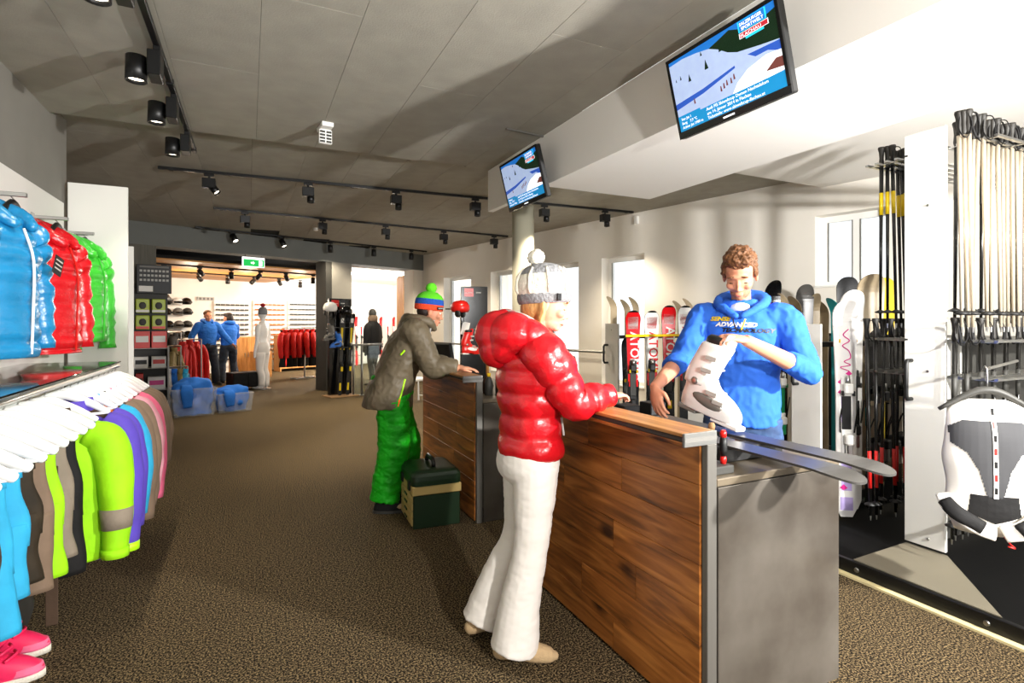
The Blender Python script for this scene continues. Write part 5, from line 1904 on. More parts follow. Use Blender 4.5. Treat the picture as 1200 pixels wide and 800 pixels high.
# wrists from the boot and the photo
wL_w = BOOT @ V((0.17, 0.075, 0.37))
wR_w = V((1.80, 2.12, 1.13))
wL = Mi @ wL_w
wR = Mi @ wR_w
hR = mrot((1, -0.02, -0.55))
J = dict(head=(0.10, 0.0, 1.705), headR=hR, neck=(0.02, 0, 1.56), chest=(-0.01, 0, 1.33), pelvis=(-0.02, 0, 0.93),
         shL=(-0.005, 0.20, 1.475), elL=(0.09, 0.325, 1.20), wrL=wL, shR=(-0.005, -0.20, 1.475), elR=(0.13, -0.30, 1.25), wrR=wR,
         hpR=(-0.02, -0.10, 0.9), knR=(0.0, -0.13, 0.48), anR=(-0.02, -0.15, 0.085), ftR=V((1, -0.2, 0)).normalized(),
         hpL=(-0.02, 0.10, 0.9), knL=(0.0, 0.13, 0.48), anL=(-0.02, 0.15, 0.085), ftL=V((1, 0.2, 0)).normalized())
body_mesh(J, 0.0048, 'skin', SM, hands={'L': (((V(wL) - V(J['elL'])).normalized() + V((-0.05, -0.35, -0.15)), (0.3, 0.15, 1), 1), dict(curl=0.75, tcurl=0.8)),
                                       'R': (((0.35, 0.25, -0.9), (0.75, -0.6, 0.2), -1), dict(curl=0.4))}, thin=0.78)
face_parts(SM, J['head'], hR, 1.0, lids=True, brow='hair_brown')
pants(J, 'jeans', 'jeans', SM, thigh=0.10, knee=0.085, hem=0.095, hips=(0.125, 0.175), amp=0.005, hemz=0.06)
shoe(SM, J['anR'], J['ftR'])
shoe(SM, J['anL'], J['ftL'])
mb = MB()
secs = [(-0.015, 0, 0.90, 0.14, 0.185), (-0.015, 0, 0.98, 0.145, 0.19), (-0.015, 0, 1.1, 0.14, 0.185), (-0.01, 0, 1.25, 0.145, 0.20), (-0.01, 0, 1.38, 0.145, 0.215), (-0.01, 0, 1.47, 0.12, 0.205), (0.0, 0, 1.535, 0.085, 0.13), (0.015, 0, 1.575, 0.07, 0.085)]
mb.oval(secs, 32, 4)
sleeves(mb, J, (0.083, 0.07, 0.06, 0.056, 0.05), end=0.36)
sj = remesh(mb, 0.0075, 'hoodie', 'hood_blue', SM, 3, wrinkle(0.011, 6.0, 9.0, (1.8, 1.8, 1.5)))
mb = MB()
mb.tube([(0.13, -0.018, 1.485), (0.09, -0.08, 1.525), (0.015, -0.118, 1.562), (-0.06, -0.085, 1.585), (-0.085, 0, 1.59), (-0.06, 0.085, 1.585), (0.015, 0.118, 1.562), (0.09, 0.08, 1.525), (0.13, 0.018, 1.485)], [0.016, 0.022, 0.028, 0.04, 0.05, 0.04, 0.028, 0.022, 0.016], 14, sub=4, round_ends=True)
mb.ell((-0.09, 0, 1.55), (0.06, 0.13, 0.09))
remesh(mb, 0.007, 'hood', 'hood_blue', sj, 3, wrinkle(0.005, 11, 4))
MB().ell((0.05, 0, 1.53), (0.05, 0.06, 0.035), None, 14, 8).build('undershirt', 'white', SM, True)
for q in (-1, 1):
    MB().tube([(0.155, q * 0.03, 1.47), (0.165, q * 0.022, 1.44), (0.168, q * 0.012, 1.415)], 0.004, 6).build('draw_cord', 'yellow_strap' if q > 0 else 'black', sj)
b = BVHTree.FromPolygons([v.co.copy() for v in sj.data.vertices], [list(p.vertices) for p in sj.data.polygons])


def chest_print(s, size, y0, z0, m_, shear=0.25, xs=1.25):
    o = text_mesh(s, size, m_, 'chest_print', sj, None, 0.0, shear=shear, bold=0.0015, xs=xs)
    bm = bmesh.new()
    bm.from_mesh(o.data)
    bmesh.ops.triangulate(bm, faces=bm.faces)
    bmesh.ops.subdivide_edges(bm, edges=[e for e in bm.edges if e.calc_length() > 0.012], cuts=2)
    for v in bm.verts:
        h = b.ray_cast(V((1.0, y0 + v.co.x, z0 + v.co.y - v.co.x * 0.02)), V((-1, 0, 0)))
        if h[0] is not None:
            v.co = h[0] + V((0.004, 0, 0))
        else:
            v.co = V((0.12, y0 + v.co.x, z0 + v.co.y))
    bm.to_mesh(o.data)
    bm.free()


chest_print('SENSE', 0.030, -0.15, 1.462, 'ski_yellow')
chest_print('ADVANCED', 0.030, -0.12, 1.432, 'white')
chest_print('TECHNOLOGY', 0.030, -0.09, 1.402, 'black')
hc = V(J['head'])
mb = MB()


def HE(p, r, M=None):
    mb.ell(hc + hR @ V(p), r, hR @ M if M is not None else hR, 22, 14)


HE((-0.028, 0, 0.062), (0.098, 0.086, 0.088))
HE((0.022, 0, 0.098), (0.072, 0.072, 0.05))
HE((0.045, 0.015, 0.105), (0.052, 0.058, 0.036))
HE((-0.065, 0, -0.01), (0.055, 0.076, 0.07))
for q in (-1, 1):
    HE((0.0, q * 0.074, 0.035), (0.04, 0.014, 0.045))


def curls(co):
    return 0.011 * noise.noise(co * 38) + 0.007 * noise.noise(co * 75)


remesh(mb, 0.0055, 'hair', 'hair_brown', SM, 1, curls)


sb = MB()
for (p_, r_) in (((0.034, 0, -0.078), (0.0535, 0.0515, 0.0425)), ((0.069, 0, -0.099), (0.0235, 0.0255, 0.0185))):
    sb.ell(hc + hR @ V(p_), r_, hR, 20, 14)
so = remesh(sb, 0.0045, 'stubble', 'stubble', SM, 1)


# ---------------- staff in the back room
def far_person(label, px, d, rz, hair, arms, Hs=1.0, headf=(1, 0, -0.1)):
    p = at_d(px, 378, d)
    t = thing('person', label, 'person', (p.x, p.y, 0), rz)
    hR = mrot(headf)
    k = Hs
    J = dict(head=(0.03, 0, 1.60 * k), headR=hR, neck=(0, 0, 1.47 * k), chest=(0, 0, 1.25 * k), pelvis=(0, 0, 0.92 * k),
             hpR=(0, -0.1, 0.88 * k), knR=(0.03, -0.15, 0.48 * k), anR=(0, -0.19, 0.085), ftR=V((1, -0.2, 0)).normalized(),
             hpL=(0, 0.1, 0.88 * k), knL=(0.03, 0.15, 0.48 * k), anL=(0, 0.19, 0.085), ftL=V((1, 0.2, 0)).normalized(), shL=(0, 0.19 * k, 1.39 * k), shR=(0, -0.19 * k, 1.39 * k))
    J.update(arms)
    body_mesh(J, 0.008, 'skin', t, hands={'R': ((V(J['wrR']) - V(J['elR']), (0, -1, 0.2), -1), dict(curl=0.4)), 'L': ((V(J['wrL']) - V(J['elL']), (0, 1, 0.2), 1), dict(curl=0.4))}, thin=0.78)
    face_parts(t, J['head'], hR, 1.0, lids=True, brow=hair)
    pants(J, 'jeans', 'jeans_dark', t, thigh=0.105, knee=0.085, hem=0.09, hips=(0.14, 0.18), vox=0.012, hemz=0.05)
    shoe(t, J['anR'], J['ftR'])
    shoe(t, J['anL'], J['ftL'])
    mb = MB()
    mb.oval([(0, 0, 0.93 * k, 0.14, 0.185), (0, 0, 1.1 * k, 0.145, 0.19), (0, 0, 1.28 * k, 0.15, 0.21), (0, 0, 1.40 * k, 0.12, 0.2), (0, 0, 1.46 * k, 0.085, 0.12), (0, 0, 1.5 * k, 0.07, 0.08)], 28, 4)
    sleeves(mb, J, (0.085, 0.075, 0.068, 0.06, 0.046), end=0.95)
    j_ = remesh(mb, 0.011, 'hoodie', 'blue_cloth', t, 3, wrinkle(0.007, 7, 2))
    mb = MB().tube([(0.09, -0.08, 1.46 * k), (-0.05, -0.1, 1.5 * k), (-0.1, 0, 1.49 * k), (-0.05, 0.1, 1.5 * k), (0.09, 0.08, 1.46 * k)], [0.03, 0.04, 0.055, 0.04, 0.03], 12, sub=4, round_ends=True)
    mb.build('hood', 'blue_cloth', j_, True)
    hc = V(J['head'])
    mb = MB()
    full = hair == 'hair_dark'
    mb.ell(hc + hR @ V((-0.03, 0, 0.06)), (0.1, 0.085, 0.082), hR, 18, 12)
    if full:
        mb.ell(hc + hR @ V((-0.05, 0, 0.0)), (0.085, 0.09, 0.11), hR, 18, 12)
        mb.ell(hc + hR @ V((0.03, 0, 0.1)), (0.07, 0.075, 0.04), hR, 18, 12)
    remesh(mb, 0.009, 'hair', hair, t, 1, lambda co: 0.006 * noise.noise(co * 40))
    return t


dv = V((0, 0, 0)) - at_d(243, 378, 12.9)
far_person('man in blue hoodie and dark jeans standing behind the plastic tubs', 243, 12.6, math.atan2(dv.y, dv.x) + 0.35, 'hair_brown',
           dict(elR=(0.03, -0.34, 1.14), wrR=(0.10, -0.36, 0.88), elL=(0.02, 0.36, 1.16), wrL=(0.16, 0.50, 0.94)), 1.0)
far_person('dark-haired woman in blue hoodie turned away beside the other staff member', 268, 13.3, math.atan2(dv.y, dv.x) + math.radians(215), 'hair_dark',
           dict(elR=(0.08, -0.27, 1.10), wrR=(0.28, -0.2, 1.16), elL=(0.06, 0.27, 1.10), wrL=(0.28, 0.16, 1.14)), 0.97, (1, 0.4, -0.15))
# ------------------------------------------------------------------ clothes on the left wall
def jacket(name, label, cat, loc, rz, m_, L=0.8, W=0.24, puff=0.0, hood=False, zipm='white', group=None, accent=None, depth=0.085, pitch=0.085, sleeve_l=0.62, cuff=None, seed=1.0, spread=0.05, yoke=None, smat=None, flare=1.0):
    """hangs below its origin, front towards -y, shoulders along x"""
    t = thing(name, label, cat, loc, rz, group)
    rw = lambda s, th, p: (puff * (abs(math.sin(PI * p.z / pitch)) ** 0.55 - 0.7) if puff else 0.0) + 0.010 * noise.noise(p * 7 + V((seed, 0, seed))) + (0.006 * noise.noise(V((p.x * 16, p.y * 16, p.z * 5)) + V((seed, seed, 0))))
    d = depth
    secs = [(0, 0, -L, W * 0.95 * flare, d), (0, 0, -L * 0.9, W * 0.97 * flare, d * 1.05), (0, 0, -L * 0.62, W * 0.92, d), (0, 0, -L * 0.36, W * 0.96, d * 1.05), (0, 0, -0.19, W * 0.92, d * 0.9), (0, 0, -0.11, W * 0.72, d * 0.68), (0, 0, -0.06, W * 0.36, d * 0.6)]
    MB().oval(secs, 36, 7 if puff else 5, rw).build('body', m_, t, True)
    for q in (-1, 1):
        MB().tube([(q * W * 0.62, 0, -0.12), (q * W * 0.92, 0, -0.17), (q * (W + spread * 0.6), -0.015, -0.32), (q * (W + spread), -0.035, -0.12 - sleeve_l * 0.65), (q * (W + spread * 0.9), -0.05, -0.12 - sleeve_l)],
                  [0.065, 0.085 * (d / 0.085) ** 0.5, 0.074, 0.064, 0.05], 18, sub=6, fn=lambda s, th, p: (puff * (abs(math.sin(PI * s / pitch)) ** 0.55 - 0.7) if puff else 0.0) + 0.009 * noise.noise(p * 9 + V((seed, 0, 0)))).build('sleeve', smat or m_, t, True)
        if cuff:
            MB().tube([(q * (W + spread * 0.9), -0.05, -0.105 - sleeve_l), (q * (W + spread * 0.9), -0.053, -0.145 - sleeve_l)], 0.054, 14).build('cuff', cuff, t, True)
    if hood:
        mb = MB()
        mb.tube([(-0.07, -d * 0.8, -0.10), (-0.105, -0.02, -0.04), (-0.07, d * 0.7, 0.0), (0, d * 1.0, 0.01), (0.07, d * 0.7, 0.0), (0.105, -0.02, -0.04), (0.07, -d * 0.8, -0.10)], [0.03, 0.045, 0.06, 0.068, 0.06, 0.045, 0.03], 14, sub=4, round_ends=True)
        mb.ell((0, d * 1.0, -0.09), (0.12, 0.055, 0.10))
        remesh(mb, 0.009, 'hood', m_, t, 2, wrinkle(0.006, 12, seed))
    else:
        MB().oval([(0, 0, -0.085, W * 0.42, d * 0.75), (0, 0, -0.03, 0.075, 0.055), (0, 0, 0.0, 0.07, 0.05)], 20, 3, cap=False).build('collar', accent or m_, t, True)
    MB().tube([(0, -d * 1.02 - puff * 0.4, -L + 0.02), (0, -d * 1.08 - puff * 0.4, -L * 0.7), (0, -d * 1.1 - puff * 0.4, -L * 0.36), (0, -d * 0.75 - 0.01, -0.12)], 0.007, 6, sub=4).build('front_zip', zipm, t)
    if yoke:
        MB().oval([(0, 0, -0.30, W * 0.985, d * 1.1), (0, 0, -0.19, W * 0.945, d * 0.96), (0, 0, -0.11, W * 0.745, d * 0.74), (0, 0, -0.062, W * 0.38, d * 0.64)], 36, 5, rw).build('yoke', yoke, t, True)
    return t


def hanger(label, loc, rz, m_='white_gloss', w=0.21, group=None, hook=0.10, thick=0.011):
    t = thing('clothes_hanger', label, 'hanger', loc, rz, group)
    MB().tube([(-w, 0, -0.13), (-w * 0.55, 0, -0.075), (0, 0, -0.035), (w * 0.55, 0, -0.075), (w, 0, -0.13)], [thick * 0.8, thick * 1.2, thick * 1.4, thick * 1.2, thick * 0.8], 10, sub=4, flat=1.5, round_ends=True).build('arms', m_, t, True)
    MB().tube([(-w, 0, -0.133), (0, 0, -0.142), (w, 0, -0.133)], thick * 0.6, 8, sub=3).build('trouser_bar', m_, t, True)
    MB().tube([(0, 0, -0.04), (0, 0, -0.012), (0.004, 0.012, 0.004), (0.004, 0.0, 0.016), (0.0, -0.012, 0.008)], 0.0028, 6, sub=3).build('hook', 'steel', t, True)
    return t


# upper jackets on short wall rods
for i, (Y, px) in enumerate(((4.0, 27), (4.79, 75), (5.5, 107))):
    nm = ('blue', 'red', 'green')[i]
    r = thing('wall_rod', 'short steel wall rod carrying the %s puffer jacket' % nm, 'rod', (XL + 0.03, Y, 2.175), 0, 'wall rods of the upper jackets')
    MB().cbox((0, -0.012, -0.012), (0.2, 0.012, 0.012), 0.002).build('bar', 'steel', r)
    MB().cbox((0, -0.03, -0.03), (0.008, 0.03, 0.03), 0.002).build('wall_plate', 'steel', r)
    hanger('slim hanger holding the %s puffer jacket on the wall' % nm, (XL + 0.17, Y, 2.16), PI / 2, 'black', 0.19, 'hangers of the upper jackets')
RJ = math.radians(75)
jacket('puffer_jacket', 'glossy blue puffer jacket hanging high on the left wall', 'jacket', (-1.20, 3.84, 2.08), RJ, 'puff_blue', 0.82, 0.225, 0.032, True, 'white', depth=0.125, pitch=0.105, seed=2, sleeve_l=0.66, spread=0.03)
jacket('puffer_jacket', 'glossy red puffer jacket hanging high on the left wall', 'jacket', (-1.19, 4.64, 2.075), RJ, 'puff_redjkt', 0.83, 0.225, 0.03, True, 'red_plastic', depth=0.125, pitch=0.10, seed=5, sleeve_l=0.68, spread=0.05)
jacket('puffer_jacket', 'bright green puffer jacket hanging high on the left wall', 'jacket', (-1.17, 5.34, 2.08), RJ, 'puff_green', 0.78, 0.21, 0.026, True, 'puff_green', depth=0.12, pitch=0.10, seed=8, sleeve_l=0.72, spread=0.03)
p = V((-0.99, 4.03, 1.83))
tg = thing('price_tag', 'black swing tag hanging from the blue puffer jacket', 'tag', (p.x, p.y - 0.03, p.z), RJ)
MB().cbox((-0.04, -0.002, -0.11), (0.04, 0.002, 0.0), 0.001, RY(0.35)).build('card', 'black', tg)
for k in range(3):
    MB().box((-0.03, -0.0035, -0.03 - k * 0.025), (0.03, -0.002, -0.022 - k * 0.025), RY(0.35)).build('print_line', 'light_grey', tg)

# lower rail with glass shelf
XRL = -0.83
ZRL = 1.15
rl = thing('clothes_rail', 'long chrome clothes rail under the glass shelf on the left wall', 'rail', (XRL, 0.9, ZRL))
MB().cyl((0, 0, 0), (0, 3.75, 0), 0.014, n=10).build('bar', 'steel', rl, True)
for y in (0.3, 1.9, 3.5):
    MB().cbox((XL + 0.03 - XRL, y - 0.012, -0.015), (0.01, y + 0.012, 0.02), 0.002).build('bracket', 'steel', rl)
o = MB().cbox((XL + 0.035, 0.9, ZRL + 0.024), (XRL + 0.02, 4.64, ZRL + 0.032), 0.001).build('glass_shelf', 'glass_clear')
tag(o, 'long glass shelf above the clothes rail on the left wall', 'shelf')


def trousers_hung(label, loc, m_, L=0.85, w=0.17, seed=1.0, d=0.05, group='ski trousers on the rail', legs=True, strap=None, belt=None):
    t = thing('ski_trousers', label, 'trousers', loc, 0, group)
    f = lambda s, th, p: 0.008 * noise.noise(p * 8 + V((seed, seed, 0))) + 0.004 * noise.noise(V((p.x * 25, p.y * 25, p.z * 8)))
    MB().oval([(0, 0, -min(0.36, L * 0.62), w * 1.0, d * 1.05), (0, 0, -min(0.22, L * 0.4), w * 0.98, d), (0, 0, -0.08, w * 0.86, d * 0.9), (0, 0, 0.0, w * 0.84, d * 0.75)], 28, 4, f).build('waist', m_, t, True)
    for q in (-1, 1):
        MB().tube([(q * w * 0.48, 0, -min(0.26, L * 0.45)), (q * w * 0.5, -0.008, -L * 0.6), (q * w * 0.52, -0.012, -L * 0.78), (q * w * 0.54, -0.014, -L)], [d * 0.9, d * 0.95, d * 0.9, d * 0.95], 18, sub=6, flat=w * 0.5 / (d * 0.95), fn=f).build('leg', m_, t, True)
    MB().oval([(0, 0, -0.035, w * 0.88, d * 0.86), (0, 0, 0.004, w * 0.87, d * 0.8)], 28, 2).build('waistband', belt or m_, t, True)
    if strap:
        MB().cbox((w * 0.55, -d - 0.012, -L - 0.25), (w * 0.55 + 0.04, -d - 0.006, -0.1), 0.002).build('brace', strap, t)
    return t


tr_list = [(1.93, 'brown', 'brown ski trousers at the near end of the rail', 0.46), (2.05, 'brown', 'brown ski trousers second from the near end of the rail', 0.42), (2.17, 'cyan', 'light blue ski trousers on the rail nearest the camera', 0.48),
           (2.30, 'cyan', 'light blue ski trousers beside the dark plaid pair', 0.42), (2.42, 'plaid', 'dark plaid ski trousers on the rail', 0.42), (2.54, 'taupe', 'taupe ski trousers with white hanger on the rail', 0.50),
           (2.66, 'lime', 'lime ski trousers showing as a thin stripe on the rail', 0.50), (2.80, 'grey_pants', 'grey ski trousers with dark brace next to the lime jacket', 0.48), (2.93, 'blackcloth', 'black ski trousers right behind the grey pair', 0.6)]
for i, (Y, m_, lb, L) in enumerate(tr_list):
    hanger('broad white hanger on the rail, %s from the camera' % ordn[i], (XRL, Y, ZRL - 0.018), 0.0, 'white_gloss', 0.215, 'white hangers with trousers', thick=0.014)
    trousers_hung(lb, (XRL + 0.005, Y, ZRL - 0.17), m_, L, 0.18, i * 1.7, 0.045, strap='brown' if i == 7 else None)
jl = [(3.12, 'lime', 'lime green ski jacket with grey sleeve patches on the rail', 0.70, dict(accent='brown', zipm='black', cuff='lime')),
      (3.36, 'violet', 'violet ski jacket beside the lime one on the rail', 0.78, dict(zipm='white', cuff='neon_lime')),
      (3.52, 'violet', 'second violet ski jacket with brown shoulders on the rail', 0.72, dict(yoke='brown')),
      (3.66, 'cyan', 'light blue and orange ski jacket on the rail', 0.70, dict(yoke='orange')),
      (3.80, 'blackcloth', 'black ski jacket with taupe shoulders on the rail', 0.80, dict(yoke='taupe', smat='taupe')),
      (3.95, 'taupe', 'taupe ski jacket with pink lining on the rail', 0.76, dict(accent='pink')),
      (4.10, 'pale_pink', 'pale pink ski jacket on the rail', 0.70, {}),
      (4.24, 'pink', 'strong pink ski jacket near the far end of the rail', 0.80, {}),
      (4.36, 'taupe', 'taupe ski jacket third from the far end of the rail', 0.62, {}),
      (4.46, 'taupe', 'taupe ski jacket second from the far end of the rail', 0.62, {}),
      (4.56, 'taupe', 'taupe ski jacket at the far end of the rail', 0.60, {})]
for i, (Y, m_, lb, L, kw) in enumerate(jl):
    hanger('slim white hanger holding the ' + lb.split(' on the rail')[0].split(' near the')[0], (XRL, Y, ZRL - 0.018), 0.0, 'white_gloss', 0.19, 'white hangers with jackets')
    jt = jacket('ski_jacket', lb, 'jacket', (XRL + 0.03, Y, ZRL - 0.085), random.uniform(-0.05, 0.05), m_, L, 0.215, group='ski jackets on the rail', depth=0.06 if i > 1 else 0.075, seed=i * 2.3, sleeve_l=L * 0.78, spread=0.035, **kw)
    if i == 0:
        for q in (-1, 1):
            MB().tube([(q * 0.25, -0.042, -0.47), (q * 0.252, -0.05, -0.56)], [0.066, 0.0605], 16, sub=2).build('sleeve_patch', 'grey_pants', jt, True)
        MB().tube([(-0.02, -0.085, -0.27), (0.06, -0.085, -0.29)], 0.006, 6).build('chest_zip', 'black', jt)
# dark things on the floor behind the trousers
for i, (Y, w) in enumerate(((2.45, 0.4), (3.2, 0.5))):
    o = thing('rucksack', ['black rucksack on the floor under the near end of the rail', 'black rucksack on the floor under the lime jacket'][i], 'bag', (-1.1, Y, 0))
    mb = MB().oval([(0, 0, 0.0, 0.14, 0.2), (0, 0, 0.1, 0.17, 0.22), (0, 0, 0.3, 0.15, 0.2), (-0.03, 0, 0.42, 0.1, 0.15), (-0.05, 0, 0.47, 0.05, 0.08)], 24, 4, lambda z, th, p: 0.012 * noise.noise(p * 9))
    mb.build('body', 'blackcloth', o, True)
    MB().oval([(0.13, 0, 0.05, 0.05, 0.14), (0.15, 0, 0.14, 0.05, 0.15), (0.12, 0, 0.25, 0.04, 0.13)], 18, 3).build('front_pocket', 'dark_grey', o, True)
    MB().tube([(-0.06, -0.04, 0.46), (-0.06, 0, 0.52), (-0.06, 0.04, 0.46)], 0.01, 6, sub=4).build('grab_loop', 'blackcloth', o)
# pink boots
for i, (px, py, a) in enumerate(((8, 798, 0.15), (20, 766, 0.05))):
    p = at_z(px, py, 0)
    t = thing('lace_up_boot', ['pink lace-up boot on the carpet nearest the camera', 'pink lace-up boot on the carpet just behind the other'][i], 'boot', (p.x - 0.08, p.y, 0), a - 0.2, 'pink boots')
    MB().oval([(0.05, 0, 0.018, 0.15, 0.052), (0.05, 0, 0.05, 0.148, 0.052), (0.03, 0, 0.085, 0.115, 0.048), (-0.02, 0, 0.12, 0.07, 0.047), (-0.035, 0, 0.18, 0.062, 0.05), (-0.035, 0, 0.26, 0.066, 0.054), (-0.035, 0, 0.275, 0.05, 0.04)], 24, 4, exp=2.2).build('upper', 'pink_shoe', t, True)
    MB().oval([(0.05, 0, 0.0, 0.158, 0.057), (0.05, 0, 0.026, 0.158, 0.057)], 24, 2).build('sole', 'knit_white', t, True)
    MB().oval([(0.135, 0, 0.028, 0.07, 0.05), (0.135, 0, 0.055, 0.062, 0.046)], 20, 3).build('toe_cap', 'pink', t, True)
    for k in range(6):
        z = 0.10 + k * 0.03
        x = 0.10 - k * 0.016 if k < 3 else 0.034
        MB().tube([(x - 0.01, -0.045, z), (x + 0.012, 0, z + 0.008), (x - 0.01, 0.045, z)], 0.006, 6, sub=3).build('lace', 'pink_shoe', t, True)
    MB().tube([(0.03, -0.01, 0.25), (0.07, -0.05, 0.25), (0.085, -0.06, 0.19), (0.06, -0.045, 0.16)], 0.005, 6, sub=4).build('lace_bow', 'pink_shoe', t, True)

# ------------------------------------------------------------------ shelf unit by the opening
sp_ = at_z(174, 484, 0)
su = thing('shelf_unit', 'grey shelf unit full of boxes at the left of the opening', 'shelf', (sp_.x, sp_.y + 0.22, 0), math.radians(8))
hw = 0.24
for q in (-1, 1):
    MB().cbox((q * hw - 0.012, -0.2, 0.0), (q * hw + 0.012, 0.2, 1.05), 0.002).build('side_panel', 'light_grey', su)
MB().cbox((-hw, 0.18, 0.0), (hw, 0.2, 2.1), 0.002).build('back_panel', 'dark_grey', su)
shz = (0.05, 0.37, 0.72, 1.04)
for z in shz:
    MB().cbox((-hw + 0.013, -0.2, z - 0.012), (hw - 0.013, 0.18, z), 0.002).build('shelf_board', 'light_grey', su)
SUM = TR(sp_.x, sp_.y + 0.22, 0) @ RZ(math.radians(8))


def put(name, label, cat, x, y, z, group=None, rz=0.0):
    p = SUM @ V((x, y, z))
    return thing(name, label, cat, p, math.radians(8) + rz, group)


pos = {0.37: 'bottom shelf', 0.72: 'middle shelf', 1.04: 'top shelf'}
for i, (z, x, m1, m2, w, h, nm) in enumerate(((1.04, -0.115, 'box_red', 'paper', 0.21, 0.27, 'left red and white box on the top of the shelf unit'), (1.04, 0.115, 'box_red', 'paper', 0.21, 0.27, 'right red and white box on the top of the shelf unit'),
                                           (0.72, -0.13, 'paper', 'black', 0.19, 0.18, 'white box with dark print on the middle shelf'), (0.72, 0.11, 'paper', 'box_red', 0.2, 0.18, 'white box with red print on the middle shelf'),
                                           (0.37, 0.08, 'paper', 'magenta', 0.24, 0.2, 'white box with pink print on the bottom shelf'), (0.37, -0.15, 'box_red', 'black', 0.1, 0.26, 'narrow red box on the bottom shelf'))):
    b = put('carton', nm, 'box', x, -0.04, z + 0.001, 'boxes on the shelf unit')
    MB().cbox((-w / 2, -0.12, 0), (w / 2, 0.1, h), 0.003).build('body', m1, b)
    MB().box((-w * 0.4, -0.1225, h * 0.35), (w * 0.4, -0.1202, h * 0.72)).build('printed_field', m2, b)
for r_ in range(2):
    for c in range(2):
        b = put('goggle_pouch', 'yellow-green boxed goggles on the hook board, %s row %s' % (('lower', 'upper')[r_], ('left', 'right')[c]), 'box', -0.11 + c * 0.22, 0.06, 1.34 + r_ * 0.27, 'yellow-green packs above the red boxes')
        MB().cbox((-0.095, -0.06, 0), (0.095, 0.06, 0.23), 0.012).build('pack', 'box_lime', b)
        MB().ell((0, -0.062, 0.12), (0.05, 0.01, 0.06), None, 14, 8).build('window', 'dark_grey', b, True)
        MB().box((-0.09, -0.0625, 0.01), (0.09, -0.0602, 0.05)).build('print_band', 'paper' if r_ else 'box_red', b)
b = put('info_board', 'black board with rows of small pale print above the goggle boxes', 'board', 0.05, 0.0, 1.93)
MB().cbox((-0.24, -0.02, 0), (0.24, 0.02, 0.47), 0.003).build('panel', 'black', b)
for r_ in range(3):
    for c in range(8):
        MB().box((-0.2 + c * 0.052, -0.023, 0.20 + r_ * 0.075), (-0.165 + c * 0.052, -0.0202, 0.235 + r_ * 0.075)).build('print', 'light_grey', b)
MB().box((-0.21, -0.023, 0.03), (-0.02, -0.0202, 0.12)).build('print', 'paper', b)
MB().box((-0.2, -0.023, 0.42), (0.2, -0.0202, 0.45)).build('print', 'mid_grey', b)

# ------------------------------------------------------------------ plastic tubs with blue clothes
def tub(label, px, py, w, h, dp, rz, lab2, seed):
    p = at_z(px, py, 0)
    t = thing('plastic_tub', label, 'tub', (p.x, p.y + dp / 2, 0), rz, 'plastic tubs on the carpet')
    k = 0.88
    a, b_ = w / 2, dp / 2
    for (x0, y0, x1, y1, nm) in ((-a, -b_, a, -b_, 'wall'), (a, -b_, a, b_, 'wall'), (a, b_, -a, b_, 'wall'), (-a, b_, -a, -b_, 'wall')):
        n_ = V((y1 - y0, -(x1 - x0), 0)).normalized() * -0.006
        lo = [V((x0 * k, y0 * k, 0)), V((x1 * k, y1 * k, 0))]
        hi = [V((x0, y0, h)), V((x1, y1, h))]
        MB().add([lo[0], lo[1], hi[1], hi[0], lo[0] + n_, lo[1] + n_, hi[1] + n_, hi[0] + n_], [(0, 1, 2, 3), (7, 6, 5, 4), (0, 4, 5, 1), (1, 5, 6, 2), (2, 6, 7, 3), (3, 7, 4, 0)]).build('wall', 'plastic_clear', t)
    MB().box((-a * k, -b_ * k, 0.0), (a * k, b_ * k, 0.006)).build('floor_panel', 'plastic_clear', t)
    MB().tube([(-a, -b_, h), (a, -b_, h), (a, b_, h), (-a, b_, h), (-a, -b_, h)], 0.012, 6).build('rim', 'plastic_clear', t)
    g = thing('folded_clothes', lab2, 'clothes', (p.x, p.y + dp / 2, 0.012), rz, 'blue clothes in the tubs')
    mb = MB()
    mb.oval([(0, 0, 0.0, a * 0.82, b_ * 0.8), (0, 0, h * 0.6, a * 0.9, b_ * 0.88), (0, 0, h * 0.98, a * 0.92, b_ * 0.9), (0.02, 0, h * 1.2, a * 0.8, b_ * 0.75), (0.03, 0, h * 1.36, a * 0.4, b_ * 0.35)], 36, 6, lambda z, th, q: 0.03 * noise.noise(q * 6 + V((seed, 0, 0))) + 0.014 * noise.noise(q * 15), exp=3)
    remesh(mb, 0.014, 'pile', 'blue_cloth', g, 1, lambda co: 0.03 * noise.noise(co * 8 + V((seed, 0, 0))) - 0.006)
    MB().tube([(-a * 0.35, -b_ * 0.5, h * 1.12), (-a * 0.38, -b_ * 0.98, h * 1.06), (-a * 0.36, -b_ * 1.08, h * 0.8), (-a * 0.33, -b_ * 1.05, h * 0.3)], [0.07, 0.075, 0.085, 0.06], 14, sub=6, flat=0.3, fn=lambda s, th, q: 0.012 * noise.noise(q * 14)).build('hanging_sleeve', 'blue_cloth', g, True)
    return t


tub('larger translucent plastic tub with blue clothes, beside the shelf unit', 224, 488, 0.62, 0.42, 0.42, 0.25, 'heap of blue clothes in the larger tub', 1.0)
tub('smaller translucent plastic tub with blue clothes, right of the larger one', 271, 483, 0.56, 0.30, 0.40, 0.35, 'heap of blue clothes in the smaller tub', 6.0)

# ------------------------------------------------------------------ back room
BTF = BT - 0.02


def bth(name, label, cat, s, t, z=0.0, group=None, rz=0.0):
    return thing(name, label, cat, bp3(s, t, z), BA + rz, group)


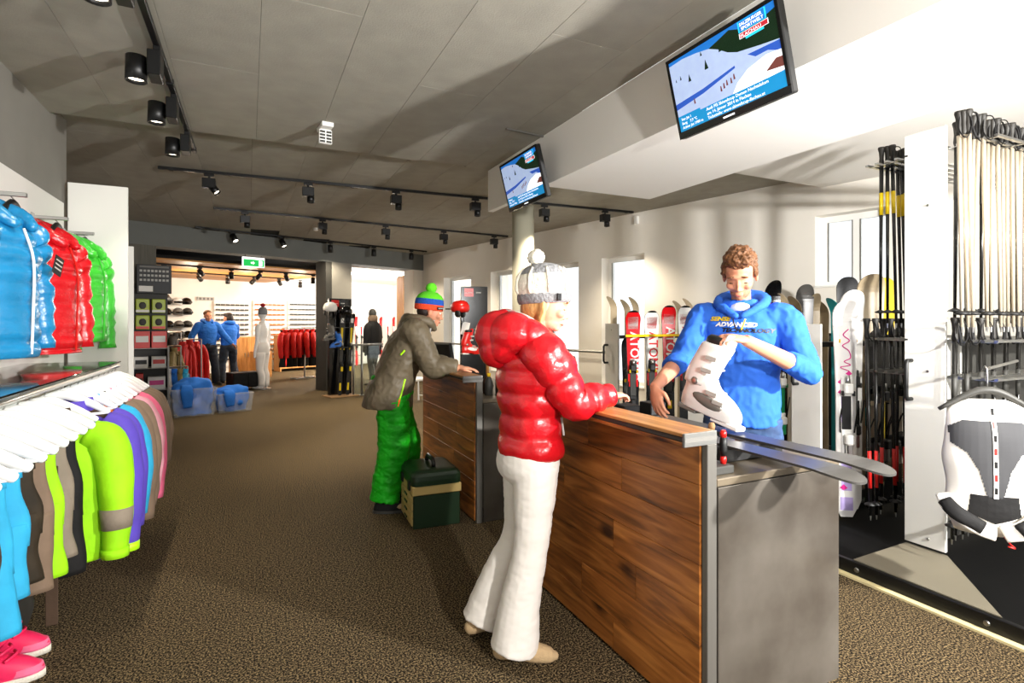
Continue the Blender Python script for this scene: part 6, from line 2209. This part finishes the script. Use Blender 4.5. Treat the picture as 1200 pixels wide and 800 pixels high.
# sunglasses walls
nms = ['left', 'middle', 'right']
for i, (xa, xb, ya, yb) in enumerate(((250, 291, 352, 428), (296, 333, 352, 428), (337, 369, 352, 428))):
    s0, z1 = bl(xa, ya, BTF)
    s1, z0 = bl(xb, yb, BTF)
    t = bth('sunglasses_display', '%s illuminated wall display with rows of sunglasses' % nms[i], 'display', (s0 + s1) / 2, BTF - 0.03, 0, 'sunglasses walls')
    hw = (s1 - s0) / 2
    MB().cbox((-hw, -0.0, z0), (hw, 0.03, z1), 0.003).build('back_board', 'panel_white', t)
    rows_, cols_ = 12, 7
    gl = MB()
    for r_ in range(rows_):
        z = z1 - 0.12 - (z1 - z0 - 0.2) * r_ / rows_
        MB().cbox((-hw + 0.03, -0.06, z - 0.03), (hw - 0.03, 0.0, z - 0.022), 0.001).build('shelf_strip', 'white', t)
        for c in range(cols_):
            x = -hw + 0.09 + (2 * hw - 0.18) * c / (cols_ - 1)
            for q in (-0.03, 0.03):
                gl.box((x + q - 0.027, -0.075, z - 0.024), (x + q + 0.027, -0.062, z + 0.024))
            gl.box((x - 0.055, -0.06, z), (x - 0.05, -0.005, z + 0.006)).box((x + 0.05, -0.06, z), (x + 0.055, -0.005, z + 0.006))
    o = gl.build('sunglasses', 'amber' if i == 1 else 'dark_grey', t)
    o['kind'] = 'stuff'
# slim mirror strip and sign
s0, z1 = bl(333.5, 365, BTF)
s1, z0 = bl(336.5, 392, BTF)
# helmets and goggles on the wall
hel = []
hrow = 0
cols = ('dark_grey', 'black_gloss', 'white', 'black_gloss', 'mid_grey')
for (py, xs) in ((354, (196, 209, 220)), (366, (188, 196, 210, 221)), (381, (199, 211, 221)), (393, (202, 212, 222))):
    hrow += 1
    for j, px in enumerate(xs):
        s, z = bl(px, py, BTF - 0.25)
        t = bth('helmet', 'ski helmet on the back wall, %s row from the top, %s from the left' % (ordn[hrow - 1], ordn[j]), 'helmet', s, BTF - 0.16, z, 'helmets on the back wall', random.uniform(-0.5, 0.5))
        MB().lathe([(0.105, -0.06), (0.13, -0.02), (0.125, 0.04), (0.095, 0.095), (0.045, 0.125), (0.0, 0.13)], n=16).build('shell', cols[(hrow + j) % 5], t, True)
        MB().tube([(-0.115, -0.05, -0.0), (0, -0.145, 0.005), (0.115, -0.05, 0.0)], [0.026, 0.034, 0.026], 10, sub=4).build('goggle', 'black_gloss', t, True)
        MB().cyl((0, 0.05, 0.0), (0, 0.16, 0.0), 0.012, n=6).build('wall_peg', 'steel', t)
s, z = bl(241, 350, BTF)
o = bth('wall_sign', 'small pale brand strip on the back wall above the helmets', 'sign', s, BTF - 0.02, z)
MB().cbox((-0.22, -0.01, -0.05), (0.22, 0.01, 0.05), 0.002).build('plate', 'light_grey', o)
for k in range(4):
    MB().box((-0.18 + k * 0.1, -0.0125, -0.03), (-0.12 + k * 0.1, -0.0102, 0.03)).build('print', 'mid_grey', o)
# hanging clothes in the back room at left
for i, (px, py, t_, m_, lb, L) in enumerate(((196, 398, 4.6, 'blackcloth', 'black jacket hanging under the helmets, left one', 0.7), (206, 398, 4.6, 'blackcloth', 'black jacket hanging under the helmets, right one', 0.7),
                                          (196, 415, 1.4, 'brown', 'dark brown child jacket behind the shelf unit', 0.5), (204, 415, 1.4, 'khaki', 'khaki child jacket behind the shelf unit', 0.5), (188, 415, 1.4, 'brown', 'brown child jacket at the rail end behind the shelf unit', 0.5),
                                          (214, 408, 2.2, 'red_cloth', 'red jacket on the back room rail left of the staff, first', 0.95), (222, 406, 2.3, 'red_cloth', 'red jacket on the back room rail left of the staff, second', 1.0), (230, 408, 2.4, 'red_cloth', 'red jacket on the back room rail left of the staff, third', 0.95),
                                          (190, 440, 0.75, 'teal', 'teal child garment low behind the shelf unit', 0.45), (197, 440, 0.75, 'paper', 'white child garment low behind the shelf unit', 0.42), (204, 440, 0.75, 'blue_cloth', 'blue child garment low behind the shelf unit', 0.42), (211, 440, 0.75, 'khaki', 'khaki child garment low behind the shelf unit', 0.42), (217, 440, 0.75, 'cyan', 'light blue child garment low behind the shelf unit', 0.4))):
    s, z = bl(px, py - 8, t_)
    jacket('hanging_jacket', lb, 'jacket', bp3(s, t_, z), BA + (1.2 if i >= 8 else 0.5 if i > 4 else 0.8), m_, L, 0.2 if L > 0.6 else 0.15, depth=0.06, seed=i, group='hanging clothes behind the shelf unit', sleeve_l=L * 0.75, zipm='black')
for i, (t_, xa, xb, py) in enumerate(((0.75, 184, 220, 431), (1.4, 184, 212, 406), (2.3, 208, 236, 398), (4.6, 190, 212, 389))):
    s0, z = bl(xa, py, t_)
    s1 = bl(xb, py, t_)[0]
    r = bth('garment_rail', '%s garment rail behind the shelf unit' % ('lowest', 'second lowest', 'tall red-jacket', 'rearmost')[i], 'rail', s0, t_, 0, 'garment rails of the back room')
    MB().cyl((0, 0, z), (s1 - s0, 0, z), 0.015, n=8).build('bar', 'steel', r)
    for q in (0.0, s1 - s0):
        MB().cyl((q, 0, 0), (q, 0, z), 0.014, n=8).build('upright', 'steel', r)
        MB().cbox((q - 0.02, -0.2, 0), (q + 0.02, 0.2, 0.03), 0.004).build('foot', 'steel', r)
s, z = bl(186, 345, 4.2)
p = bp3(s, 4.2, 0)
o = thing('pendant_shade', 'black disc shade at the upper left of the back room', 'lamp shade', (p.x, p.y, z))
MB().lathe([(0.0, 0.02), (0.2, 0.0), (0.3, -0.15), (0.29, -0.15), (0.19, -0.01), (0, 0.0)], n=20, cap=False).build('shade', 'black', o, True)
MB().cyl((0, 0, 0.01), (0, 0, 2.68 - z), 0.008, n=6).build('cord', 'black', o)
# bench, cabinets
s0 = bl(277, 455, 0.9)[0]
p = at_z(286, 458, 0)
bn = thing('bench', 'low black padded bench behind the staff', 'bench', (p.x, p.y + 0.3, 0), BA)
MB().cbox((-0.3, -0.2, 0.06), (0.0, 0.2, 0.38), 0.01).build('seat_block', 'blackcloth', bn)
MB().cbox((0.004, -0.2, 0.06), (0.3, 0.2, 0.38), 0.01).build('seat_block', 'blackcloth', bn)
for x in (-0.25, 0.25):
    MB().cbox((x - 0.02, -0.18, 0.0), (x + 0.02, 0.18, 0.06), 0.003).build('foot', 'steel', bn)
for i, (xa, xb, yt, t_) in enumerate(((277, 301, 395, 4.3), (301, 319, 412, 3.9))):
    s0, z = bl(xa, yt, t_)
    s1 = bl(xb, yt, t_)[0]
    c = bth('wooden_cabinet', ['taller plain wooden cabinet behind the bench', 'lower plain wooden cabinet behind the white mannequin'][i], 'cabinet', s0, t_)
    W_ = s1 - s0
    MB().cbox((0, 0.02, 0), (W_, 0.5, z), 0.004).build('body', 'cab_wood', c)
    for k in range(2):
        d_ = MB().cbox((W_ / 2 * k + 0.006, 0.0, 0.06), (W_ / 2 * (k + 1) - 0.006, 0.018, z - 0.02), 0.002).build('door', 'cab_wood', c)
        MB().cbox((W_ / 2 * k + (W_ / 2 - 0.05 if k == 0 else 0.03), -0.012, z * 0.5), (W_ / 2 * k + (W_ / 2 - 0.035 if k == 0 else 0.045), 0.0, z * 0.5 + 0.12), 0.002).build('handle', 'steel', d_)
s0, z = bl(328, 393, 5.2)
s1 = bl(384, 393, 5.2)[0]
c = bth('open_shelf', 'wood framed open shelf with gloves behind the red jackets', 'shelf', s0, 5.2)
W_ = s1 - s0
for x in (0, W_ - 0.05):
    MB().cbox((x, 0, 0), (x + 0.05, 0.4, z), 0.003).build('side', 'cab_wood', c)
for zz in (0.08, z * 0.5, z - 0.04):
    MB().cbox((0.05, 0, zz), (W_ - 0.05, 0.4, zz + 0.04), 0.003).build('board', 'cab_wood', c)
MB().cbox((0.05, 0.38, 0.0), (W_ - 0.05, 0.4, z), 0.003).build('back', 'dark_grey', c)
for r_ in range(2):
    for k in range(5):
        p = bp3(s0 + 0.2 + k * 0.3, 5.35, 0.125 if r_ == 0 else z * 0.5 + 0.045)
        g = thing('glove_pair', '%s glove pair in the open shelf, %s row, %s from the left' % (('red', 'black', 'white')[(k + r_) % 3], ('lower', 'upper')[r_], ordn[k]), 'gloves', p, BA, 'gloves in the open shelf')
        mm = ('red_cloth', 'blackcloth', 'whitecloth')[(k + r_) % 3]
        for q in (-0.05, 0.05):
            MB().oval([(q, 0, 0.0, 0.05, 0.03), (q, 0, 0.1, 0.048, 0.03), (q, 0, 0.2, 0.06, 0.03), (q, 0, 0.28, 0.03, 0.02)], 12, 3).build('glove', mm, g, True)
# white mannequin with beanie
def mannequin(label, px, d, rz, m_='mannequin', dressed=None, k=1.0):
    p = at_d(px, 378, d)
    t = thing('mannequin', label, 'mannequin', (p.x, p.y, 0), rz)
    mb = MB()
    mb.ell((0.01, 0, 1.66 * k), (0.095, 0.075, 0.115), None, 18, 12)
    mb.tube([(0.0, 0, 1.6 * k), (0, 0, 1.47 * k)], 0.05, 12)
    mb.oval([(0, 0, 0.80 * k, 0.1, 0.15), (-0.01, 0, 0.90 * k, 0.115, 0.17), (0, 0, 1.08 * k, 0.09, 0.125), (0, 0, 1.28 * k, 0.105, 0.165), (0, 0, 1.42 * k, 0.08, 0.17), (0, 0, 1.5 * k, 0.05, 0.07)], 24, 4)
    for q in (-1, 1):
        mb.tube([(0, q * 0.16, 1.40 * k), (0, q * 0.205, 1.34 * k), (-0.01, q * 0.235, 1.1 * k), (0.03, q * 0.25, 0.86 * k), (0.04, q * 0.25, 0.72 * k)], [0.05, 0.052, 0.042, 0.033, 0.028], 12, sub=4, round_ends=True)
        mb.tube([(0, q * 0.085, 0.86 * k), (0.01, q * 0.09, 0.65 * k), (0.02, q * 0.09, 0.47 * k), (-0.02, q * 0.09, 0.28 * k), (0, q * 0.09, 0.08)], [0.09, 0.08, 0.056, 0.055, 0.036], 14, sub=4)
        mb.tube([(-0.03, q * 0.09, 0.055), (0.06, q * 0.1, 0.045), (0.15, q * 0.11, 0.035)], [0.035, 0.036, 0.024], 10, sub=3, round_ends=True)
    remesh(mb, 0.009, 'figure', m_, t, 2)
    MB().lathe([(0.17, 0.0), (0.17, 0.012), (0.0, 0.012)], n=24).build('base_plate', 'steel', t)
    MB().cyl((-0.08, 0, 0.01), (-0.03, 0.03, 0.5), 0.01, n=8).build('support_rod', 'steel', t)
    return t


mq = mannequin('white naked-torso mannequin in white trousers and a grey beanie', 308, 12.0, BA + 2.2, k=0.99)
MB().oval([(0.0, 0, 0.05, 0.075, 0.075)] and [(-0.02, 0.09, 0.06, 0.07, 0.06), (-0.02, 0.09, 0.3, 0.075, 0.068), (0.02, 0.09, 0.47, 0.08, 0.075), (0.0, 0.085, 0.8, 0.11, 0.095)], 18, 4).build('trouser_leg', 'pants_white', mq, True)
MB().oval([(-0.02, -0.09, 0.06, 0.07, 0.06), (-0.02, -0.09, 0.3, 0.075, 0.068), (0.02, -0.09, 0.47, 0.08, 0.075), (0.0, -0.085, 0.8, 0.11, 0.095)], 18, 4).build('trouser_leg', 'pants_white', mq, True)
MB().oval([(0, 0, 0.75, 0.11, 0.165), (-0.01, 0, 0.9, 0.125, 0.182), (0, 0, 1.02, 0.11, 0.15)], 24, 4).build('trouser_top', 'pants_white', mq, True)
MB().lathe([(0.092, 1.63), (0.1, 1.67), (0.092, 1.74), (0.055, 1.79), (0.0, 1.80)], n=20).build('beanie', 'knit_grey', mq, True)
MB().ell((0, 0, 1.835), (0.05, 0.05, 0.045), None, 16, 10).build('pompom', 'knit_red', mq, True)
bm_ = mannequin('dark mannequin in a black winter coat seen through the right opening', 437, 12.6, BA + 2.0, 'dark_grey')
MB().oval([(0, 0, 0.72, 0.17, 0.24), (0, 0, 0.95, 0.16, 0.23), (0, 0, 1.2, 0.16, 0.24), (0, 0, 1.38, 0.13, 0.23), (0, 0, 1.5, 0.08, 0.1)], 24, 4).build('coat', 'blackcloth', bm_, True)
for q in (-1, 1):
    MB().tube([(0, q * 0.17, 1.40), (0, q * 0.24, 1.3), (0.0, q * 0.27, 1.05), (0.05, q * 0.27, 0.78)], [0.07, 0.085, 0.075, 0.06], 14, sub=4).build('coat_sleeve', 'blackcloth', bm_, True)
MB().oval([(0, 0, 1.48, 0.1, 0.12), (0, 0, 1.56, 0.11, 0.11), (0, 0, 1.62, 0.09, 0.09)], 20, 3).build('fur_collar', 'taupe', bm_, True)
# rack of red jackets
p = at_z(357, 443, 0)
rk = thing('garment_rack', 'round-footed chrome rack with the red jackets in the back room', 'rack', (p.x, p.y, 0), BA)
MB().cyl((0, 0, 0), (0, 0, 1.32), 0.022, n=10).build('post', 'steel', rk)
MB().cyl((-0.6, 0, 1.32), (0.6, 0, 1.32), 0.015, n=8).build('bar', 'steel', rk)
for a in (0.4, -0.4):
    MB().cbox((-0.35, -0.02, 0), (0.35, 0.02, 0.03), 0.004, RZ(a)).build('foot', 'steel', rk)
RKM = TR(p.x, p.y, 0) @ RZ(BA)
for k in range(8):
    x = -0.52 + k * 0.15
    jacket('hanging_jacket', '%s jacket on the chrome rack in the back room, %s from the left' % ('bright red', ordn[k]), 'jacket', RKM @ V((x, 0, 1.28)), BA + random.uniform(0.5, 1.1), 'red_cloth', 0.66, 0.2, depth=0.05, seed=k, group='red jackets on the chrome rack', sleeve_l=0.6, zipm='blackcloth')
    if k % 2 == 0:
        trousers_hung('black trousers hanging behind the red jackets, %s from the left' % ordn[k // 2], RKM @ V((x + 0.07, 0.1, 1.26)), 'blackcloth', 0.95, 0.16, k, 0.04, 'black trousers on the chrome rack')


# ------------------------------------------------------------------ display boards with helmets, boots and skis
def display_board(label, px, py, w, h, rz, d=None):
    p = at_z(px, py, 0) if d is None else at_d(px, 378, d)
    t = thing('display_board', label, 'display', (p.x, p.y, 0), rz)
    MB().cbox((-w / 2, 0.0, 0.02), (w / 2, 0.08, h), 0.004).build('board', 'black_gloss', t)
    MB().cbox((-w / 2 - 0.1, -0.32, 0.0), (w / 2 + 0.02, 0.12, 0.02), 0.004).build('foot_plate', 'cork', t)
    MB().box((-w / 2 + 0.05, -0.004, h - 0.16), (-w / 2 + 0.2, 0.0, h - 0.03)).build('red_logo', 'red_plastic', t)
    text_mesh('SALOMON', 0.026, 'white', 'lettering', t, TR(-w / 2 + 0.056, -0.005, h - 0.11) @ RX(PI / 2), 0.0004)
    MB().box((-w / 2 + 0.24, -0.003, h - 0.105), (-w / 2 + 0.32, 0.0, h - 0.085)).build('small_print', 'light_grey', t)
    for z in (0.95, 1.35):
        MB().box((-w / 2 + 0.02, -0.003, z), (w / 2 - 0.02, 0.0, z + 0.008)).build('slot', 'mid_grey', t)
    return t, TR(p.x, p.y, 0) @ RZ(rz)


fz = lambda q: math.atan2(q.y, q.x) - PI / 2


def hel_at(label, M, m_, trim, group=None):
    q = M.translation
    t = thing('helmet', label, 'helmet', (0, 0, 0), 0, group)
    t.matrix_world = M
    MB().lathe([(0.108, -0.05), (0.132, -0.01), (0.128, 0.05), (0.098, 0.105), (0.05, 0.13), (0.0, 0.135)], n=22).xf(Matrix.Diagonal((1, 1.12, 1, 1))).build('shell', m_, t, True)
    for k in range(3):
        MB().ell((0, -0.05 + k * 0.06, 0.115 - abs(k - 0.6) * 0.02), (0.05, 0.02, 0.03), None, 12, 8).build('vent_patch', trim, t, True)
    for q_ in (-1, 1):
        MB().ell((q_ * 0.11, 0.0, -0.075), (0.02, 0.05, 0.06), None, 12, 8).build('ear_pad', 'black', t, True)
        MB().tube([(q_ * 0.1, -0.02, -0.11), (q_ * 0.05, -0.04, -0.19), (0, -0.05, -0.2)], 0.006, 6, sub=3).build('chin_strap', 'black', t)
    MB().cyl((0, 0.1, 0.0), (0, 0.24, 0.0), 0.012, n=6).build('peg', 'steel', t)
    return t


# board in front of the pillar
db, DM = display_board('dark display board with red logo standing before the grey pillar', 399, 463, 0.47, 1.93, BA - 0.12)
hel_at('blue and white helmet on the pillar display board', DM @ TR(-0.28, -0.16, 1.72), 'ski_white', 'blue_plastic')
hel_at('black helmet on the pillar display board', DM @ TR(0.03, -0.16, 1.66), 'black_gloss', 'dark_grey')
for i, (x, tl) in enumerate(((-0.03, 0.06), (0.13, 0.09))):
    s_ = make_ski('black and yellow ski leaning on the pillar display board, %s one' % ('left', 'right')[i], 1.62, 'ski_black', bands=[(0.05, 0.16, 0.4, 'ski_yellow'), (0.62, 0.84, 0.45, 'ski_yellow'), (0.5, 0.58, 0.7, 'neon_lime'), (0.88, 0.95, 0.5, 'paper')], accent='ski_yellow', group='skis on the pillar display board')
    s_.matrix_world = DM @ TR(x - 0.06, -0.16, 0.02) @ RY(tl) @ RX(-0.05)
ski_boot('black and white ski boot on the pillar display board, upper one', DM @ TR(-0.2, -0.13, 1.12) @ RZ(PI + 0.4), 'boot_grey', 'black', 0.85, 'boots on the pillar display board')
ski_boot('blue and black ski boot on the pillar display board, lower one', DM @ TR(-0.05, -0.13, 0.98) @ RZ(PI + 0.2), 'blue_plastic', 'black', 0.8, 'boots on the pillar display board')
# board behind the rear counter
q = at_d(556, 378, 8.6)
db, DM2 = display_board('dark display board with red logo behind the rear counter', 556, 0, 0.43, 2.02, fz(q) + 0.25, 8.6)
hel_at('red and yellow helmet on the board behind the rear counter', DM2 @ TR(-0.27, -0.18, 1.66) @ RZ(1.0), 'red_plastic', 'ski_yellow')
ski_boot('red and white ski boot on the board behind the rear counter', DM2 @ TR(-0.22, -0.14, 0.98) @ RZ(0.2), 'red_plastic', 'boot_white', 1.0)
o = thing('info_card', 'white card below the red helmet', 'card', DM2 @ V((-0.16, -0.05, 1.36)), fz(q) + 0.25)
MB().cbox((-0.06, -0.004, -0.1), (0.06, 0.0, 0.1), 0.001, RY(0.2)).build('sheet', 'paper', o)
# glass barrier and post in the right opening
for i, px in enumerate((414, 424)):
    p = at_z(px, 463, 0)
    t = thing('barrier_post', 'steel post of the glass barrier beside the pillar, %s one' % ('left', 'right')[i], 'post', (p.x, p.y, 0), BA, 'barrier posts')
    MB().cyl((0, 0, 0), (0, 0, 1.02), 0.022, n=10).build('shaft', 'alu', t, True)
    MB().cbox((-0.06, -0.06, 0), (0.06, 0.06, 0.015), 0.003).build('foot', 'alu', t)
p = at_z(412, 463, 0)
o = thing('glass_barrier', 'clear glass barrier with steel handrail beside the pillar', 'barrier', (p.x, p.y + 0.03, 0), BA)
MB().cbox((0.05, -0.004, 0.0), (0.67, 0.004, 0.98), 0.002).build('pane', 'glass_clear', o)
MB().cyl((0, 0, 1.0), (0.75, 0, 1.0), 0.022, n=10).build('handrail', 'alu', o, True)
# skis on the white wall behind the right opening
for i, px in enumerate((418, 424, 447, 455, 462)):
    s, z = bl(px, 372, 5.6)
    s_ = make_ski('ski standing against the bright wall of the right opening, %s from the left' % ordn[i], 1.66, ('ski_red', 'ski_white')[i % 2], bands=[(0.5, 0.8, 0.7, ('ski_white', 'ski_red')[i % 2])], group='skis in the right opening')
    s_.matrix_world = TR(bp3(s, 5.6, 0.0)) @ RZ(BA) @ RX(-0.03)
for i, (x0, w_) in enumerate(((415, 10), (444, 22))):
    s, z = bl(x0, 440, 5.8)
    t = bth('white_plinth', 'white plinth under the skis of the right opening, %s one' % ('left', 'right')[i], 'plinth', s, 5.75, 0, 'white plinths')
    MB().cbox((0, 0.1, 0), (w_ * 0.03, 0.4, 0.3), 0.004).build('block', 'white', t)
    MB().cbox((-0.02, 0.08, 0.3), (w_ * 0.03 + 0.02, 0.42, 0.33), 0.004).build('top', 'light_grey', t)
# ski cleaning stool / clothes props beyond the leaning man
q = at_z(487, 480, 0)
t = thing('boot_stool', 'white metal boot stool on the carpet beyond the leaning man', 'stool', (q.x + 0.25, q.y + 0.9, 0), 0.4)
MB().cbox((-0.2, -0.15, 0.4), (0.2, 0.15, 0.44), 0.008).build('seat', 'white', t)
for x in (-0.17, 0.17):
    for y in (-0.12, 0.12):
        MB().cyl((x, y, 0), (x * 0.9, y * 0.9, 0.4), 0.014, n=8).build('leg', 'white', t)
    MB().cyl((x, -0.12, 0.1), (x, 0.12, 0.1), 0.01, n=8).build('stretcher', 'white', t)
# spray bottles and brush on the rear counter
for i, (x, y, m1, h) in enumerate(((1.72, 3.80, 'black', 0.2), (1.66, 3.86, 'dark_grey', 0.17), (1.80, 3.76, 'black', 0.16))):
    t = thing('spray_bottle', ['tall dark spray bottle with red cap on the rear counter', 'dark bottle with yellow cap on the rear counter', 'short black bottle on the rear counter beside the woman'][i], 'bottle', (x, y, 0.893), 0, 'bottles on the rear counter')
    MB().lathe([(0.0, 0), (0.03, 0.0), (0.031, h * 0.6), (0.015, h * 0.8), (0.012, h * 0.85)], n=14).build('body', m1, t, True)
    MB().lathe([(0.013, h * 0.84), (0.014, h), (0.0, h)], n=12).build('cap', ('red_plastic', 'yellow_strap', 'white')[i], t, True)
t = thing('brush', 'brown round brush hanging at the rear counter beside the woman', 'brush', (1.70, 3.98, 0.893), 0)
MB().lathe([(0.0, 0), (0.035, 0.0), (0.05, 0.06), (0.03, 0.12), (0.012, 0.14)], n=14).build('bristles', 'brown', t, True)
MB().lathe([(0.012, 0.13), (0.014, 0.28), (0.0, 0.29)], n=10).build('handle', 'cab_wood', t, True)
